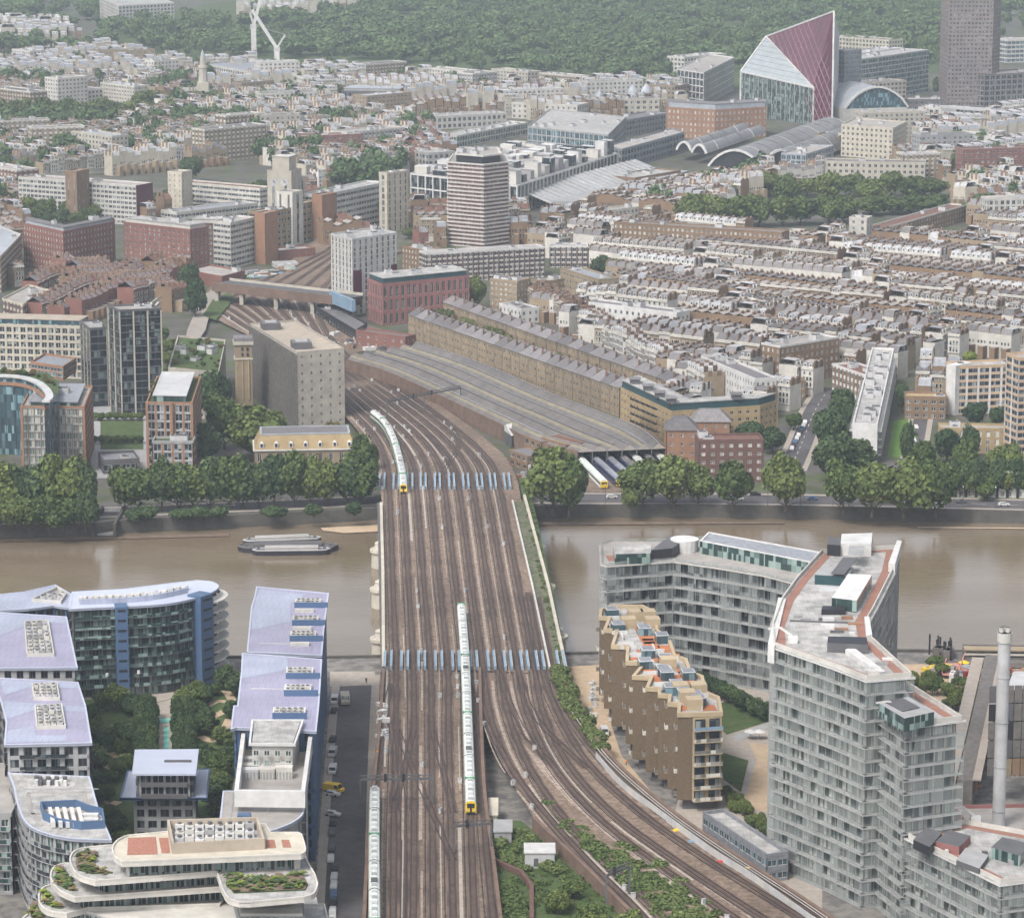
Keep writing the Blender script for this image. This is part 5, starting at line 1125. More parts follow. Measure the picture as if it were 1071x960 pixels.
# rubbish and white boxes on the railway verge left
for i in range(16): c = P(397 + random.uniform(0, 7), 738 + random.uniform(0, 36), ZR); b = MB(); b.box(*c, ZR + .05, ZR + random.uniform(.5, 1.5), random.uniform(.8, 2.2), random.uniform(.8, 3), random.choice(['offwhite', 'white', 'grey_dark', 'grey_light']), random.random()); b.box(*c, ZR + .6, ZR + .9, .5, .5, 'grey', .5); tag(b.build('equipment_box'), 'pale equipment box dumped on the left verge of the tracks', 'box', 'equipment boxes on the left verge')
# scrub on railway land
def scrub(n, px, z, seed, where, rr_=(1.2, 2.7)):
    r = np.random.RandomState(seed); q = ccw(PP(px, z)); xs = [p[0] for p in q]; ys = [p[1] for p in q]; base = [crown_arrays(60 + i, nl=7, nq=420, leaf=.13) for i in range(3)]; Vs = []; Fs = []; k = 0; c = 0; t = 0
    while c < n and t < n * 50:
        t += 1; x, y = r.uniform(min(xs), max(xs)), r.uniform(min(ys), max(ys))
        if not inside((x, y), q): continue
        V, Fq = base[c % 3]; V = np.array(V); R = r.uniform(*rr_); a = r.uniform(0, 6.3); c += 1; W = np.empty_like(V); W[:, 0] = x + (cos(a) * V[:, 0] - sin(a) * V[:, 1]) * R; W[:, 1] = y + (sin(a) * V[:, 0] + cos(a) * V[:, 1]) * R * r.uniform(.7, 1.2); W[:, 2] = z + .35 * R + V[:, 2] * R * r.uniform(.45, .9)
        Vs.append(W); Fs += [tuple(j + k for j in f) for f in Fq]; k += len(V)
    me = bpy.data.meshes.new('scrub'); me.from_pydata(np.concatenate(Vs).tolist(), [], Fs); me.materials.append(MATS['leaf_scrub']); me.update(); o = bpy.data.objects.new('scrub', me); COL.objects.link(o); o['kind'] = 'stuff'; o['label'] = 'rough green scrub ' + where
leafmat('leaf_scrub', (.05, .085, .022), (.12, .15, .05))
def bushes(n, px, label, group, mat=('leaf', 'leaf_dark'), r=(1.5, 3.2), z=None, seed=1, asp=.9):
    q = [Pr(*p) for p in px] if z is None else PP(px, z); q = ccw(q); rr = random.Random(seed); xs = [p[0] for p in q]; ys = [p[1] for p in q]; c = 0; k = 0
    while c < n and k < n * 60:
        k += 1; p = (rr.uniform(min(xs), max(xs)), rr.uniform(min(ys), max(ys)))
        if inside(p, q): c += 1; R = rr.uniform(*r); tree(p[0], p[1], (zr(p[1]) if z is None else z), R, R * asp * 1.6, label, rr.choice(mat), group, trunk=.08, name='bush')
scrub(90, [(578, 700), (592, 700), (606, 742), (640, 790), (622, 780), (592, 740)], ZR, 4, 'on the verge right of the curving tracks')
scrub(150, [(570, 838), (600, 862), (660, 905), (735, 960), (760, 985), (700, 975), (640, 915), (580, 862)], ZR - 1.2, 1, 'between the curving tracks')
scrub(120, [(640, 880), (690, 905), (760, 965), (740, 985), (690, 950), (640, 905)], ZR - 1.2, 2, 'beside the outer curve of track')
scrub(70, [(520, 925), (548, 940), (552, 980), (524, 980)], ZR - 2.6, 3, 'below the viaduct at the bottom centre')
scrub(60, [(505, 868), (548, 868), (560, 890), (600, 915), (560, 915), (520, 900)], ZR - 2.3, 5, 'around the relay cabins')
scrub(110, [(545, 505), (553, 505), (590, 697), (584, 697)], ZR, 6, 'on the disused edge of the bridge', (.4, 1.1))
for px, R, H, lab in (((585, 955), 4.2, 7.5, 'bright green tree at the bottom centre nearest the cabin'), ((620, 975), 5, 8, 'bright green tree at the bottom edge right of the cabin'), ((600, 940), 3.8, 6.5, 'darker tree just below the white-roofed cabin'), ((655, 985), 6, 9, 'broad tree cut by the bottom edge')): X, Y = P(*px, ZR - 2.4); tree(X, Y, ZR - 2.5, R * .85, H * .8, lab, 'leaf', trunk=.1)
scrub(170, [(524, 985), (517, 905), (511, 868), (545, 868), (600, 905), (680, 985)], ZR - 2.6, 9, 'covering the ground between the two lines', (.5, 1.8))
# ================================================================ NORTH BANK, LEFT
B = bldg
B('glass_tower_block', 'tall dark-glass apartment tower with pale vertical ribs and sawtooth balconies on its right side', [(112, 319), (156, 317), (169, 322)], 428, par=True, st=3.1, bay=6.4, wall='stone', gl='glass_dark', fr='grey_dark', pf=.1, sf=.08, rec=.5, cap=80, cat='apartment tower', units=3, band='grey_dark', bidx=1, roof='roof_felt')
B('glass_tower_wing', 'lower dark-glass wing joined to the left side of the ribbed tower', [(93, 343), (112, 342)], 426, 22, st=3.1, bay=8, wall='stone', gl='glass_dark', fr='grey_dark', pf=.1, sf=.08, band='grey_dark', cap=30, units=1, cat='apartment tower')
sb = thing('balcony_stack', 'column of pale jagged balconies on the flank of the ribbed dark-glass tower', 'balconies', (*P(164, 428), G0)); z1 = ZT(164, 322, 428)
for s in range(26):
    z = G0 + 4 + s * 2.9
    if z > z1: break
    a, c = P(157.5 + (s % 2) * 1.5, 424), P(167, 416 - (s % 2) * 3); b = MB(); b.lbox(a, c, 0, 1.8, z, z + .25, 'offwhite'); b.lbox(a, c, 1.7, 1.8, z + .25, z + 1.2, 'stone'); b.build('balcony', sb)
B('gridded_block', 'long cream block with square window grid and set-back glass top storey at the left edge', [(-60, 337), (86, 341)], 392, 16, st=3.2, bay=3.4, wall='cream', pf=.3, sf=.28, rec=.5, cap=90, top=(1.5, 3.2, 'glass_blue', 'roof_tan'), units=2, cat='apartment block')
arcp = smooth([(-60, 398), (-20, 394), (15, 394), (35, 399), (46, 407), (50, 415), (46, 420)], 3)
z1 = ZT(15, 396, 478); poly = ccw(PP(arcp + [(60, 410), (62, 398), (50, 389), (0, 386), (-60, 388)], z1))
B('crescent_block', 'concave dark-glass crescent block with an orange top band and planted roof', None, 0, st=3.2, bay=3, wall='grey_dark', gl='glass_blue', pf=.12, sf=.2, cap=60, ztop=z1, poly=poly, parapet='grey_light', roof='grass', units=0, cat='apartment block') if 0 else None
root = thing('crescent_block', 'concave dark-glass crescent block with an orange top band and planted roof', 'apartment block', (*P(20, 410, z1), G0)); mb = MB(); W = []; mb.prism(poly, G0, z1 - .5, 'glass_blue', 'grass')
for i in range(len(arcp) - 2): facade(mb, W, P(*arcp[i], z1), P(*arcp[i + 1], z1), G0, z1 - 3, 3.2, 3, 'grey_dark', None, .14, .2, .3)
mb.build('wall', root); put_windows(root, W, 'glass_blue', 'grey', 60)
ap = [P(*q, z1) for q in arcp]; b = MB(); b.strip(ap, -.6, .3, z1 - 3.6, 'orange_band' if 0 else 'brick_orange', h=1.3); b.build('orange_band', root); b = MB(); b.strip(ap, -.8, 2.2, z1 - .4, 'grey_light', h=.8); b.build('roof_rim', root)
B('roof_pavilion', 'curved grey roof pavilion with an orange fascia above the planted roof', [(32, 378), (66, 383), (80, 374)], 396, par=True, st=3, bay=4, wall='brick_orange', gl='glass_blue', roof='slate_blue', sf=.3, pf=.1, units=0, cap=8, cat='pavilion', z0=G0 + 10)
B('orange_framed_block', 'block with orange brick frame and pale glass front, left of the planted court', [(22, 424), (88, 425), (97, 403)], 494, par=True, st=3.3, bay=2.6, wall='brick_orange', band='grey', gl='glass_pale', pf=.1, sf=.2, rec=.4, cap=90, units=2, top=(3, 2, 'glass_green', 'slate_blue'), cat='apartment block', parapet='brick_orange', roof='roof_felt')
r_, p_, z_ = B('orange_framed_block', 'orange-framed block with grey penthouse and roof garden, right of the planted court', [(153, 420), (201, 421), (210, 394)], 505, par=True, st=3.3, bay=3.6, wall='brick_orange', band='grey', gl='glass', pf=.22, sf=.2, rec=.4, cap=90, units=0, top=(2.6, 3, 'glass_green', 'grey_light'), cat='apartment block', parapet='brick_orange', roof='grass')
for (x0, x1, yt, yb, zt) in ((22, 88, 424, 494, 0), (153, 201, 420, 505, 0)):
    for x in (x0 + .6, (x0 + x1) / 2 + 2, x1 - .6):
        zz = ZT(x, yt, yb); c = P(x, yt, zz); b = MB(); b.box(c[0], c[1] - .4, G0, zz, 1.0, .9, 'brick_orange'); tag(b.build('brick_pier'), 'orange brick pier at x of the %s orange-framed block, %s pier' % ('left' if x0 < 100 else 'right', 'first' if x < x0 + 5 else 'last' if x > x1 - 5 else 'middle') if 0 else '%s orange brick pier on the front of the %s orange-framed block' % ('left-hand' if x < x0 + 5 else 'right-hand' if x > x1 - 5 else 'middle', 'left' if x0 < 100 else 'right'), 'pier')
B('stepped_wing', 'lower orange-framed wing with roof terrace stepping towards the river trees', [(159, 461), (202, 461)], 510, 9, st=3.3, bay=4, wall='brick_orange', band='grey', gl='glass', pf=.22, sf=.2, cap=30, units=2, cat='apartment block', bidx=0, roof='grass')
B('concrete_block', 'grey concrete block with a planted roof garden between tower and water tower', [(176, 384), (229, 389), (236, 355)], 440, par=True, st=3.2, bay=6, wall='concrete', pf=.7, sf=.5, cap=20, units=6, roof='grass', cat='building')
B('low_block', 'low grey block with a stone roof at the left edge by the trees', [(-30, 458), (16, 453)], 478, 14, wall='grey', gl='glass', roof='roof_tan', cap=12, units=0)
B('grey_slab_block', 'huge grey slab block with plain concrete end wall and louvred flank beside the tracks', [(262, 338), (311, 368), (360, 364)], 448, par=True, st=3.4, bay=4, wall='concrete', pf=.8, sf=.62, rec=.4, cap=60, roof='roof_tan', units=0, cat='building', para=.7)
z1 = ZT(311, 368, 448)
fb = thing('louvre_screen', 'dark louvred screen covering the long left flank of the grey slab block', 'screen', (*P(290, 448), G0)); a, c = P(262, 338, z1), P(311, 368, z1); b = MB()
for i in range(26): b.lbox(a, c, .1, .5, G0 + i * (z1 - G0 - 1) / 26, G0 + (i + .62) * (z1 - G0 - 1) / 26, 'concrete_dark')
for i in range(30): q0, q1 = lerp(a, c, i / 30), lerp(a, c, (i + .15) / 30); b.lbox(q0, q1, .45, .7, G0, z1 - 1, 'concrete_dark')
b.build('louvres', fb)
for px, lab in (((283, 342), 'grey plant room near the far end of the slab block roof'), ((315, 362), 'grey plant room near the front of the slab block roof')):
    c = P(*px, z1); b = MB(); b.box(*c, z1 - .7, z1 + 2.2, 8, 9, 'grey_dark', .2, 'slate'); b.box(c[0], c[1], z1 + 2.2, z1 + 2.6, 5, 6, 'grey', .2); tag(b.build('plant_room'), lab, 'plant room')
# brick water tower
c = P(255.5, 430); zt = ZT(255.5, 352, 430); wt = thing('water_tower', 'slender square brick chimney tower with dark cap beside the grey slab block', 'tower', (*c, G0)); hw = 3.9; b = MB()
b.box(*c, G0, zt - 3, hw * 1.9, hw * 1.9, 'brick_stock', .1); b.build('shaft', wt)
b = MB(); b.box(*c, zt - 9.5, zt - 8.8, hw * 2.1, hw * 2.1, 'cream', .1); b.box(*c, zt - 3, zt - 1.6, hw * 2.25, hw * 2.25, 'stone', .1); b.build('cornice', wt); b = MB(); b.box(*c, zt - 1.6, zt, hw * 2.1, hw * 2.1, 'slate', .1); b.build('cap', wt)
for i in range(2):
    for j in range(3): b = MB(); b.box(c[0] - 2.2 + j * 2.2, c[1] - hw * .95 - .05, zt - 8 + i * 2.4, zt - 6.6 + i * 2.4, .9, .2, 'black', 0); b.build('opening', wt)
for j in (-1, 0, 1): b = MB(); b.box(c[0] + j * 2.6, c[1] - hw - .1, G0 + 6, zt - 10, .5, .25, 'brick_yellow', 0); b.build('pilaster', wt)
# mansard pumping station
zt = ZT(270, 472, 500); a, c = P(266, 472, zt), P(373, 470, zt); n = perp(a, c); D = 20; poly = ccw([a, c, (c[0] + n[0] * D, c[1] + n[1] * D), (a[0] + n[0] * D, a[1] + n[1] * D)])
ps = thing('pumping_station', 'pale brick building with yellow mansard roof and white round dormers behind the riverside trees', 'building', (*lerp(a, c, .5), G0)); mb = MB(); W = []; mb.prism(inset(poly, .3), G0, zt, 'brick_yellow'); 
for k in range(4): facade(mb, W, poly[k], poly[(k + 1) % 4], G0, zt, 5, 4.2, 'brick_stock', None, .65, .4) if faces_cam(poly[k], poly[(k + 1) % 4]) else None
mb.build('wall', ps); put_windows(ps, W, 'glass_dark', 'white', 30); b = MB(); b.ring(inset(poly, -.5), 1, zt, zt + .5, 'white'); b.build('cornice', ps)
b = MB(); q = inset(poly, 2.6); n_ = 4
for k in range(4): k2 = (k + 1) % 4; b.quad((*poly[k], zt + .45), (*poly[k2], zt + .45), (*q[k2], zt + 6), (*q[k], zt + 6), 'brick_yellow')
b.sheet(q, zt + 6, 'slate'); b.ring(inset(q, -.2), .8, zt + 5.8, zt + 6.3, 'lead'); b.build('roof', ps)
for i in range(7): q_ = lerp(a, c, (i + .5) / 7); b = MB(); b.box(q_[0], q_[1] + .9, zt + 1.2, zt + 3, 1.6, 1.4, 'white'); b.cyl(q_[0], q_[1] + .9, zt + 3, zt + 3.7, .8, 'white', .1, 8); b.box(q_[0], q_[1] + .15, zt + 1.5, zt + 2.8, .9, .1, 'black'); b.build('dormer', ps)
# planted court + slipway
gsheet('lawn', [(105, 440), (150, 440), (150, 470), (105, 470)], 'grass', G0 + .1); gsheet('pavement', [(95, 425), (160, 425), (160, 500), (95, 500)], 'grey', G0 + .06)
B('glass_link', 'low dark glass roof link between the two orange-framed blocks', [(108, 481), (146, 479)], 496, 16, wall='grey_dark', gl='glass_dark', roof='slate_blue', cap=8, units=1, st=4, pf=.1)
sl_ = thing('slipway', 'pale concrete slipway with white ramp between the trees at the river edge', 'slipway', (*P(112, 555, 0), 0)); b = MB(); y0 = P(112, 533)[1]; y1 = P(112, 561, 0)[1]; x0 = P(112, 545)[0]
b.add([(x0 - 3.2, y0, G0 + .6), (x0 + 3.2, y0, G0 + .6), (x0 + 3.0, y1, .3), (x0 - 3.0, y1, .3)], [(3, 2, 1, 0)], 'roof_white'); b.build('ramp', sl_); b = MB(); b.strip([(x0 - 4, y0), (x0 - 4, y1 - 3)], -.5, .5, -1, 'river_wall', h=6.5); b.build('side_wall', sl_); b = MB(); b.strip([(x0 + 4, y0), (x0 + 4, y1 - 3)], -.5, .5, -1, 'river_wall', h=6.5); b.build('side_wall', sl_)
# road bridge over the tracks
zb = 15; rb = thing('road_bridge', 'long dark road bridge crossing over the fan of tracks', 'bridge', (*P(290, 310, zb), zb - 8)); a, c = P(222, 297, zb), P(362, 313, zb)
b = MB(); b.lbox(a, c, -14, 0, zb - 1.2, zb, 'grey_dark'); b.build('deck', rb); b = MB(); b.lbox(a, c, 0, .6, zb - 3.6, zb + 1.1, 'viaduct_brick'); b.build('girder', rb); b = MB(); b.lbox(a, c, -14.6, -14, zb - 3, zb + 1.3, 'stone'); b.build('parapet', rb)
for t_ in (.03, .22, .48, .75): q = lerp(a, c, t_); b = MB(); b.box(q[0], q[1] + 7, 4, zb - 1.2, 2, 13, 'stone'); b.build('pier', rb)
gsheet('railway_ballast', [(205, 318), (330, 318), (345, 300), (420, 262), (330, 250), (290, 285), (220, 300)], 'ballast', 5.3)
for i in range(5): 
    p = smooth([P(228 + i * 22, 320, 5.5), P(262 + i * 19, 300, 5.5), P(330 + i * 9, 268, 5.5), P(352 + i * 8, 254, 5.5)], 5); b = MB(); b.strip(p, -1.3, 1.3, 5.45, 'track_bed', h=.08); o = structure(b, 'railway_track')
    for s in (-.72, .72): b = MB(); b.strip(p, s - .12, s + .12, 5.5, 'rail_steel', h=.18); b.build('rail', o)
M('road_ramp', (.28, .25, .22), .9); gsheet('road', [(196, 345), (210, 312), (222, 302), (232, 303), (222, 318), (215, 345), (205, 360), (192, 362)], 'road_ramp', G0 + 2)
gsheet('verge', [(212, 330), (222, 314), (240, 305), (245, 312), (226, 335)], 'grass', G0 + 2.1)
# --- carriage shed with long ridged roofs, and the trains in its mouth
LZ = 11.5
LPt = [(362, 374.5), (410, 389), (484, 423), (522, 441), (560, 459), (604, 470)]; RPt = [(441, 359), (511, 382), (585, 414), (636, 433), (677, 449), (697, 466)]
LPt = smooth(LPt, 4); RPt = smooth(RPt, 4); sh_ = thing('carriage_shed', 'huge low railway carriage shed with long ridged grey roofs', 'train shed', (*P(530, 420), G0 - .5)); NBY = 6
for k in range(NBY):
    for nm in ('roof',):
        b = MB(); n = len(LPt)
        E0 = [P(*lerp(LPt[i], RPt[i], k / NBY), LZ) for i in range(n)]; E1 = [P(*lerp(LPt[i], RPt[i], (k + 1) / NBY), LZ) for i in range(n)]
        i0 = 0 if k != 0 else 0; i1 = n
        for i in range(i0, i1 - 1):
            for (t0, z0q, t1, z1q, m_) in ((0, -1.2, .12, -.7, 'slate' if k % 2 else 'roof_dark'), (.12, -.7, .3, .1, 'shed_roof'), (.3, .1, .5, 1.1, 'shed_glass' if k in (0, 2, 4) else 'shed_roof'), (.5, 1.1, .72, .1, 'shed_roof'), (.72, .1, 1, -1.2, 'shed_roof2')):
                f = lambda ii, t, z: (*lerp(E0[ii], E1[ii], t), LZ + z); b.quad(f(i, t0, z0q), f(i + 1, t0, z0q), f(i + 1, t1, z1q), f(i, t1, z1q), m_)
        if 'shed_roof' not in MATS:
            M('shed_roof', (.13, .12, .115), .8, var=.25, scale=.2); M('shed_roof2', (.16, .15, .14), .8, var=.25, scale=.2); M('shed_glass', (.2, .18, .13), .7, var=.25, scale=.3)
        b.add([(*E0[-1], LZ - 1.2), (*E1[-1], LZ - 1.2), (*lerp(E0[-1], E1[-1], .5), LZ + 1.1)], [(0, 1, 2)], 'concrete'); b.build('roof', sh_)
        b = MB(); rp_ = [lerp(E0[i], E1[i], .5) for i in range(n)]; b.strip(rp_, -.35, .35, LZ + 1.05, 'slate', h=.35); b.build('ridge', sh_)
b = MB(); b.strip([P(*q, LZ) for q in LPt], -.3, .3, G0, 'viaduct_brick', h=LZ - G0 - .5); b.build('wall', sh_); b = MB(); b.strip([P(*q, LZ) for q in RPt], -.3, .3, G0, 'viaduct_brick', h=LZ - G0 - .5); b.build('wall', sh_)
for k in range(NBY + 1): q = P(*lerp(LPt[-1], RPt[-1], k / NBY), LZ); b = MB(); b.box(q[0], q[1] + .3, G0, LZ - 1, .5, .5, 'grey_dark'); b.build('post', sh_)
gsheet('railway_ballast', [(585, 515), (735, 515), (697, 458), (560, 455)], 'ballast', G0 + .3)
tn = [((632, 507), (603, 478), 'train_white', 'white-roofed train with yellow nose, leftmost in the mouth of the shed', 'yellow'), ((648, 505), (615, 475), 'slate_blue', 'dark blue train with yellow nose, second from the left in the shed mouth', 'yellow'), ((658, 500), (628, 473), 'slate_blue', 'dark blue train, third from the left in the shed mouth', 'train_blue'), ((668, 497), (641, 470), 'slate', 'grey-roofed train, fourth from the left in the shed mouth', 'train_blue'), ((679, 495), (653, 468), 'white', 'white-roofed train, third from the right in the shed mouth', 'white'), ((689, 492), (664, 466), 'slate', 'grey-roofed train, second from the right in the shed mouth', 'train_blue'), ((700, 489), (676, 465), 'white', 'white-roofed train, rightmost in the shed mouth', 'white')]
for f_, k_, rm, lb, cb in tn:
    p0, p1 = P(*f_, G0 + 2), P(*k_, G0 + 2); W2 = 1.5; L_ = hypot(p1[0] - p0[0], p1[1] - p0[1]); zr_save = None
    d = ((p1[0] - p0[0]) / L_, (p1[1] - p0[1]) / L_); p2 = (p0[0] + d[0] * 160, p0[1] + d[1] * 160)
    rt = thing('parked_train', lb, 'train', (*p0, G0 + .6))
    for c_ in range(3):
        q0 = (p0[0] + d[0] * (c_ * 20 + .3), p0[1] + d[1] * (c_ * 20 + .3)); q1 = (p0[0] + d[0] * (c_ * 20 + 19.7), p0[1] + d[1] * (c_ * 20 + 19.7)); b = MB(); z = G0 + .7
        b.strip([q0, q1], -W2, W2, z, 'train_blue' if 'blue' in rm or rm == 'slate' else 'train_white', h=2.5); b.strip([q0, q1], -W2 * .85, W2 * .85, z + 2.5, rm, h=.4); b.strip([q0, q1], -W2 * .45, W2 * .45, z + 2.9, rm, h=.25); cr = b.build('carriage', rt)
        for s in (-1, 1): b = MB(); b.strip([q0, q1], s * (W2 + .04) - .02, s * (W2 + .04) + .02, z + 1.3, 'glass_dark', h=.8); b.build('window_band', cr)
        if c_ == 0:
            b = MB(); b.strip([(q0[0] - d[0] * .25, q0[1] - d[1] * .25), q0], -W2 * .95, W2 * .95, z + .1, cb, h=2.5); b.strip([(q0[0] - d[0] * .3, q0[1] - d[1] * .3), q0], -W2 * .7, W2 * .7, z + 1.5, 'glass_dark', h=.7); b.build('cab_front', cr)
b = MB(); q = PP([(523, 447), (535, 456), (546, 453), (537, 444)], G0 + 5); q = ccw(q); b.prism(q, G0, G0 + 5, 'grey_dark'); o = b.build('wall', thing('canopy_hut', 'small hut with a bright white pitched roof beside the train shed', 'hut', (*q[0], G0))); hut = o.parent
b = MB(); m0, m1 = lerp(q[0], q[1], .5), lerp(q[2], q[3], .5); b.add([(*q[0], G0 + 5), (*q[1], G0 + 5), (*q[2], G0 + 5), (*q[3], G0 + 5), (*m0, G0 + 8), (*m1, G0 + 8)], [(0, 4, 5, 3), (1, 2, 5, 4), (0, 1, 4), (2, 3, 5)], 'white'); b.build('roof', hut)
for fr_, base_, lb in (([(548, 455), (566, 462)], 474, 'brown-roofed railway shed left of the depot mouth'), ([(566, 457), (592, 465)], 478, 'pinkish-roofed railway shed nearest the depot mouth'), ([(532, 470), (552, 477)], 486, 'low dark railway shed on the bank beside the tracks')):
    B('railway_shed', lb, fr_, base_, 9, st=3, bay=5, wall='brick_brown', roof='tile_red' if 'pink' in lb else 'slate', units=0, cap=4, para=.2)
# ================================================================ BIG NAMED BLOCKS, further back
B('brick_mansion', 'bow-fronted red brick mansion block with pale top storey at the left', [(24, 233), (66, 242), (118, 232)], 288, 18, st=3.2, bay=3.0, wall='brick_red', gl='curtain', pf=.55, sf=.5, cap=40, top=(1.5, 2.5, 'lead', 'roof_dark'), cat='mansion block', units=2)
B('brick_white_flats', 'brick and glass flats with white top floors, left wing behind the red terraces', [(129, 232), (199, 240)], 282, 14, st=3, bay=3.6, wall='brick_red', pf=.6, sf=.4, gl='glass', cap=40, top=(1.0, 3, 'offwhite', 'roof_white'), units=3, cat='flats')
B('brick_white_flats', 'purple brick flats with white window strips, right wing joined to the ribbon-windowed block', [(199, 233), (241, 234)], 273, 14, st=3, bay=3.6, wall='brick_purple', pf=.6, sf=.4, gl='glass_pale', cap=30, top=(1.0, 3, 'offwhite', 'roof_white'), units=3, cat='flats')
B('ribbon_block', 'white ribbon-windowed office block with brown brick end wall', [(241, 233), (266, 227), (276, 228)], 275, par=False, depth=14, st=3.2, bay=3, wall='offwhite', band='offwhite', pf=0.05, sf=.5, gl='glass', cap=30, cat='office block')
B('brick_end_tower', 'plain brown brick stair tower at the end of the ribbon-windowed block', [(266, 222), (277, 223)], 276, 12, wall='brick_orange', pf=.95, sf=.9, cap=4, units=0, cat='stair tower')
B('long_roofed_block', 'long block with blue-grey curved roof behind the brick and white flats', [(185, 222), (270, 212)], 236, 16, wall='offwhite', roof='slate_blue', st=3.2, bay=3, sf=.5, pf=.1, cap=20)
B('tan_office_block', 'tan brick office with square windows left of the white art deco column', [(276, 222), (306, 217)], 262, 12, st=3.6, bay=5, wall='brick_yellow', band='brick_stock', pf=.25, sf=.45, cap=30, cat='office block', bidx=0)
B('tan_office_block', 'tan brick office with square windows right of the white art deco column', [(316, 213), (331, 210)], 254, 12, st=3.6, bay=5, wall='brick_yellow', band='brick_stock', pf=.25, sf=.45, cap=12, cat='office block')
B('art_deco_column', 'tall white stone column bay with one dark slit window in the middle of the tan office', [(306, 201), (317, 199)], 257, 12, st=40, bay=8, wall='stucco', pf=.75, sf=.06, cap=4, units=0, cat='tower')
B('art_deco_tower', 'white stone art deco clock tower with stepped top above the tan offices', [(279, 178), (305, 179)], 250, 16, st=30, bay=7, wall='stone', pf=.8, sf=.3, cap=6, units=0, cat='clock tower', top=(2.6, 9, 'stone', 'offwhite'))
zt = ZT(292, 178, 250)
for i, (x, lb) in enumerate(((286, 'left'), (297, 'right'))):
    c = P(x, 182, zt); b = MB(); n = 16; b.add([(c[0] + 2.2 * cos(2 * pi * k / n), c[1] - .4, zt - 5 + 2.2 * sin(2 * pi * k / n)) for k in range(n)], [tuple(range(n))], 'grey_light'); b.bar((c[0], c[1] - .5, zt - 5), (c[0], c[1] - .5, zt - 3.4), .25, 'black'); b.bar((c[0], c[1] - .5, zt - 5), (c[0] + 1.2, c[1] - .5, zt - 5), .25, 'black'); tag(b.build('clock'), '%s pale round clock face on the white stone tower' % lb, 'clock')
B('stone_wing', 'white stone wing on the right shoulder of the art deco tower', [(298, 186), (320, 184)], 248, 14, st=12, bay=6, wall='stone', pf=.8, sf=.3, cap=6, units=0)
B('white_slab_office', 'long white ribbon-windowed office slab with a stone end tower', [(336, 204), (405, 190)], 249, 15, st=3.5, bay=3, wall='offwhite', band='white', pf=.06, sf=.5, gl='glass', cap=40, roof='roof_white', cat='office block', bidx=0)
B('brick_end_tower', 'brown brick end bay on the left of the long white office slab', [(326, 203), (337, 204)], 252, 14, wall='brick_orange', pf=.95, sf=.9, cap=2, units=0, cat='stair tower')
B('stone_end_tower', 'cream stone tower closing the right end of the long white office slab', [(405, 181), (427, 178)], 243, 7, st=4, bay=5, wall='cream', pf=.7, sf=.2, cap=14, units=1, cat='tower')
B('grid_annex', 'cream flat-roofed stair tower left of the blue-grey long roof', [(175, 179), (190, 180)], 218, 12, wall='cream', pf=.8, sf=.6, cap=6, units=0)
B('white_gallery_block', 'long white gallery-fronted block between the stair tower and the clock tower', [(190, 190), (272, 197)], 212, 12, st=3.2, bay=3, wall='stucco', pf=.08, sf=.5, cap=20, roof='tile_red')
B('slab_block', 'long pale panelled slab of flats with maroon end wall', [(19, 185), (142, 194), (159, 191)], 236, par=True, st=2.9, bay=3, wall='offwhite', band='offwhite', gl='glass', pf=.22, sf=.42, cap=60, roof='roof_felt', cat='flats', units=3)
zt = ZT(142, 194, 236); b = MB(); a, c = P(142, 194, zt), P(159, 191, zt); b.lbox(a, c, .05, .5, G0, zt, 'maroon_glass'); tag(b.build('end_wall'), 'maroon cladding on the end wall of the pale slab of flats', 'cladding')
B('lift_tower', 'brown and cream lift tower rising through the pale slab of flats', [(68, 178), (80, 179)], 234, 12, wall='brick_brown', pf=.8, sf=.1, cap=6, units=0, st=60)
B('tower_under_construction', 'white tower with red panels and vertical strips, still being finished beside the tracks', [(346, 244), (368, 250), (415, 243)], 330, par=True, st=3, bay=4.2, wall='offwhite', band='grey_light', gl='glass', pf=.62, sf=.12, cap=60, roof='roof_white', units=6, cat='tower')
zt = ZT(368, 250, 330); a, c = P(368, 250, zt), P(415, 243, zt)
for t0, t1 in ((.02, .2), (.86, .99)): b = MB(); b.lbox(lerp(a, c, t0), lerp(a, c, t1), .05, .3, G0 + 5, zt * .62, 'maroon_glass'); tag(b.build('red_panel'), '%s strip of red cladding on the unfinished white tower' % ('left' if t0 < .5 else 'right'), 'cladding')
b = MB(); a, c = P(348, 312, G0 + 10), P(372, 322, G0 + 10); b.lbox(a, c, 0, 2, G0 + 8, G0 + 14, 'blue_light'); tag(b.build('scaffold_sheet'), 'blue sheeted scaffold at the foot of the unfinished white tower', 'scaffold')
B('hospital_block', 'red brick block with tall paired windows and a teal glass top storey', [(384, 291), (400, 297), (491, 288)], 341, par=True, st=7, bay=3.4, wall='brick_pink', gl='glass_dark', pf=.5, sf=.22, rec=.4, cap=60, roof='roof_white', cat='office block', units=6, top=(1.0, 3.5, 'teal', 'roof_white'))
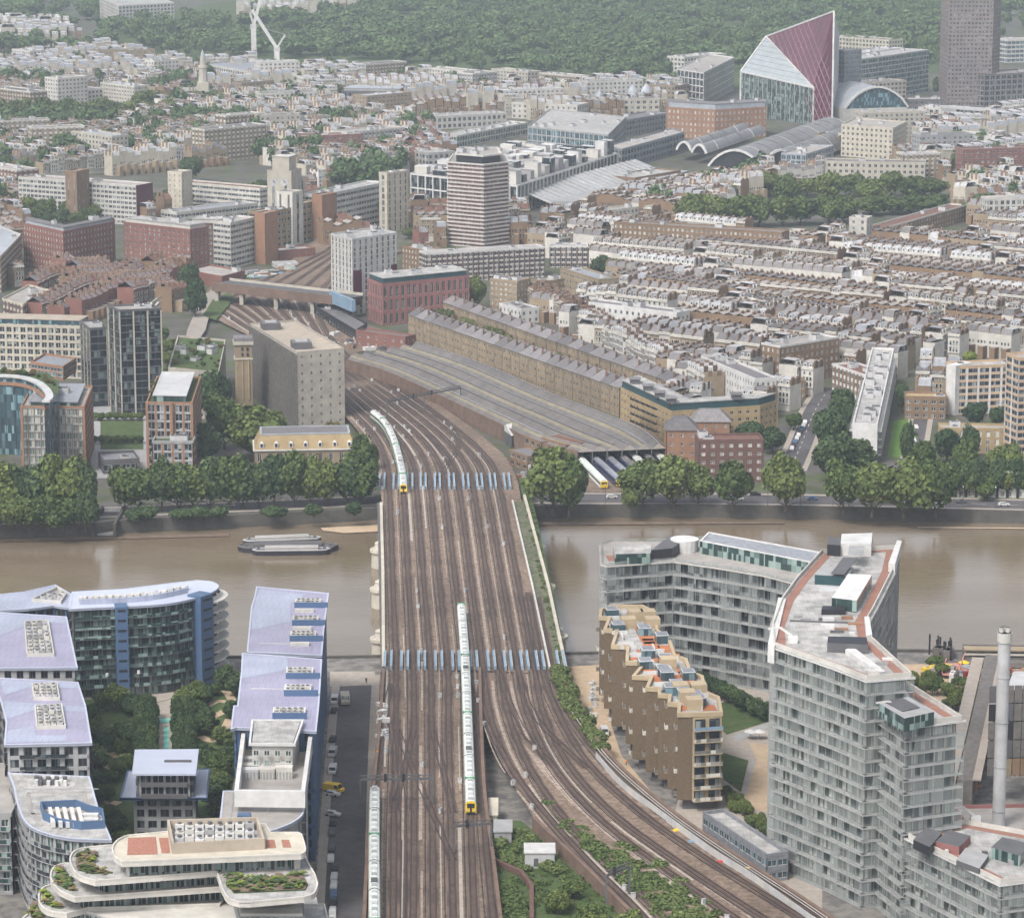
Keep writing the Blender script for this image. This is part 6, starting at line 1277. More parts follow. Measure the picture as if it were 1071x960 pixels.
# tower block of white bands and red brick
z1 = ZT(506, 173, 260); poly = ccw([*(P(468, 170, z1), P(506, 173, z1), P(532, 170, z1)), *(P(528, 162, z1), P(474, 162, z1))]); pt = thing('tower_block', 'tall tower block striped with white balcony bands and red brick', 'tower block', (*P(500, 165, z1), G0)); mb = MB(); W = []
mb.prism(inset(poly, .5), G0, z1, 'brick_pink', 'roof_felt'); ns = 21; shh = (z1 - G0) / ns
for k in range(5):
    if faces_cam(poly[k], poly[(k + 1) % 5]): facade(mb, W, inset(poly, .3)[k], inset(poly, .3)[(k + 1) % 5], G0, z1, shh, 3.2, 'brick_pink', None, .45, .5, .2)
mb.build('wall', pt); put_windows(pt, W, 'glass', 'white', 80)
for s in range(ns + 1): b = MB(); z = G0 + s * shh; b.ring(inset(poly, -.5), 1.0, z - .25, z + .55, 'offwhite'); b.build('balcony', pt)
b = MB(); q = inset(poly, 5); b.prism(q, z1, z1 + 4.5, 'black'); b.ring(inset(q, -1), 1.4, z1 + 4.2, z1 + 5.2, 'offwhite'); b.sheet(q, z1 + 4.6, 'roof_felt'); b.build('penthouse', pt); roof_units(pt, q, z1 + 4.6, 4, 5)
B('deck_access_block', 'long five-storey red brick block with white balcony decks in front of the striped tower', [(446, 265), (570, 258)], 297, 12, st=2.9, bay=3, wall='brick_purple', band='offwhite', gl='glass', pf=.3, sf=.3, cap=60, cat='flats', bidx=0, parapet='white')
B('deck_access_block', 'shorter red brick and white deck block to the right of the long one', [(575, 257), (615, 257)], 280, 12, st=2.9, bay=3, wall='brick_purple', band='offwhite', gl='glass', pf=.3, sf=.3, cap=30, cat='flats', parapet='white')
B('yellow_brick_flats', 'yellow brick flats with red brick edges behind the bushy trees, left of the white villa', [(512, 291), (541, 294)], 325, 12, st=2.9, bay=3, wall='brick_stock', gl='curtain', pf=.5, sf=.5, cap=20, cat='flats')
B('yellow_brick_flats', 'yellow brick flats with white balconies between trees in front of the deck block', [(572, 294), (598, 290)], 318, 12, st=2.9, bay=3, wall='brick_stock', gl='curtain', pf=.5, sf=.5, cap=20, cat='flats')
B('yellow_brick_flats', 'small tan flats with white roof tank just right of the unfinished tower', [(420, 257), (446, 262)], 286, 12, st=2.9, bay=3, wall='brick_brown', gl='curtain', pf=.5, sf=.5, cap=20, cat='flats')
B('brown_office_block', 'long tan brick block with dark roof set diagonally left of the brown trees', [(586, 280), (626, 292)], 314, 12, st=3, bay=3.4, wall='brick_stock', gl='glass', pf=.55, sf=.5, roof='slate_blue', cap=30)
B('brown_office_block', 'red and grey end block right of the diagonal tan block', [(618, 291), (649, 288)], 313, 12, st=3, bay=4, wall='brick_purple', gl='glass_pale', pf=.6, sf=.5, roof='slate_blue', cap=16, units=3)
B('brick_warehouse', 'low red brick station building with flat roof beside the road bridge', [(195, 282), (232, 289), (256, 283)], 302, par=True, wall='brick_red', pf=.9, sf=.7, cap=8, roof='roof_felt', units=1)
B('brick_warehouse', 'flat-roofed red brick shed beside the tracks under the art deco column', [(283, 263), (330, 259)], 274, 14, wall='brick_red', pf=.8, sf=.5, cap=10, roof='roof_felt', units=2)
B('scrap_yard_shed', 'low pale corrugated shed in the yard between the tracks', [(288, 276), (312, 275)], 281, 10, wall='grey_light', roof='roof_white', cap=2, units=0, pf=.8)
rr = random.Random(21)
for i in range(26): x, y = rr.uniform(256, 305), 0; y = 293 - (x - 256) * .22 + rr.uniform(-4, 4); c = P(x, y); b = MB(); hh = rr.uniform(1.5, 3); b.box(*c, G0, G0 + hh, rr.uniform(3, 9), rr.uniform(2.2, 3), rr.choice(['white', 'teal', 'blue_light', 'offwhite', 'grey', 'grass', 'brick_orange', 'copper_green']), rr.choice([.6, -.4])); b.box(*c, G0 + hh, G0 + hh + .2, 2, 1.5, 'grey', .6); tag(b.build('shipping_container'), 'container or cabin in the crowded yard between the tracks', 'container', 'containers in the yard between the tracks')
B('mansion_corner', 'cream and brown corner building cut by the left edge', [(-40, 250), (0, 268), (22, 245)], 306, par=True, wall='brick_brown', band='stucco', st=3.4, bay=3.5, cap=30, roof='lead', cat='mansion block')
B('balcony_block', 'brown brick block with grey balconies and flat roof at the left', [(2, 312), (24, 318), (52, 303)], 340, par=True, wall='brick_purple', band='cream', st=3, bay=3.6, sf=.4, cap=30, roof='roof_felt', cat='flats')
# right side big ones
B('dark_topped_block', 'yellow brick flats with a dark glass attic and pale flat roof beside the train shed', [(649, 405), (702, 430), (795, 424)], 470, 14, st=3.3, bay=3.6, wall='brick_yellow', gl='glass_dark', pf=.62, sf=.55, cap=90, roof='roof_white', units=0, cat='flats', top=(.6, 4, 'teal', 'roof_white'))
zt = ZT(702, 430, 470) + 3
for i, (x, y) in enumerate(((664, 403), (678, 410), (690, 417), (702, 423), (770, 419))): c = P(x, y - 2, zt); b = MB(); b.box(*c, zt, zt + 2, 4, 5, 'grey_dark'); b.box(*c, zt + 2, zt + 2.3, 5, 6, 'slate'); tag(b.build('stair_head'), '%s dark stair head on the pale roof of the yellow brick flats' % ('first', 'second', 'third', 'fourth', 'last')[i], 'stair head')
def escapes(): 
    a, c = P(662, 432, 14), P(690, 444, 14); rt = thing('fire_escape', 'tangle of black iron balconies on the yellow brick flats above the shed', 'fire escape', (*a, G0)); 
    for s in range(5):
        for i in range(5): b = MB(); q0, q1 = lerp(a, c, (i + .1) / 5), lerp(a, c, (i + .8) / 5); z = G0 + 3.5 + s * 3.1; b.lbox(q0, q1, 0, 1.6, z, z + .2, 'black'); b.lbox(q0, q1, 1.5, 1.6, z, z + 1, 'black'); b.build('balcony', rt)
escapes()
def hip(name, label, front, base, depth, h_roof, wall_, roof, **kw):
    r_, poly, z = bldg(name, label, front, base, depth, units=0, para=.3, **kw); q = inset(poly, -.5); n = len(q)
    k = inset(poly, min(depth, 9) * .42); b = MB()
    for i in range(n): j = (i + 1) % n; b.quad((*q[i], z - .1), (*q[j], z - .1), (*k[j], z + h_roof), (*k[i], z + h_roof), roof)
    b.sheet(k, z + h_roof, roof); b.build('roof', r_); return r_
hip('hipped_brick_block', 'orange brick block with grey hipped roof beside the yellow brick flats', [(697, 450), (730, 450)], 488, 14, 4, 'brick_orange', 'slate', st=3.6, bay=4, wall='brick_orange', pf=.7, sf=.6, cap=20, cat='flats')
hip('hipped_brick_block', 'orange brick rear block with hipped roof seen above the brown brick one', [(723, 441), (764, 441)], 474, 12, 4, 'brick_orange', 'slate', st=3.6, bay=4, wall='brick_orange', pf=.7, sf=.6, cap=20, cat='flats')
B('brown_brick_block', 'plain brown brick flats with white sash windows behind the embankment trees', [(731, 460), (799, 459)], 505, 12, st=3.2, bay=3.4, wall='brick_purple', gl='curtain', pf=.55, sf=.55, cap=60, roof='tile_red', cat='flats', bidx=0, units=2)
B('white_slab_flats', 'white diagonal slab of flats with sawtooth balconies and blank end wall', [(892, 442), (918, 443), (935, 364)], 486, par=True, st=2.9, bay=4, wall='white', gl='glass_dark', pf=.2, sf=.35, cap=50, roof='roof_white', units=18, cat='flats', plain=(), balc=dict(m='white', r='offwhite', d=1.6, min=40))
zt = ZT(918, 443, 486); b = MB(); a, c = P(892, 442, zt), P(918, 443, zt); b.lbox(a, c, .02, .3, G0, zt, 'white'); tag(b.build('end_wall'), 'blank white end wall of the diagonal slab of flats', 'wall')
B('balconied_flats', 'white flats with orange balcony panels, facing the river at the right', [(1000, 383), (1072, 380)], 434, 12, st=3, bay=5.5, wall='white', band='peach', gl='glass', pf=.16, sf=.34, cap=40, roof='roof_white', cat='flats', units=2)
b = MB(); zt = ZT(1000, 383, 434); a, c = P(991, 382, zt), P(1000.3, 383.5, zt); b.lbox(a, c, -11, .4, G0, zt + .4, 'white'); tag(b.build('end_wall'), 'tall blank white end wall left of the orange balconies', 'wall')
B('balconied_flats', 'slice of white and orange balconied flats cut by the right edge', [(1066, 374), (1140, 370)], 482, 12, st=3, bay=5, wall='white', band='peach', gl='glass', pf=.162, sf=.34, cap=20, cat='flats', units=0)
B('pub', 'small brown brick house with bright ochre flat roof between the flats', [(946, 414), (990, 415)], 438, 11, st=3.4, bay=3.5, wall='brick_brown', roof='brick_yellow', cap=12, units=1, cat='house')
B('low_brick_flats', 'low yellow brick flats with white window panels behind the round trees', [(983, 447), (1066, 448)], 474, 10, st=3.2, bay=3.4, wall='brick_yellow', gl='curtain', pf=.5, sf=.25, cap=40, roof='roof_felt', cat='flats', bidx=0)
B('river_houses', 'row of low black and white modern houses facing the embankment road', [(1000, 492), (1120, 494)], 520, 9, st=3, bay=4, wall='black', band='offwhite', gl='curtain', pf=.3, sf=.3, cap=40, roof='roof_felt', cat='houses', units=3)
B('corner_terrace', 'tall brick corner terrace with white ground floor beside the tree-lined street', [(816, 362), (878, 352)], 404, 12, st=3.5, bay=3.2, wall='brick_brown', band=None, gl='curtain', pf=.55, sf=.45, cap=50, parapet='white', cat='terrace', bidx=0)
B('low_terrace', 'low white-trimmed brick range with red roof deck behind the diagonal white slab', [(870, 380), (905, 392)], 415, 12, st=3.4, bay=3.4, wall='brick_brown', band='white', gl='glass', pf=.5, sf=.4, cap=20, roof='tile_red', parapet='white')
B('brick_house', 'brown brick house with arched white windows beside the street trees', [(802, 399), (843, 398)], 418, 11, st=3.6, bay=4, wall='brick_brown', gl='curtain', pf=.5, sf=.4, cap=12, roof='slate_blue', cat='house')
hip('gabled_house', 'yellow brick house with dark pitched roof at the end of the tenement rows', [(707, 412), (729, 411)], 424, 12, 4, 'brick_yellow', 'slate', st=3.3, bay=4, wall='brick_yellow', cap=8, cat='house')
B('stucco_terrace', 'long white stucco terrace front with a row of small square windows', [(611, 315), (708, 327)], 346, 11, st=4.2, bay=3.6, wall='white', gl='glass_dark', pf=.62, sf=.6, cap=60, cat='terrace', roof='slate', units=6, bidx=0)
B('white_villa', 'white villa among trees behind the tenement rows', [(522, 317), (545, 323)], 333, 11, st=3.5, bay=3.5, wall='white', gl='glass', pf=.6, sf=.5, cap=12, cat='villa', roof='slate')
B('stucco_terrace', 'sloping white stucco terrace with many windows above the red tile roofs', [(733, 372), (790, 396)], 410, 10, st=3.6, bay=2.8, wall='white', gl='glass_dark', pf=.6, sf=.5, cap=50, cat='terrace', roof='slate', bidx=0)
B('stucco_terrace', 'cream stucco end pavilion at the right end of the brick terrace by the square', [(822, 241), (838, 242)], 262, 10, st=3.8, bay=4, wall='stucco', cap=8, cat='house', units=0)
B('brick_terrace', 'tall dark brick terrace of repeated bays behind the square, rising to the right', [(905, 244), (1012, 214)], 262, 12, st=3.6, bay=4, wall='brick_brown', gl='curtain', pf=.5, sf=.45, cap=60, roof='tile_red', cat='terrace', bidx=0, parapet='stucco')
B('cream_pavilion', 'cream end house of the tall dark terrace beside the square trees', [(888, 227), (907, 228)], 262, 11, st=3.8, bay=5, wall='stucco', pf=.7, cap=6, cat='house', units=1)
B('brick_terrace', 'dark brick terrace with tall windows below the square gardens', [(642, 232), (818, 243)], 262, 12, st=3.5, bay=3, wall='brick_brown', gl='curtain', pf=.5, sf=.45, cap=90, roof='slate', cat='terrace', bidx=0)
B('grid_office', 'pale gridded office block at the right edge beyond the dark terrace', [(1034, 208), (1110, 206)], 240, 14, st=3.4, bay=3.6, wall='offwhite', pf=.4, sf=.3, cap=30, cat='office block')
B('white_house_row', 'cream stucco houses with balustrades in front of the glass-roofed slopes', [(618, 222), (668, 216)], 240, 11, st=3.6, bay=3.5, wall='stucco', cap=16, cat='terrace', bidx=0)
# tenement rows: 24 bays each
def tenement(eA, eB, base, nb, label, wall, roof, dep=11, hr=3.5):
    z1 = ZT(eA[0], eA[1], base); a, c = P(*eA, z1), P(*eB, z1); rt = thing('tenement_row', label, 'tenement row', (*lerp(a, c, .5), G0)); W = []
    n = perp(a, c); n = n if n[1] > 0 or n[0] > 0 else (-n[0], -n[1]); n = (abs(n[0]), abs(n[1]))
    for i in range(nb):
        p0, p1 = lerp(a, c, i / nb), lerp(a, c, (i + .94) / nb); b = MB(); Lb_ = hypot(p1[0] - p0[0], p1[1] - p0[1])
        poly = ccw([p0, p1, (p1[0] + n[0] * dep, p1[1] + n[1] * dep), (p0[0] + n[0] * dep, p0[1] + n[1] * dep)]); b.prism(inset(poly, .3), G0, z1, wall)
        for k in range(4):
            if faces_cam(poly[k], poly[(k + 1) % 4], .02) and (k == 0 or hypot(poly[k][0] - p0[0], poly[k][1] - p0[1]) < .1): facade(b, W, poly[k], poly[(k + 1) % 4], G0, z1, 3, 2.9, wall, None, .55, .5, .25)
        b.build('bay', rt); b = MB(); q = inset(poly, -.4); m0, m1 = lerp(q[0], q[3], .5), lerp(q[1], q[2], .5); m0, m1 = lerp(m0, m1, .12), lerp(m1, m0, .12)
        b.add([(*q[0], z1), (*q[1], z1), (*q[2], z1), (*q[3], z1), (*m0, z1 + hr), (*m1, z1 + hr)], [(0, 1, 5, 4), (2, 3, 4, 5), (1, 2, 5), (3, 0, 4)], roof); b.build('roof', rt)
        b = MB(); e = lerp(p0, p1, .98); f = (e[0] + n[0] * dep * .3, e[1] + n[1] * dep * .3); g_ = (e[0] + n[0] * dep * .7, e[1] + n[1] * dep * .7)
        for q_ in (f, g_): b.box(q_[0], q_[1], z1, z1 + hr + .6, .9, 2.0, 'chimney'); [b.cyl(q_[0], q_[1] - .7 + .5 * j, z1 + hr + .6, z1 + hr + 1.1, .15, 'pot', n=6) for j in range(4)]
        b.build('chimney', rt)
    put_windows(rt, W, 'glass', 'cream', 100); return a, c
tenement((427, 329), (648, 406), 356, 25, 'front tenement row of brown brick bays with grey roofs beside the carriage shed', 'brick_stock', 'slate')
tenement((452, 312), (725, 408), 330, 25, 'rear tenement row parallel to the front one beyond the line of trees', 'brick_stock', 'slate', hr=3)
# river barges
def barge(px0, px1, label, z=0, W=5, cargo='grey_dark', hull='black', rim='offwhite'):
    a, c = P(*px0, 0), P(*px1, 0); rt = thing('barge', label, 'barge', (*a, 0)); L_ = hypot(c[0] - a[0], c[1] - a[1]); d = ((c[0] - a[0]) / L_, (c[1] - a[1]) / L_); n = (-d[1], d[0])
    f = lambda u, v: (a[0] + d[0] * u * L_ + n[0] * v, a[1] + d[1] * u * L_ + n[1] * v)
    hp = ccw([f(0, 0), f(.05, -W * .4), f(.14, -W / 2), (f(.86, -W / 2)), f(.95, -W * .4), f(1, 0), f(.95, W * .4), f(.86, W / 2), f(.14, W / 2), f(.05, W * .4)])
    b = MB(); b.prism(hp, -.5, 1.7, hull, 'grey_dark'); b.build('hull', rt); b = MB(); b.ring(hp, .4, 1.7, 2.1, rim); b.build('gunwale', rt)
    q = ccw([f(.16, -W * .34), f(.84, -W * .34), f(.84, W * .34), f(.16, W * .34)]); b = MB(); b.prism(q, 1.5, 2.7, cargo); b.ring(q, .3, 2.7, 3.0, rim); b.build('hold_cover', rt)
    for u in (.08, .92): q_ = f(u, 0); b = MB(); b.box(*q_, 1.7, 2.5, 1, 1, 'grey_dark'); b.build('hatch', rt)
barge((249, 576), (354, 575), 'dark barge in the middle of the moored group, showing black holds', W=7.5, rim='concrete_dark'); barge((264, 580), (346, 579), 'pale-rimmed barge moored in front of the group', W=4.4, cargo='roof_felt', rim='grey_light'); barge((254, 570), (336, 567), 'pale-rimmed barge moored at the back of the group', W=4.4, cargo='roof_felt', rim='grey_light')
# ================================================================ TERRACED STREETS
def house_proto(i, wall, ground, roof, kind, w=6.2, d=9.5, h=12.5, dorm=True, top_='house_lead'):
    """a London terraced house: front at y=0 facing -y"""
    A = MB(); hw = w / 2
    def wallq(y, s, m, z0, z1): A.quad((-hw * s, y, z0), (hw * s, y, z0), (hw * s, y, z1), (-hw * s, y, z1), m)
    A.prism([(-hw, 0), (hw, 0), (hw, d), (-hw, d)], 0, h, wall)
    if ground: A.box(0, -.12, 0, 3.6, w, .25, ground); A.box(0, -.35, 3.5, 3.8, w, .7, 'stucco')
    A.box(0, -.25, h - .7, h - .15, w, .5, 'stucco'); A.box(0, .2, h - .15, h + .45, w, .4, 'stucco' if ground else wall)
    for s in range(4):
        for x in ((-1.6, 0.1, 1.8) if s in (1, 2) else (-1.5, 1.5)):
            z = .9 + s * 3.05 + (0.2 if s else 0); hh = (2.2, 2.1, 1.7, 1.3)[s]
            if z + hh > h - .8: continue
            A.box(x, -.1, z - .12, z + hh + .12, 1.25, .24, 'white' if s % 2 else 'stucco'); A.quad((x - .45, -.24, z), (x + .45, -.24, z), (x + .45, -.24, z + hh), (x - .45, -.24, z + hh), 'glass')
            if s < 3: A.quad((x + .45, d + .03, z), (x - .45, d + .03, z), (x - .45, d + .03, z + hh * .8), (x + .45, d + .03, z + hh * .8), 'glass')
    A.box(-hw * .5, d + 2.2, 0, h * .5, hw * .9, 4.4, 'brick_stock' if i % 2 else 'brick_brown', top='roof_felt')
    R = MB()
    if kind == 'mansard':
        for (y0, z0, y1, z1, m) in ((.5, h + .05, 1.6, h + 2.7, roof), (1.6, h + 2.7, d - 1.6, h + 2.9, 'lead'), (d - 1.6, h + 2.9, d - .1, h + .1, roof)): R.quad((-hw, y0, z0), (hw, y0, z0), (hw, y1, z1), (-hw, y1, z1), m if m != 'lead' else top_)
        for x in (-1.5, 1.5): R.box(x, 1.1, h + .5, h + 2.2, 1.3, 1.3, 'white' if dorm else 'lead', top='lead'); R.quad((x - .4, .44, h + .8), (x + .4, .44, h + .8), (x + .4, .44, h + 1.9), (x - .4, .44, h + 1.9), 'glass_dark')
    elif kind == 'pitched':
        R.quad((-hw, .3, h), (hw, .3, h), (hw, d / 2, h + 2.8), (-hw, d / 2, h + 2.8), roof); R.quad((-hw, d / 2, h + 2.8), (hw, d / 2, h + 2.8), (hw, d, h), (-hw, d, h), roof)
    else:   # butterfly behind a parapet
        R.quad((-hw, .4, h + 1.3), (0, .4, h + .1), (0, d, h + .1), (-hw, d, h + 1.3), roof); R.quad((0, .4, h + .1), (hw, .4, h + 1.3), (hw, d, h + 1.3), (0, d, h + .1), roof)
    C = MB(); C.box(hw - .22, d / 2, h - .2, h + (3.0 if kind == 'mansard' else 1.5), .4, d - .2, wall if wall != 'stucco' else 'brick_stock')
    for y in (d * .28, d * .74):
        C.box(hw - .3, y, h, h + (3.6 if kind != 'fly' else 2.2), .8, 2.0, 'chimney')
        for j in range(4): C.cyl(hw - .3, y - .75 + .5 * j, h + (3.6 if kind != 'fly' else 2.2), h + (4.1 if kind != 'fly' else 2.7), .14, ('stone', 'pot')[j % 2], n=5)
    return A, R, C
PROT = [house_proto(0, 'stucco', 'stucco', 'slate', 'mansard'), house_proto(1, 'brick_stock', 'stucco', 'slate', 'fly'), house_proto(2, 'brick_brown', 'stucco', 'slate_blue', 'mansard'), house_proto(3, 'stucco', 'stucco', 'slate', 'fly', h=11.5),
        house_proto(4, 'brick_stock', 'stucco', 'slate', 'pitched', h=11), house_proto(5, 'brick_brown', None, 'tile_red', 'pitched', h=11.5), house_proto(6, 'brick_red', None, 'slate', 'pitched', h=12.5), house_proto(7, 'white', 'white', 'lead', 'mansard', h=11.5), house_proto(8, 'brick_brown', 'stucco', 'roof_felt', 'fly', h=13.5),
        house_proto(9, 'cream', 'stucco', 'lead', 'mansard', h=15), house_proto(10, 'stone', 'stone', 'slate_blue', 'mansard', h=19, w=9, d=14),
        house_proto(11, 'stucco', 'stucco', 'slate_dark', 'mansard', h=13.2, top_='roof_felt'), house_proto(12, 'brick_stock', 'stucco', 'slate_dark', 'mansard', h=12, top_='slate_dark'), house_proto(13, 'brick_brown', 'stucco', 'slate_dark', 'fly', h=12.8), house_proto(14, 'white', 'white', 'slate_dark', 'fly', h=12), house_proto(15, 'brick_stock', 'stucco', 'slate_dark', 'fly', h=14), house_proto(16, 'brick_red', None, 'slate_dark', 'pitched', h=11.5)]
KNAME = ['white stucco', 'stock brick', 'brown brick', 'white stucco', 'stock brick', 'plain brown brick', 'red brick', 'bright white', 'brown brick', 'cream', 'stone', 'tall white stucco', 'pale stock brick', 'dark-roofed brown brick', 'white painted', 'tall stock brick', 'dark-roofed red brick']
HOUSES = []      # (x, y, angle, proto, district)
OBST = [(p0[0] - 5, p1[0] + 5, p0[1] - 15, p1[1] + 50) for p0, p1 in [(P(*a), P(*b)) for a, b in (((429, 224), (560, 200)), ((552, 172), (640, 150)), ((770, 135), (885, 115)), ((880, 168), (950, 160)), ((880, 132), (950, 120)), ((700, 148), (805, 140)), ((985, 112), (1046, 100)), ((458, 156), (552, 142)), ((215, 98), (318, 90)), ((357, 117), (420, 110)))]]
for o in COL.objects:
    if o.parent is None and o.get('category') in ('building', 'flats', 'terrace', 'tower', 'tower block', 'house', 'office block', 'mansion block', 'apartment block', 'tenement row', 'villa', 'apartment tower', 'stair tower', 'clock tower', 'houses') and o.location.y > 1300:
        bb = []
        for ch in o.children:
            if ch.type == 'MESH' and ch.name.split('.')[0] in ('wall', 'bay'):
                v = np.empty(len(ch.data.vertices) * 3); ch.data.vertices.foreach_get('co', v); v = v.reshape(-1, 3); bb.append((v[:, 0].min() + o.location.x - 3, v[:, 0].max() + o.location.x + 1, v[:, 1].min() + o.location.y - 9, v[:, 1].max() + o.location.y + 3))
        OBST += bb
def blocked(x, y):
    return any(a <= x <= b and c <= y <= d for a, b, c, d in OBST)
for px in ():
    pass
NOGO = [PP([(120, 380), (215, 300), (430, 240), (445, 350), (640, 440), (700, 470), (500, 480), (380, 440), (250, 460)]), PP([(820, 500), (840, 440), (855, 400), (875, 400), (872, 430), (860, 500)])]
GREEN = []
def free(x, y): return not blocked(x, y) and not any(inside((x, y), n) for n in NOGO + GREEN)
def district(px, ang, kinds, label, pitch=42, block=105, w=6.2, seed=1, u0=0, v0=0, cross=True, skip=.0, street=12):
    q = ccw(PP(px)); r = random.Random(seed); cx = sum(p[0] for p in q) / len(q); cy = sum(p[1] for p in q) / len(q); c, s = cos(ang), sin(ang); R = max(hypot(p[0] - cx, p[1] - cy) for p in q)
    for vi in range(int(-R / pitch) - 1, int(R / pitch) + 2):
        for side in (0, 1):
            v = vi * pitch + (0 if side == 0 else pitch - street) + v0; kk = None; run = 0; u = -R + u0
            while u < R:
                ph = (u + R + vi * 31) % block
                if ph > block - 14: u += 14; kk = None; continue
                if kk is None or run <= 0: kk = r.choice(kinds); run = r.randint(10, 30)
                run -= 1; x = cx + c * u - s * v; y = cy + s * u + c * v
                if inside((x, y), q) and free(x, y) and r.random() > skip: HOUSES.append((x, y, ang + (0 if side == 0 else pi), r.choice(kinds) if r.random() < .16 else kk, label))
                u += w
    if cross:
        for vi in range(int(-R / pitch) - 1, int(R / pitch) + 2):
            for k in range(int(2 * R / block) + 1):
                u = -R + u0 + k * block - (vi * 31) % block + block - 2
                for j in range(3):
                    v = vi * pitch + v0 + 6 + j * 6; x = cx + c * u - s * v; y = cy + s * u + c * v
                    if inside((x, y), q) and free(x, y): HOUSES.append((x, y, ang + pi / 2, kinds[0], label))
LM_ = [(213, 105, 'slender church tower'), (280, 60, 'two white cranes'), (389, 110, 'dark hall'), (88, 200, 'pale slab of flats'), (292, 170, 'clock tower'), (370, 190, 'long white office slab'), (500, 160, 'striped tower block'), (592, 140, 'steel glass office'), (654, 110, 'domed stone hotel'), (60, 130, 'long garden square'), (915, 115, 'barrel-roofed office'), (1015, 100, 'tall brown tower'), (970, 215, 'dark terrace by the square'), (150, 10, 'hotel at the top left'), (570, 115, 'cream palace-like terrace'), (440, 90, 'white marquee'), (1040, 150, 'blue and white block')]
rb_ = random.Random(77); NAMES_ = {'stucco': 'cream stucco', 'brick_brown': 'brown brick', 'offwhite': 'pale grey', 'brick_red': 'red brick', 'stone': 'stone', 'grey': 'grey', 'brick_stock': 'stock brick'}
for px_, py_, n_ in ((60, 168, 1), (100, 170, 1), (240, 166, 1), (25, 150, 1), (250, 150, 1), (385, 160, 1), (400, 128, 1), (300, 120, 1), (20, 120, 1), (330, 105, 1), (290, 150, 1), (130, 108, 1), (345, 165, 1), (70, 110, 1), (265, 105, 1), (500, 100, 1), (560, 118, 1), (430, 108, 1), (170, 88, 1), (30, 80, 1), (130, 78, 1), (290, 92, 1), (395, 92, 1), (475, 95, 1), (640, 115, 1), (540, 92, 1), (590, 98, 1), (10, 200, 1), (985, 175, 1), (1040, 190, 1), (960, 185, 1), (930, 150, 1), (1060, 148, 1)):
    x, y = P(px_, py_); a = radians(rb_.choice((43, 20, -47)) if px_ < 700 else 15); L_, D_ = rb_.uniform(28, 62), rb_.uniform(13, 20); c_, s_ = cos(a), sin(a); w_ = rb_.choice(list(NAMES_)); hh = rb_.uniform(16, 26)
    lx, ly, ln = min(LM_, key=lambda q: hypot(q[0] - px_, (q[1] - py_) * 2))
    B('apartment_block', '%s block of flats %s of the %s' % (NAMES_[w_], ('just left' if lx > px_ else 'just right') if abs(lx - px_) > abs(ly - py_) else ('just in front' if py_ > ly else 'just behind'), ln), [(px_, py_)], 0, poly=[(x + c_ * u - s_ * v, y + s_ * u + c_ * v) for u, v in ((-L_ / 2, -D_ / 2), (L_ / 2, -D_ / 2), (L_ / 2, D_ / 2), (-L_ / 2, D_ / 2))], ztop=G0 + hh, st=3.4, bay=4, wall=w_, band=rb_.choice((None, 'stucco')), pf=.5, sf=.45, cap=8, units=3, roof=rb_.choice(('roof_felt', 'slate_dark', 'lead', 'roof_dark')), cat='flats', group='mid-size blocks of flats above the terraces')
    OBST.append((x - L_ * .4 - 5, x + L_ * .4 + 5, y - L_ * .36 - 12, y + L_ * .36 + 8))
# squares and gardens first (kept free of houses)
def green(px): GREEN.append(ccw(PP(px)))
green([(735, 232), (800, 205), (860, 190), (985, 188), (990, 208), (900, 248), (850, 250)]); green([(0, 140), (0, 118), (90, 100), (190, 110), (150, 130), (60, 145)])
def clus(px): green(px)
P1 = [(555, 262), (640, 246), (900, 262), (1010, 230), (1150, 225), (1150, 372), (990, 378), (945, 400), (880, 405), (800, 440), (735, 440), (690, 395), (610, 360), (560, 330), (640, 320), (650, 290)]
district(P1, radians(-36), [0, 1, 3, 11, 7, 2, 12, 8, 0, 4, 13, 14, 15, 11], 'in the dense streets right of the tenement rows', skip=.03, pitch=38, seed=4)
district([(948, 438), (955, 402), (1000, 396), (1000, 430), (985, 445)], radians(-10), [2, 1], 'behind the white diagonal slab', seed=5)
district([(800, 445), (700, 440), (690, 425), (735, 395), (800, 405), (812, 425)], radians(-30), [1, 0, 7, 2], 'near the brick house by the tree-lined street', pitch=30, seed=6)
# white backs row next to the rear tenement
for t_ in range(36):
    a, c = P(600, 352), P(738, 424); x, y = lerp(a, c, t_ / 36); HOUSES.append((x, y, atan2(c[1] - a[1], c[0] - a[0]), 7 if t_ % 5 else 1, 'in the jagged white row behind the rear tenement'))
for t_ in range(24): a, c = P(553, 326), P(612, 352); x, y = lerp(a, c, t_ / 24); HOUSES.append((x, y, atan2(c[1] - a[1], c[0] - a[0]), 5 if t_ % 2 else 4, 'left of the long white stucco terrace')) if t_ < 22 else None
district([(50, 345), (20, 320), (60, 296), (125, 290), (182, 292), (182, 330), (150, 325), (70, 345)], radians(72), [16, 13, 16, 6, 5], 'in the red brick terraces left of the tracks', pitch=30, seed=8, block=160, cross=False, street=9)
district([(-80, 300), (-80, 200), (20, 230), (22, 300)], radians(40), [9, 5, 1], 'at the far left edge', seed=9)
district([(565, 250), (575, 240), (690, 208), (830, 198), (770, 226), (640, 244)], radians(-38), [1, 2, 0, 8], 'below the station roofs', seed=10)
district([(1012, 230), (1000, 195), (1150, 170), (1150, 232)], radians(30), [9, 2, 1], 'at the right edge by the gridded block', seed=11)
district([(800, 230), (700, 222), (760, 200), (840, 188), (870, 186), (820, 205)], radians(35), [0, 9, 2], 'around the square of tall trees', seed=12)
district([(-100, 195), (-100, 110), (100, 95), (330, 110), (420, 140), (430, 182), (330, 200), (280, 172), (170, 180), (60, 186)], radians(43), [0, 3, 9, 1, 11, 14, 9, 12, 13], 'in the white streets at the upper left', pitch=50, block=150, seed=13)
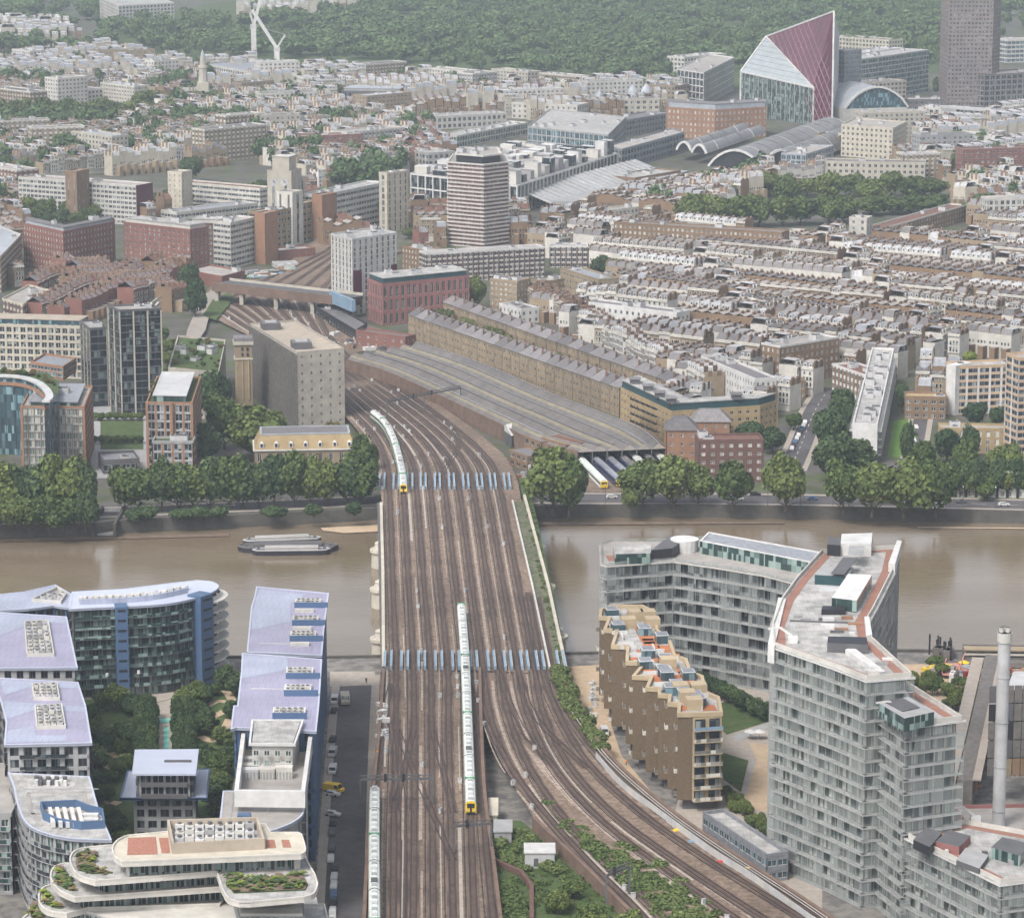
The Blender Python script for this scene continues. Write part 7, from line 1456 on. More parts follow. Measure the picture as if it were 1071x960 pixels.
district([(-100, 225), (-100, 190), (18, 195), (20, 222)], radians(43), [1, 2], 'left of the pale slab of flats', seed=14)
district([(330, 200), (430, 175), (430, 140), (480, 150), (470, 170)], radians(30), [6, 5, 2], 'behind the long white office slab', seed=15)
district([(-100, 112), (-100, 78), (60, 72), (110, 62), (200, 82), (330, 80), (480, 96), (700, 106), (720, 116), (600, 125), (450, 125), (420, 140), (320, 110), (100, 94)], radians(20), [9, 13, 10, 2, 6, 10, 12, 8], 'in the far upper left streets', pitch=55, block=140, seed=16, w=7)
district([(-100, 60), (-100, 30), (60, 30), (90, 48)], radians(10), [10, 9, 2], 'far away at the top left', pitch=60, seed=17, w=9)
district([(250, 22), (250, -8), (480, -8), (370, 10), (330, 18)], radians(8), [10, 9], 'beyond the park at the top', pitch=70, seed=18, w=10)
district([(930, 180), (950, 140), (1150, 130), (1150, 172), (1010, 196)], radians(15), [9, 10, 2, 1], 'right of the station roofs', pitch=50, seed=19, w=8)
district([(330, 262), (345, 222), (428, 236), (440, 262), (418, 270)], radians(25), [5, 6, 8], 'between the unfinished tower and the long white slab', seed=20)
district([(18, 246), (18, 232), (190, 238), (185, 222), (275, 212), (335, 218), (335, 204), (240, 214), (150, 226), (60, 226)], radians(38), [5, 2, 6], 'behind the brick mansion block', seed=22)
district([(430, 240), (420, 224), (545, 228), (560, 246), (545, 256), (440, 258)], radians(10), [2, 5, 1], 'around the foot of the striped tower', seed=23)
HOUSES.sort(key=lambda q: q[1] - abs(q[0]) * 0)
vis = [h for h in HOUSES if abs(h[0]) < (h[1] * .1675 + 8)]
PM = {}
def pm(i):
    if i not in PM: PM[i] = [b.mesh(n) for b, n in zip(PROT[i], ('wall', 'roof', 'chimney'))]
    return PM[i]
near, rest = vis[:300], vis[300:] + [h for h in HOUSES if abs(h[0]) >= (h[1] * .1675 + 8)]
for x, y, a, k, d in near:
    rt = thing('terraced_house', '%s terraced house %s' % (KNAME[k], d), 'terraced house', (x, y, G0), 'terraced houses %s, %s' % (d, KNAME[k]), rz=a)
    for n_, me in zip(('wall', 'roof', 'chimney'), pm(k)): o = bpy.data.objects.new(n_, me); COL.objects.link(o); o.parent = rt
    rt.scale = (1, 1, 1 + .1 * sin(x * 7 + y))
def mass(items, name):
    """many houses in one object, joined with numpy"""
    V = []; Fl = []; Ls = []; Mi = []; names = []; k = 0
    cache = {}
    for pi_, (A, R, C) in enumerate(PROT):
        vs = []; fs = []; ms = []
        for b in (A, R, C):
            ids = []
            for n in b.names:
                if n not in names: names.append(n)
                ids.append(names.index(n))
            o_ = len(vs); vs += b.v; fs += [[o_ + j for j in f] for f in b.f]; ms += [ids[m] for m in b.m]
        cache[pi_] = (np.array(vs, float), np.array([j for f in fs for j in f]), np.array([len(f) for f in fs]), np.array(ms))
    for x, y, a, p, d in items:
        v, l, t, m = cache[p]; c, s = cos(a), sin(a); q = np.empty_like(v); sc_ = 1 + .12 * sin(x * 7 + y)
        q[:, 0] = x + c * v[:, 0] - s * v[:, 1]; q[:, 1] = y + s * v[:, 0] + c * v[:, 1]; q[:, 2] = G0 + v[:, 2] * sc_; V.append(q); Ls.append(l + k); Fl.append(t); Mi.append(m); k += len(v)
    V = np.concatenate(V); Ls = np.concatenate(Ls); Fl = np.concatenate(Fl); Mi = np.concatenate(Mi)
    me = bpy.data.meshes.new(name); me.vertices.add(len(V)); me.vertices.foreach_set('co', V.ravel()); me.loops.add(len(Ls)); me.loops.foreach_set('vertex_index', Ls)
    me.polygons.add(len(Fl)); me.polygons.foreach_set('loop_start', np.concatenate([[0], np.cumsum(Fl)[:-1]])); me.polygons.foreach_set('loop_total', Fl); me.polygons.foreach_set('material_index', Mi)
    for n in names: me.materials.append(MATS[n])
    me.update(calc_edges=True); me.validate(); me.shade_flat(); o = bpy.data.objects.new(name, me); COL.objects.link(o); o['kind'] = 'stuff'; o['label'] = 'dense far streets of terraced houses with chimneys'; return o
mass(rest, 'distant_terraced_houses')
print('HOUSES', len(HOUSES), len(vis))
# ================================================================ VICTORIA: stations, offices, towers
W_ = dict(cap=24)
B('grid_glass_office', 'long dark-glass offices under a white frame grid above sloping glass skirts', [(429, 181), (541, 194), (646, 160)], 224, par=True, st=8, bay=7, wall='white', gl='glass_dark', pf=.12, sf=.08, rec=.8, cap=60, cat='office block', roof='roof_felt', units=0)
z_ = ZT(541, 194, 224) - .9; q_ = [P(429, 181, z_), P(541, 194, z_), P(646, 160, z_)]; q_.append((q_[0][0] + q_[2][0] - q_[1][0], q_[0][1] + q_[2][1] - q_[1][1])); gr_ = thing('roof_ridges', 'white and grey ridged skylights covering the roof of the grid offices', 'skylights', (*q_[1], z_)); rq = random.Random(5)
for i in range(6):
    for j in range(15):
        if rq.random() < .12: continue
        f_ = lambda u, v: lerp(lerp(q_[1], q_[0], u), lerp(q_[2], q_[3], u), v); b = MB(); h_ = rq.uniform(1.5, 5) * (1 + (i == 0)); u0, u1, v0, v1 = (i + .12) / 6, (i + rq.uniform(.6, .92)) / 6, (j + .15) / 15, (j + rq.uniform(.6, .9)) / 15; b.prism(ccw([f_(u0, v0), f_(u1, v0), f_(u1, v1), f_(u0, v1)]), z_, z_ + h_, rq.choice(['offwhite', 'grey', 'glass_dark', 'white']), rq.choice(['white', 'roof_white', 'grey_light', 'slate'])); b.build('skylight', gr_)
sk = thing('sloping_glass_skirt', 'long sloping pale glass roof running along the foot of the white grid offices', 'roof', (*P(600, 210), G0)); a, c = P(541, 219), P(665, 186); n = perp(a, c); n = (-n[0], -n[1]) if n[1] > 0 else n
for i in range(22):
    p0, p1 = lerp(a, c, i / 22), lerp(a, c, (i + .9) / 22); b = MB(); b.quad((*p0, G0 + 13), (*p1, G0 + 13), (p1[0] + n[0] * 24, p1[1] + n[1] * 24, G0 + 5), (p0[0] + n[0] * 24, p0[1] + n[1] * 24, G0 + 5), 'lead'); b.bar((*p0, G0 + 13.3), (p0[0] + n[0] * 24, p0[1] + n[1] * 24, G0 + 5.3), .8, 'offwhite'); b.build('glass_panel', sk)
b = MB(); p0, p1 = (a[0] + n[0] * 26, a[1] + n[1] * 26), (c[0] + n[0] * 26, c[1] + n[1] * 26); b.lbox(p0, p1, -.5, 14, G0, G0 + 7, 'grey'); b.lbox(p1, p0, -14, -.5, G0 + 7.1, G0 + 7.5, 'slate') if 0 else None; b.build('lower_roof', sk)
B('steel_glass_office', 'blue-grey glass office with stepped white roofs behind the grid offices', [(552, 132), (636, 141), (655, 122)], 170, par=True, st=5, bay=5, wall='grey', gl='glass_blue', pf=.15, sf=.12, cap=30, roof='roof_white', cat='office block', units=8, bidx=1)
B('station_deck_offices', 'long grey stepped offices receding beside the station roofs', [(636, 152), (650, 156), (716, 138)], 178, par=True, st=4.5, bay=6, wall='slate_blue', gl='glass_dark', pf=.2, sf=.3, cap=20, roof='roof_felt', cat='office block', units=6)
B('green_glass_office', 'low green glass office with white flat roofs in the middle distance', [(458, 140), (478, 142), (552, 128)], 155, par=True, st=4, bay=4, wall='offwhite', gl='glass_green', pf=.1, sf=.2, cap=24, roof='roof_white', cat='office block', units=8)
B('dark_hall', 'long dark purple-grey hall with a pale top strip at upper left centre', [(357, 95), (420, 96)], 116, 30, st=5, bay=6, wall='grey_dark', gl='glass_dark', pf=.2, sf=.3, cap=10, roof='roof_felt', top=(2, 3, 'grey', 'lead'))
B('curved_roof_hall', 'wide pale curved-roof hall behind the dark hall', [(350, 80), (405, 78)], 92, 34, wall='offwhite', roof='lead', cap=8, st=4, bay=5, units=0)
B('marquee', 'bright white pitched marquee by the park edge', [(432, 86), (457, 88)], 98, 20, wall='grey_light', roof='white', cap=4, units=0, cat='marquee')
B('long_grey_offices', 'long grey offices with blue-grey roof below the two white cranes', [(215, 67), (272, 77), (318, 70)], 97, par=True, st=4, bay=5, wall='offwhite', gl='glass', pf=.3, sf=.4, cap=24, roof='slate_blue', cat='office block', units=4)
B('pale_offices', 'pale stone office range to the right of the grey offices below the cranes', [(272, 80), (312, 79)], 96, 24, st=4, bay=5, wall='stucco', gl='glass', pf=.5, sf=.4, cap=16, roof='roof_white', cat='office block')
B('park_hotel', 'big pale grid-fronted hotel block at the top left', [(104, -3), (124, 6), (182, 3)], 29, par=True, st=4, bay=5, wall='offwhite', gl='glass', pf=.35, sf=.3, cap=24, roof='roof_white', cat='hotel')
B('cream_palace', 'square cream stone mansion among trees at the far top left', [(16, 22), (60, 22)], 38, 40, st=6, bay=7, wall='cream', cap=8, cat='mansion')
B('domed_hotel', 'long stone hotel with white domes on its roof near the park', [(620, 104), (690, 103)], 122, 30, st=4, bay=5, wall='stone', gl='glass', cap=24, roof='slate', cat='hotel')
for i, (x, y) in enumerate(((627, 103), (643, 103), (662, 97), (676, 96))):
    zt = ZT(x, y, 118); c = P(x, y, zt); b = MB()
    for k in range(4): b.cyl(*c, zt - 1 + k * 1.8, zt + .8 + k * 1.8, 5 * cos(k * .35), 'lead', 5 * cos((k + 1) * .35), 12)
    b.cyl(*c, zt + 6, zt + 9, .5, 'white', .1, 6); tag(b.build('dome'), 'pale dome on the stone hotel roof, %s from the left' % ('first', 'second', 'third', 'fourth')[i], 'dome')
B('cream_terrace', 'cream stucco palace-like terrace in the middle distance near the park', [(535, 107), (604, 110)], 124, 24, st=4, bay=5, wall='stucco', gl='glass', pf=.6, cap=24, roof='lead', cat='terrace')
B('brick_grand_hotel', 'grand orange brick hotel with grey mansard and dormers beside the station', [(698, 112), (748, 115), (802, 112)], 147, 24, st=4.2, bay=4, wall='brick_orange', gl='curtain', pf=.6, sf=.5, cap=40, roof='slate', top=(1.2, 5, 'lead', 'slate'), cat='hotel')
B('white_glass_office', 'white-framed glass office left of the angular maroon building', [(708, 72), (736, 76), (768, 60)], 112, par=True, st=6, bay=6, wall='white', gl='glass_dark', pf=.15, sf=.14, cap=30, roof='roof_felt', cat='office block')
# angular maroon and glass building
g0 = G0; A0 = P(774, 119); B0 = P(850, 131); C0 = P(870, 131); E0 = P(876, 124); D0 = P(800, 110); K0 = P(868, 118)
A1, B1, C1, D1, E1 = ZT(771, 75, 119), ZT(849, 92, 131), ZT(864, 12, 128), ZT(793, 40, 112), ZT(873, 35, 124)
nv = thing('angular_glass_building', 'angular building with sloping white panel, maroon diagrid wall and teal glass front', 'office building', (*B0, G0))
v = dict(a0=(*A0, g0), b0=(*B0, g0), c0=(*C0, g0), a1=(*A0, A1), b1=(*B0, B1), d1=(*D0, D1), c1=(*lerp(C0, K0, .2), C1), e0=(*E0, g0), e1=(*E0, E1), k0=(*K0, g0), k1=(*K0, E1), dd=(*D0, g0))
def face(keys, m, name): b = MB(); b.add([v[k] if isinstance(k, str) else k for k in keys], [tuple(range(len(keys)))], m); b.build(name, nv)
face(('a0', 'b0', 'b1', 'a1'), 'glass_green', 'glass_front'); face(('a1', 'b1', 'd1'), 'panel_white', 'sloping_panel'); face(('b0', 'c0', 'c1', 'd1', 'b1'), 'maroon_glass', 'maroon_wall'); face(('c0', 'e0', 'e1', 'c1'), 'grey_light', 'side_wall'); face(('a0', 'a1', 'd1', 'dd'), 'maroon_glass', 'side_wall'); face(('dd', 'd1', 'c1', 'e1', 'k0'), 'grey', 'back_wall')
def barset(name, segs, w, m): b = MB(); [b.bar(p, q, w, m) for p, q in segs]; b.build(name, nv)
L3 = lambda p, q, t: tuple(p[i] + (q[i] - p[i]) * t for i in range(3))
off = lambda p, d=-.7: (p[0], p[1] + d, p[2])
barset('white_rim', [(off(v['a1']), off(v['b1'])), (off(v['b1']), off(v['d1'])), (off(v['a1']), off(v['d1'])), (off(v['b1']), off(v['b0'])), (off(v['d1']), off(v['c1'])), (off(v['a0']), off(v['a1'])), (off(v['c0']), off(v['c1']))], 1.3, 'white')
sg = []
for i in range(9): t0 = i / 9; sg.append((off(L3(v['b0'], v['c0'], 0) if 0 else L3(v['b0'], v['d1'], 0)), off(v['c1']))) if 0 else None
def inb(px, py): return inside((px, py), [(850.5, 93), (794, 41), (864, 13), (870, 129), (851, 128)])
def on_maroon(px, py):     # plane through b0,c0?,d1: use ray/plane with b1,d1,c1
    n = np.cross(np.array(v['d1']) - np.array(v['b1']), np.array(v['c1']) - np.array(v['b1'])); a, b_, c_ = ray(px, py); d = np.array((a, b_, c_)); o = np.array((0, 0, CZ)); t = np.dot(np.array(v['b1']) - o, n) / np.dot(d, n); p = o + d * t; return (p[0], p[1] - .8, p[2])
for k in range(-8, 22):
    for sl in (2.6, -2.6):
        pts = [(x, 20 + k * 14 + sl * (x - 800)) for x in np.arange(790, 872, .5)]; pts = [p for p in pts if inb(*p)]
        if len(pts) > 3: sg.append((on_maroon(*pts[0]), on_maroon(*pts[-1])))
face_b = v['b1']; v['m'] = v['b0']; barset('diagrid', sg, .55, 'diagrid')
for i in range(1, 14): pass
barset('mullion', [(off(L3(v['a0'], v['b0'], i / 16)), off(L3(v['a1'], v['b1'], i / 16))) for i in range(1, 16)], .35, 'grey_light'); barset('floor_edge', [(off(L3(v['a0'], v['a1'], i / 10)), off(L3(v['b0'], v['b1'], i / 10))) for i in range(1, 10)], .3, 'grey_dark')
barset('panel_bar', [(off(L3(v['a1'], v['d1'], i / 8)), off(L3(v['b1'], v['d1'], i / 8))) for i in range(1, 8)], .35, 'grey')
B('slim_tower', 'slim dark blue-grey tower squeezed right of the angular maroon building', [(872, 52), (883, 53)], 122, 20, st=4, bay=3, wall='slate_blue', gl='glass_dark', cap=10, units=0, cat='tower')
# tall hexagonal concrete tower
zt = G0 + 112; q = [P(985, 108), P(990, 111), P(1036, 111), P(1044, 108)]; poly = ccw(q + [(q[3][0], q[3][1] + 22), (q[2][0], q[2][1] + 42), (q[1][0], q[1][1] + 42), (q[0][0], q[0][1] + 22)]); pt = thing('office_tower', 'tall brown-grey concrete office tower cut by the top edge of the view', 'tower', (*q[1], G0)); mb = MB(); W = []; mb.prism(inset(poly, .6), G0, zt, 'concrete_dark', 'roof_felt')
for k in range(8):
    if faces_cam(poly[k], poly[(k + 1) % 8]): facade(mb, W, poly[k], poly[(k + 1) % 8], G0, zt, 3.6, 3.1, 'tower_brown', None, .4, .42, .5)
mb.build('wall', pt); put_windows(pt, W, 'glass', 'grey', 100)
B('teal_glass_office', 'curved teal glass office with white bands right of the slim tower', [(884, 64), (930, 58), (972, 52)], 104, 30, st=4.2, bay=6, wall='teal_wall', band='grey_light', gl='glass_green', pf=.06, sf=.18, cap=50, roof='roof_white', cat='office block', units=8)
B('teal_glass_office', 'teal glass office stepping up behind the barrel-roofed block', [(905, 56), (945, 50)], 98, 24, st=4.2, bay=6, wall='teal_wall', band='grey_light', gl='glass_green', pf=.06, sf=.18, cap=20, roof='roof_white', cat='office block', units=3)
B('dark_grid_office', 'dark gridded office right of the tall tower', [(1030, 78), (1110, 74)], 112, 30, st=4.5, bay=6, wall='slate', gl='glass_dark', pf=.25, sf=.2, cap=20, roof='roof_felt', cat='office block')
B('pale_glass_office', 'pale glass block high at the right edge', [(1054, 42), (1110, 40)], 66, 24, st=4, bay=5, wall='offwhite', gl='glass_blue', pf=.1, sf=.3, cap=10, cat='office block')
def barrel(name, label, pa, pb, z0, hgt, length, m, end, nseg=10, parts=10, n=None, cat='building', rim='white', base=0):
    a, c = P(*pa, z0), P(*pb, z0); n = n or perp(a, c); n = n if n[1] > 0 else (-n[0], -n[1]); rt = thing(name, label, cat, (*a, G0))
    pr = [(i / nseg, sin(pi * i / nseg) ** .75) for i in range(nseg + 1)]
    f = lambda t, s, h=0: (*[lerp(a, c, t)[k] + n[k] * s for k in (0, 1)], z0 + base + hgt * dict(pr).get(t, 0) + h)
    if base: b = MB(); b.prism(ccw([a, c, (c[0] + n[0] * length, c[1] + n[1] * length), (a[0] + n[0] * length, a[1] + n[1] * length)]), G0, z0 + base, end); b.build('wall', rt)
    for k in range(parts):
        b = MB()
        for (t0, _), (t1, _) in zip(pr, pr[1:]): b.quad(f(t0, length * k / parts), f(t1, length * k / parts), f(t1, length * (k + .93) / parts), f(t0, length * (k + .93) / parts), m)
        for (t0, _), (t1, _) in zip(pr, pr[1:]): b.quad(f(t0, length * (k + .93) / parts, .3), f(t1, length * (k + .93) / parts, .3), f(t1, length * (k + 1) / parts, .3), f(t0, length * (k + 1) / parts, .3), rim if k % 3 == 0 else m)
        b.build('roof_bay', rt)
    b = MB(); b.add([f(t, .6) for t, _ in pr], [tuple(range(nseg + 1))], 'glass_blue' if base else 'black'); b.build('end_wall', rt)
    b = MB()
    for (t0, _), (t1, _) in zip(pr, pr[1:]): b.bar(f(t0, -.3, .2), f(t1, -.3, .2), 1.6, rim)
    b.build('end_arch', rt); return rt
barrel('barrel_roofed_office', 'white office with a big ribbed glass barrel roof', (883, 131), (949, 129), G0, 17, 60, 'lead', 'offwhite', cat='office block', base=13)
Wq = []; fb = MB(); facade(fb, Wq, P(883, 132), P(949, 130), G0, G0 + 13, 4, 6, 'offwhite', None, .3, .3, .3); o = fb.build('facade'); tag(o, 'white gridded front wall under the glass barrel roof', 'wall')
sd = (.36, .93)
barrel('station_train_shed', 'left arched train shed of the station, its big white-rimmed arch facing us', (741, 174), (797, 176), G0 + 3, 12, 250, 'shed_slate', 'grey_light', n=sd, cat='train shed'); barrel('station_train_shed', 'right arched train shed of the station, partly hidden by the glass block', (797, 176), (835, 174), G0 + 3, 12, 250, 'shed_slate', 'grey_light', n=sd, cat='train shed')
for i, (x, y) in enumerate(((708, 157), (724, 160))): barrel('station_side_roof', '%s low barrel roof left of the arched train sheds' % ('first', 'second')[i], (x, y), (x + 15, y + 1), G0 + 8, 6, 150, 'shed_slate', 'grey', n=sd, cat='roof', parts=5)
B('glass_box_office', 'small grey-green glass office block beside the right station arch', [(817, 160), (843, 161), (872, 152)], 192, par=True, st=3.6, bay=3.4, wall='lead', gl='glass_blue', pf=.12, sf=.16, cap=40, roof='roof_felt', cat='office block')
B('beige_stone_office', 'beige stone office with a grid of small square windows', [(880, 130), (934, 134), (948, 127)], 168, par=True, st=4, bay=4.2, wall='cream', gl='glass_dark', pf=.55, sf=.5, cap=50, roof='roof_felt', cat='office block')
B('long_stone_range', 'long cream mansion range below the beige office', [(846, 168), (968, 170)], 188, 18, st=4, bay=4, wall='stone', gl='glass_dark', pf=.5, sf=.45, cap=40, roof='slate', cat='mansion block', bidx=0)
B('grey_white_office', 'grey and white banded office with sloping roof at upper right', [(1008, 113), (1060, 116), (1072, 108)], 142, 26, st=4.4, bay=8, wall='grey', band='grey_light', gl='glass_dark', pf=.06, sf=.4, cap=16, roof='slate_blue', cat='office block')
B('white_block', 'plain white office block with square windows near the right edge', [(992, 136), (1042, 139)], 158, 18, st=4, bay=5, wall='white', gl='glass_dark', pf=.6, sf=.6, cap=20, roof='roof_white', cat='office block')
B('blue_block', 'white and royal blue low block at the right edge', [(1040, 138), (1110, 140)], 156, 18, st=5, bay=12, wall='blue_panel', gl='glass_dark', pf=.5, sf=.6, cap=6, roof='slate', cat='building')
B('brick_glass_office', 'red and glass stepped office left of the white block', [(950, 126), (995, 128)], 150, 20, st=4, bay=5, wall='offwhite', band='brick_red', gl='glass_blue', pf=.1, sf=.3, cap=20, roof='roof_felt', cat='office block')
B('white_balcony_block', 'white stepped block with balconies below the red and glass office', [(940, 152), (1010, 156)], 172, 16, st=4, bay=5, wall='white', gl='glass', pf=.2, sf=.4, cap=20, roof='roof_white', cat='flats')
B('tan_office', 'tan ribbed office at the right edge under the blue block', [(1005, 158), (1080, 162)], 182, 16, st=4, bay=4, wall='stone', gl='glass', pf=.4, sf=.3, cap=16, roof='roof_felt', cat='office block')
for i, (x, yb, yt, jx, jy) in enumerate(((266, 57, 22, 277, 5), (290, 62, 46, 265, 5))):
    z0_ = G0 + 24; zt = ZT(x, yt + 8, yb + 12); a = P(x, yb + 12); ct = thing('tower_crane', '%s white luffing tower crane standing over the grey offices by the park' % ('left', 'right')[i], 'crane', (*a, G0)); b = MB(); b.box(*a, G0, zt, 5, 5, 'white'); b.build('mast', ct)
    b = MB(); b.box(*a, zt, zt + 4, 6, 4, 'grey_light'); b.build('cab', ct); s = F / a[1]; b = MB(); b.bar((*a, zt + 3), (a[0] + (jx - x) / s, a[1], zt + 40), 3.0, 'white'); b.build('jib', ct); b = MB(); b.bar((*a, zt + 3), (a[0] - (jx - x) / s * .35, a[1], zt + 16), 1.8, 'offwhite'); b.bar((a[0] - (jx - x) / s * .35, a[1], zt + 16), (a[0] + (jx - x) / s * .5, a[1], zt + 22), .4, 'grey'); b.build('counter_jib', ct)
c = P(213, 113); cs = thing('church_tower', 'slender pale church tower with tiered spire at upper left', 'church tower', (*c, G0)); b = MB(); b.box(*c, G0, G0 + 22, 10, 10, 'stone'); b.build('base', cs); b = MB(); b.cyl(*c, G0 + 22, G0 + 34, 4, 'stone', 3.6, 8); b.cyl(*c, G0 + 34, G0 + 36, 4.2, 'cream', 4.2, 8); b.cyl(*c, G0 + 36, G0 + 44, 2.6, 'stone', 2.2, 8); b.cyl(*c, G0 + 44, G0 + 50, 2, 'lead', .2, 8); b.build('spire', cs)
for a_ in (('office_block', 'white block with ribbon windows behind the orange hotel', [(716, 60), (760, 56)], 84, 'offwhite'), ('office_block', 'brown brick office left of the white-framed glass office', [(676, 88), (706, 90)], 112, 'brick_stock'), ('office_block', 'low grey shops between the orange hotel and the maroon building', [(752, 128), (800, 128)], 140, 'grey'),
 ('office_block', 'stone range right behind the barrel-roofed office', [(890, 88), (948, 84)], 112, 'stone'), ('office_block', 'cream stone palace range beyond the slim tower', [(874, 38), (930, 42)], 56, 'cream'), ('office_block', 'dark stone office right of the barrel roof', [(950, 104), (985, 104)], 126, 'slate'), ('office_block', 'pale office with flat roof at the foot of the tall brown tower', [(960, 112), (1006, 114)], 130, 'offwhite'),
 ('office_block', 'brown brick range left of the beige stone office', [(852, 140), (878, 142)], 158, 'brick_stock'), ('office_block', 'pale flat-roofed blocks in front of the arched station roofs', [(716, 182), (760, 186)], 196, 'stucco'), ('office_block', 'low dark range along the station yard', [(664, 186), (712, 178)], 200, 'brick_brown'), ('office_block', 'long blue-grey station roof range behind the steel glass office', [(640, 128), (700, 118)], 146, 'slate_blue'),
 ('office_block', 'pale curved office behind the green glass office', [(452, 122), (530, 118)], 136, 'offwhite'), ('office_block', 'white ribbed roof hall left of the green glass office', [(405, 152), (448, 160)], 172, 'roof_white'), ('office_block', 'stone office block left below the dark hall', [(352, 118), (410, 122)], 134, 'stone'), ('office_block', 'white office block between the streets at upper left', [(186, 92), (240, 96)], 106, 'stucco'), ('office_block', 'long cream crescent front in the upper left streets', [(20, 88), (92, 94)], 102, 'stucco'),
 ('office_block', 'tall cream block beyond the upper left garden square', [(60, 70), (96, 72)], 88, 'stone'), ('office_block', 'dark glass office at the upper left edge', [(-20, 100), (22, 104)], 116, 'grey')):
    B(a_[0], a_[1], a_[2], a_[3], 22, st=4, bay=4.5, wall=a_[4], gl='glass_dark', pf=.4, sf=.4, cap=16, roof=random.choice(['roof_felt', 'roof_white', 'slate']), cat='office block', units=5)
# ================================================================ TREES
def row(xs, base, h, wd, label, group, mat='leaf', jit=3, seed=1):
    r = random.Random(seed)
    for i, x in enumerate(xs):
        y = base(x) if callable(base) else base; hh = h * r.uniform(.85, 1.12); tpx(x + r.uniform(-jit, jit), y - hh, y, wd * r.uniform(.85, 1.2), label, r.choice(mat) if isinstance(mat, tuple) else mat, group=group, trunk=.2)
LD = ('leaf', 'leaf', 'leaf_dark')
row(list(range(-10, 92, 16)), lambda x: 545 - x * .02, 66, 46, 'big leafy plane tree on the north embankment, left of the slipway', 'plane trees left of the slipway', LD, seed=2); row(range(-6, 92, 19), lambda x: 556, 40, 36, 'low bushy tree at the water edge left of the slipway', 'waterside trees left of the slipway', LD, seed=3)
row([134, 148, 168, 184, 200, 222, 238, 254, 272, 290, 306, 326, 342, 360, 378], lambda x: 541 - x * .035, 54, 40, 'big leafy plane tree on the embankment between slipway and bridge', 'plane trees between slipway and bridge', LD, seed=4); row([140, 152, 190, 205, 212, 232, 282, 290, 330, 372], lambda x: 549 - x * .022, 15, 22, 'low bush on the river bank between slipway and bridge', 'bank bushes between slipway and bridge', 'leaf_dark', seed=5)
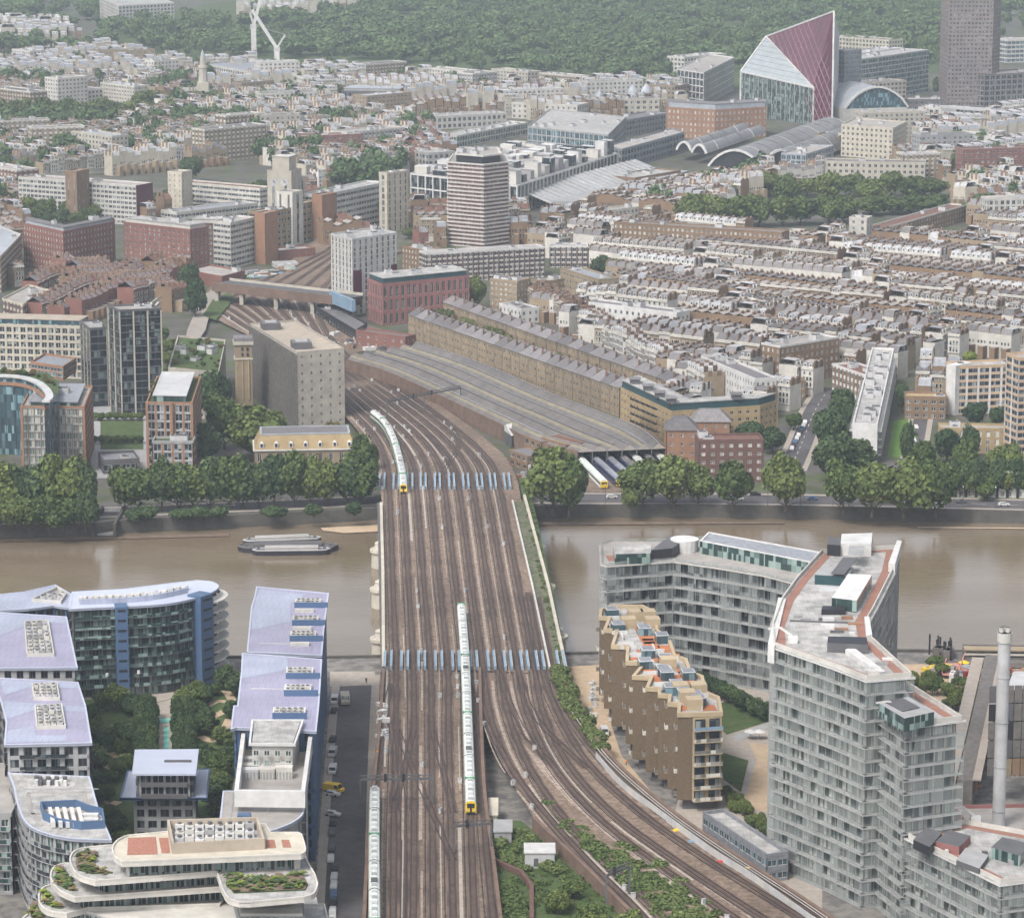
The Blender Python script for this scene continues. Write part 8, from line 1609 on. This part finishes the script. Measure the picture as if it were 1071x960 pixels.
for px, top, base, w_, lab, m_ in ((235, 412, 470, 46, 'olive-tinted tree below the water tower', 'leaf'), (268, 426, 482, 58, 'large tree left of the pumping station', 'leaf'), (305, 445, 470, 30, 'tree between slab block and pumping station', 'leaf'), (348, 440, 462, 18, 'small olive tree at the corner of the slab block', 'leaf_olive'), (224, 385, 440, 34, 'tree under the left flank of the slab block', 'leaf_dark'), (215, 440, 490, 34, 'dark tree right of the orange-framed block', 'leaf_dark'), (205, 290, 335, 26, 'dark tree by the road ramp near the bridge', 'leaf_dark'), (198, 275, 310, 22, 'dark tree beside the low red brick station building', 'leaf_dark'),
    (380, 452, 505, 30, 'tree beside the curved train', 'leaf'), (578, 466, 538, 62, 'very large round tree right of the bridge end', 'leaf'), (595, 480, 540, 40, 'large tree just right of the biggest one', 'leaf'), (672, 480, 530, 50, 'leafy tree in front of the shed mouth', 'leaf'), (704, 477, 532, 52, 'leafy tree on the embankment left of the brown block', 'leaf'), (730, 484, 530, 38, 'lighter leafy tree before the brown brick block', 'leaf'), (766, 480, 533, 42, 'pale-topped leafy tree before the brown brick block', 'leaf'), (822, 474, 535, 46, 'tall leafy tree at the foot of the tree-lined street', 'leaf'),
    (785, 440, 470, 34, 'dark tree behind the brown brick block', 'leaf_dark'), (808, 445, 475, 26, 'dark tree right of the brown brick block', 'leaf_dark'), (660, 510, 535, 22, 'small bush by the river wall near the shed mouth', 'leaf'), (882, 480, 538, 46, 'big tree on the embankment right of the street', 'leaf'), (912, 482, 541, 48, 'big tree on the embankment below the white slab', 'leaf'), (945, 478, 542, 54, 'bright big tree on the embankment, middle of the right group', 'leaf'), (978, 478, 541, 50, 'bright big tree on the embankment, end of the right group', 'leaf'),
    (872, 452, 505, 44, 'dark tree massed beside the street', 'leaf_dark'), (896, 458, 500, 40, 'dark tree in front of the white slab', 'leaf_dark'), (868, 425, 480, 38, 'dark tree along the street behind the first', 'leaf_dark'), (880, 405, 455, 34, 'dark tree at the top of the street', 'leaf_dark'), (990, 446, 486, 36, 'dark round tree before the low brick flats', 'leaf_dark'), (1008, 458, 505, 32, 'round tree in front of the low brick flats', 'leaf'), (1014, 444, 480, 20, 'dark conifer before the low brick flats', 'leaf_dark'), (1050, 462, 515, 38, 'spreading tree at the right with open trunk', 'leaf'), (1031, 505, 524, 20, 'small round tree beside the embankment road', 'leaf'),
    (965, 460, 490, 26, 'tree beside the narrow lawn', 'leaf'), (948, 440, 490, 18, 'dark tree left of the narrow lawn', 'leaf_dark'), (1020, 420, 446, 26, 'dark round tree below the orange balconies', 'leaf_dark'), (1045, 424, 446, 20, 'dark conifer below the orange balconies', 'leaf_dark'), (973, 385, 410, 22, 'tree behind the ochre-roofed house', 'leaf_dark'), (1014, 366, 384, 16, 'bright lime tree above the balconied flats', 'leaf_bright'), (860, 430, 450, 20, 'garden tree left of the street', 'leaf'), (830, 432, 450, 18, 'garden tree beside the brick house', 'leaf'), (943, 400, 432, 16, 'dark tree right of the white slab', 'leaf_dark'),
    (551, 295, 322, 40, 'bushy tree in front of the yellow brick flats', 'leaf'), (588, 312, 334, 30, 'bushy tree left of the stucco terrace', 'leaf'), (632, 266, 290, 26, 'dark tree right of the deck block', 'leaf_dark'), (648, 270, 294, 34, 'round green tree right of the deck block', 'leaf'), (668, 288, 308, 36, 'brown-olive tree above the stucco terrace', 'leaf_olive'), (690, 282, 304, 16, 'green tree right of the brown one', 'leaf'), (495, 290, 325, 26, 'tree behind the red brick block', 'leaf'), (478, 285, 312, 26, 'tree at the right end of the red brick block', 'leaf'), (872, 285, 298, 22, 'tree in the middle of the terraces', 'leaf_dark'), (1022, 278, 293, 26, 'tree by the cream houses at right', 'leaf_dark'), (1062, 305, 330, 28, 'tree near the right edge among terraces', 'leaf'), (200, 163, 190, 24, 'dark tree beside the pale slab', 'leaf_dark'), (575, 220, 240, 20, 'dark tree at the foot of the sloping glass', 'leaf_dark')):
    tpx(px, top, base, w_, lab, m_, trunk=.18)
for i in range(9): x = 462 + i * 21; y = 340 + i * 9.2; tpx(x + (i % 3) * 5, y - 17, y, 26, 'tree in the line between the two tenement rows', 'leaf', group='trees between the tenement rows', trunk=.2)
for i in range(10): tpx(862 + random.uniform(0, 26), 455 - i * 3, 490 - i * 6, 26, 'dark tree in the mass along the street', 'leaf_dark', group='dark trees along the street', trunk=.15)
for i in range(12): tpx(725 + i * 23 + random.uniform(-5, 5), 205 - abs(i - 7) * .5, 232 + (8 if i < 8 else 0) - i * .8, 34, 'leafy square tree among the terraces below the station', 'leaf', group='trees in the square', trunk=.15)
for i in range(9): tpx(800 + i * 22, 178 + (i % 3) * 4, 206 + (i % 2) * 10, 32, 'leafy tree at the back of the square', 'leaf', group='trees at the back of the square', trunk=.15)
for i in range(7): tpx(735 + i * 8, 206 + i * .3, 228, 14, 'small tree in the row left of the square', 'leaf_dark', group='small trees left of the square', trunk=.15)
for lst, lb in ((range(-5, 190, 18), (118, 140)), (range(150, 262, 15), (110, 128)),): 
    for x in lst: tpx(x, lb[0] - 15 + random.uniform(-3, 3), lb[1] - 6 - (x > 100) * 8, 26, 'tree in the long garden square at upper left', 'leaf', group='trees of the upper left square', trunk=.15)
for x, y in ((150, 150), (210, 152), (222, 140), (242, 132), (120, 155), (40, 168), (8, 168), (20, 172), (60, 158), (330, 135), (345, 128), (360, 132), (322, 190), (340, 186), (355, 180), (372, 176), (388, 172), (398, 178), (795, 190), (790, 195), (540, 240), (8, 232), (25, 236), (45, 238), (65, 236), (80, 240), (-5, 240), (92, 236), (145, 225), (155, 95), (170, 90), (10, 95)): tpx(x, y - 18, y, 22, 'tree among the streets of the left distance' if x < 420 else 'tree beside the station buildings', 'leaf_dark' if (x + y) % 2 else 'leaf', group='street trees, left distance' if x < 420 else 'trees by the station', trunk=.15)
for i in range(22): x = -8 + i * 9; y = 229 - (i % 3) * 4; tpx(x, y - 20, y + 3, 24, 'tree in the belt below the pale slab of flats', 'leaf', group='trees below the pale slab', trunk=.1) if x < 125 else None
for i in range(16): x = 165 + i * 10; y = 214 - (i % 4) * 3 - i * .4; tpx(x, y - 13, y, 16, 'tree behind the offices and clock tower', ('leaf', 'leaf_dark')[i % 2], group='trees behind the clock tower', trunk=.1)
for i in range(14): x = 98 + (i % 7) * 8; y = 440 + (i // 7) * 24; tpx(x, y - 9, y, 10, 'small tree in the planted court between the orange-framed blocks', 'leaf', group='court trees between the orange-framed blocks', trunk=.1)
for i in range(10): x = 428 + i * 14; y = 250 - (i % 3) * 5; tpx(x, y - 12, y, 15, 'street tree around the foot of the striped tower', 'leaf', group='trees by the striped tower', trunk=.1)
def garden_roof(pts, z, n, lab, grp):
    q = ccw(PP(pts, z)); xs = [p[0] for p in q]; ys = [p[1] for p in q]; c = 0; r = random.Random(n)
    while c < n:
        p = (r.uniform(min(xs), max(xs)), r.uniform(min(ys), max(ys)))
        if inside(p, q): c += 1; R = r.uniform(.7, 1.6); tree(p[0], p[1], z, R, R * 1.3, lab, r.choice(('leaf', 'leaf_dark', 'leaf_olive')), grp, trunk=.05, name='bush')
for i in range(12): tpx(170 + (i * 37) % 34, 342 + (i * 13) % 40, 358 + (i * 13) % 40, 16, 'small tree beside the road ramp left of the grey slab', 'leaf', group='trees beside the road ramp', trunk=.1)
garden_roof([(180, 382), (228, 386), (233, 358), (200, 356)], ZT(229, 389, 440) - .9, 30, 'shrub in the roof garden of the grey concrete block', 'roof garden shrubs on the concrete block')
garden_roof([(156, 418), (168, 418), (172, 398), (162, 398)], ZT(201, 421, 505) - .9, 14, 'shrub on the roof edge of the right orange-framed block', 'roof shrubs on the right orange-framed block')
garden_roof([(0, 388), (48, 391), (60, 406), (40, 396), (0, 392)], ZT(15, 396, 478) - .5, 30, 'shrub on the planted roof of the crescent block', 'roof shrubs on the crescent block')
# railway yard clutter between slab block, unfinished tower and shed
gsheet('railway_ballast', [(352, 372), (440, 358), (500, 345), (425, 352), (400, 345), (362, 330), (335, 330)], 'ballast', G0 + .4)
B('yard_building', 'long low red-brown brick range between the train shed and the red hospital block', [(372, 345), (424, 352)], 362, 8, st=4, bay=5, wall='brick_red', pf=.7, sf=.6, cap=8, roof='slate', units=0)
B('yard_building', 'black glazed shed beside the road bridge and unfinished tower', [(330, 320), (372, 345), (384, 338)], 357, par=True, st=4, bay=5, wall='black', gl='glass_dark', pf=.3, sf=.5, cap=8, roof='roof_dark', units=2)
B('yard_building', 'white flat-roofed cabin block at the top end of the carriage shed', [(403, 374), (427, 381)], 384, 5, st=3, bay=4, wall='white', cap=4, roof='roof_white', units=0, pf=.7)
rr = random.Random(41)
for i in range(44):
    x, y = (rr.uniform(345, 425), rr.uniform(352, 368)) if i < 22 else (rr.uniform(536, 590), rr.uniform(478, 508)); c = P(x, y); hh = rr.uniform(1.2, 2.8); b = MB(); b.box(*c, G0, G0 + hh, rr.uniform(2, 6), rr.uniform(1.8, 3), rr.choice(['white', 'grey', 'brick_red', 'blue_light', 'grey_dark', 'offwhite', 'brick_orange']), rr.random()); b.box(*c, G0 + hh, G0 + hh + .25, 1, 1, 'grey_dark', .3); tag(b.build('storage_box'), 'storage box or cabin in the railway yard ' + ('by the red hospital block' if i < 22 else 'left of the depot mouth'), 'storage box', 'yard boxes ' + ('by the hospital block' if i < 22 else 'left of the depot'))
# site works at the right
for i in range(46):
    x, y = rr.uniform(958, 1075), rr.uniform(703, 716); c = P(x, y); hh = rr.uniform(.8, 3.4); b = MB(); b.box(*c, G0, G0 + hh, rr.uniform(1, 5), rr.uniform(1, 3), rr.choice(['white', 'brick_orange', 'grey', 'red', 'offwhite', 'brick_brown', 'grey_dark', 'yellow']), rr.random() * 3); b.box(*c, G0 + hh, G0 + hh + .3, .8, .8, 'grey', .3); tag(b.build('site_unit'), 'cabin or crate in the crowded works behind the jetty', 'crate', 'crates in the works behind the jetty')
rt = thing('site_screen', 'dark gridded power station screen wall with pale panels at the right edge', 'screen', (*P(1060, 860), G0)); a, c = P(1050, 868, G0), P(1130, 866, G0)
for i in range(9):
    for j in range(5): b = MB(); p0, p1 = lerp(a, c, i / 9), lerp(a, c, (i + .9) / 9); b.lbox(p0, p1, -21, -20.6, G0 + 8 + j * 5, G0 + 12.6 + j * 5, rr.choice(['concrete_dark', 'black', 'concrete_dark', 'concrete_dark', 'grey_dark'] if j else ['brick_brown', 'concrete_dark', 'brick_stock'])); b.build('panel', rt)
for i in range(16):
    c = P(565 + i * 34, 528.5 + max(0, i - 8) * .5) if i < 15 else P(20, 547); b = MB(); b.cyl(c[0], c[1], G0, G0 + 8, .12, 'grey_dark', .08, 6); b.box(c[0], c[1] + .8, G0 + 7.8, G0 + 8, .3, 1.8, 'grey_light'); tag(b.build('street_lamp'), 'slim street lamp along the embankment wall', 'street lamp', 'street lamps on the embankment')
for i, (x, y) in enumerate(((395, 790), (512, 862), (655, 800), (748, 895))):
    person(x, y, ZR if i < 3 else ZR - 1, ('track worker in orange on the left verge', 'track worker in orange by the relay cabins', 'track worker in orange on the curve walkway', 'track worker in orange beside the red crate')[i], 'orange')
for i in range(9): tpx(994 + i * 10, 488 - (i % 2) * 10, 520, 24, 'tree in front of the low black and white houses', ('leaf', 'leaf_dark')[i % 2], group='trees before the low houses', trunk=.1)
# parkland: a wood that reads as one mass
def wood(px_polys, n, seed=3, pts=(), name='woodland', lab='dense park woodland filling the top of the view'):
    r = np.random.RandomState(seed); V0, F0 = crown_arrays(91, nl=8, nq=300, leaf=.105); V0 = np.array(V0); V1, F1 = crown_arrays(92, nl=10, nq=300, leaf=.105); V1 = np.array(V1); out = []; fo = []; k = 0
    px_polys = list(px_polys) + [(None, len(pts))] * bool(pts)
    for px, cnt in px_polys:
        q = ccw(PP(px)) if px else None; xs = [p[0] for p in q or pts]; ys = [p[1] for p in q or pts]; c = 0
        while c < cnt:
            x, y = (r.uniform(min(xs), max(xs)), r.uniform(min(ys), max(ys))) if q else pts[c]
            if q and not inside((x, y), q): continue
            c += 1; R = r.choice((6, 8, 10, 13, 16)) * r.uniform(.8, 1.1) if q else r.uniform(5, 11); H = r.uniform(13, 24); V, Fq = ((V0, F0), (V1, F1))[c % 2]; a = r.uniform(0, 6.3)
            W = np.empty_like(V); W[:, 0] = x + (cos(a) * V[:, 0] - sin(a) * V[:, 1]) * R; W[:, 1] = y + (sin(a) * V[:, 0] + cos(a) * V[:, 1]) * R; W[:, 2] = G0 + H * .55 + V[:, 2] * H * .5
            out.append(W); fo += [tuple(j + k for j in f) for f in Fq]; k += len(V)
    me = bpy.data.meshes.new(name); me.from_pydata(np.concatenate(out).tolist(), [], fo); me.materials.append(MATS['leaf_park']); me.update(); o = bpy.data.objects.new(name, me); COL.objects.link(o); o['kind'] = 'stuff'; o['label'] = lab
leafmat('leaf_park', (.03, .065, .025), (.085, .13, .045))
rt_ = random.Random(12); cand = [h for h in vis if h[1] > 1900]
STREET = [(P(rt_.gauss(cx_, sx_), rt_.gauss(cy_, 1.6))) for cx_, cy_, sx_, n_ in ((60, 140, 45, 46), (205, 138, 30, 40), (345, 138, 16, 24), (25, 96, 22, 16), (150, 166, 18, 16), (60, 170, 22, 14), (300, 172, 14, 12), (380, 195, 18, 22), (170, 100, 14, 10), (425, 92, 18, 12), (1000, 98, 10, 8)) for _ in range(n_)] + [(h[0] + rt_.uniform(-10, 10), h[1] + rt_.uniform(8, 22)) for h in rt_.sample(cand, 330)]
wood([([(110, 50), (112, 30), (230, 26), (330, 22), (420, 2), (480, -25), (720, -25), (985, -25), (1000, 40), (985, 70), (900, 60), (820, 70), (770, 76), (720, 92), (690, 92), (560, 84), (380, 66), (300, 62), (200, 60)], 1800), ([(-60, 40), (-60, -5), (110, -5), (104, 30), (20, 40)], 110), ([(1040, 60), (1000, 40), (1000, -20), (1100, -20), (1100, 50)], 60), ([(-10, 62), (0, 50), (30, 42), (100, 52), (110, 62), (50, 60)], 25)], 0)
wood([], 0, 8, STREET, 'distant_street_trees', 'small trees scattered between the far streets')
g = MB(); g.sheet(PP([(100, 66), (110, 20), (480, -30), (1000, -30), (1000, 75), (760, 95), (560, 88), (300, 68)]), G0 + .3, 'grass'); structure(g, 'park_grass')
gsheet('lawn', [(928, 478), (935, 440), (950, 438), (960, 455), (950, 480)], 'grass_bright', G0 + .1); gsheet('lawn', [(990, 516), (1120, 518), (1120, 522), (990, 520)], 'grass_bright', G0 + .1)
# ================================================================ HAZE
m = bpy.data.materials.new('haze_air'); m.use_nodes = True; t = m.node_tree; t.nodes.clear()
v = t.nodes.new('ShaderNodeVolumePrincipled'); v.inputs['Density'].default_value = HAZE; v.inputs['Color'].default_value = (.8, .9, 1.0, 1); v.inputs['Anisotropy'].default_value = .2
mo = t.nodes.new('ShaderNodeOutputMaterial'); t.links.new(v.outputs[0], mo.inputs['Volume'])
MATS['haze_air'] = m
b = MB(); b.box(0, 4000, -6, 290, 26000, 24000, 'haze_air'); o = b.build('haze', kind='stuff')
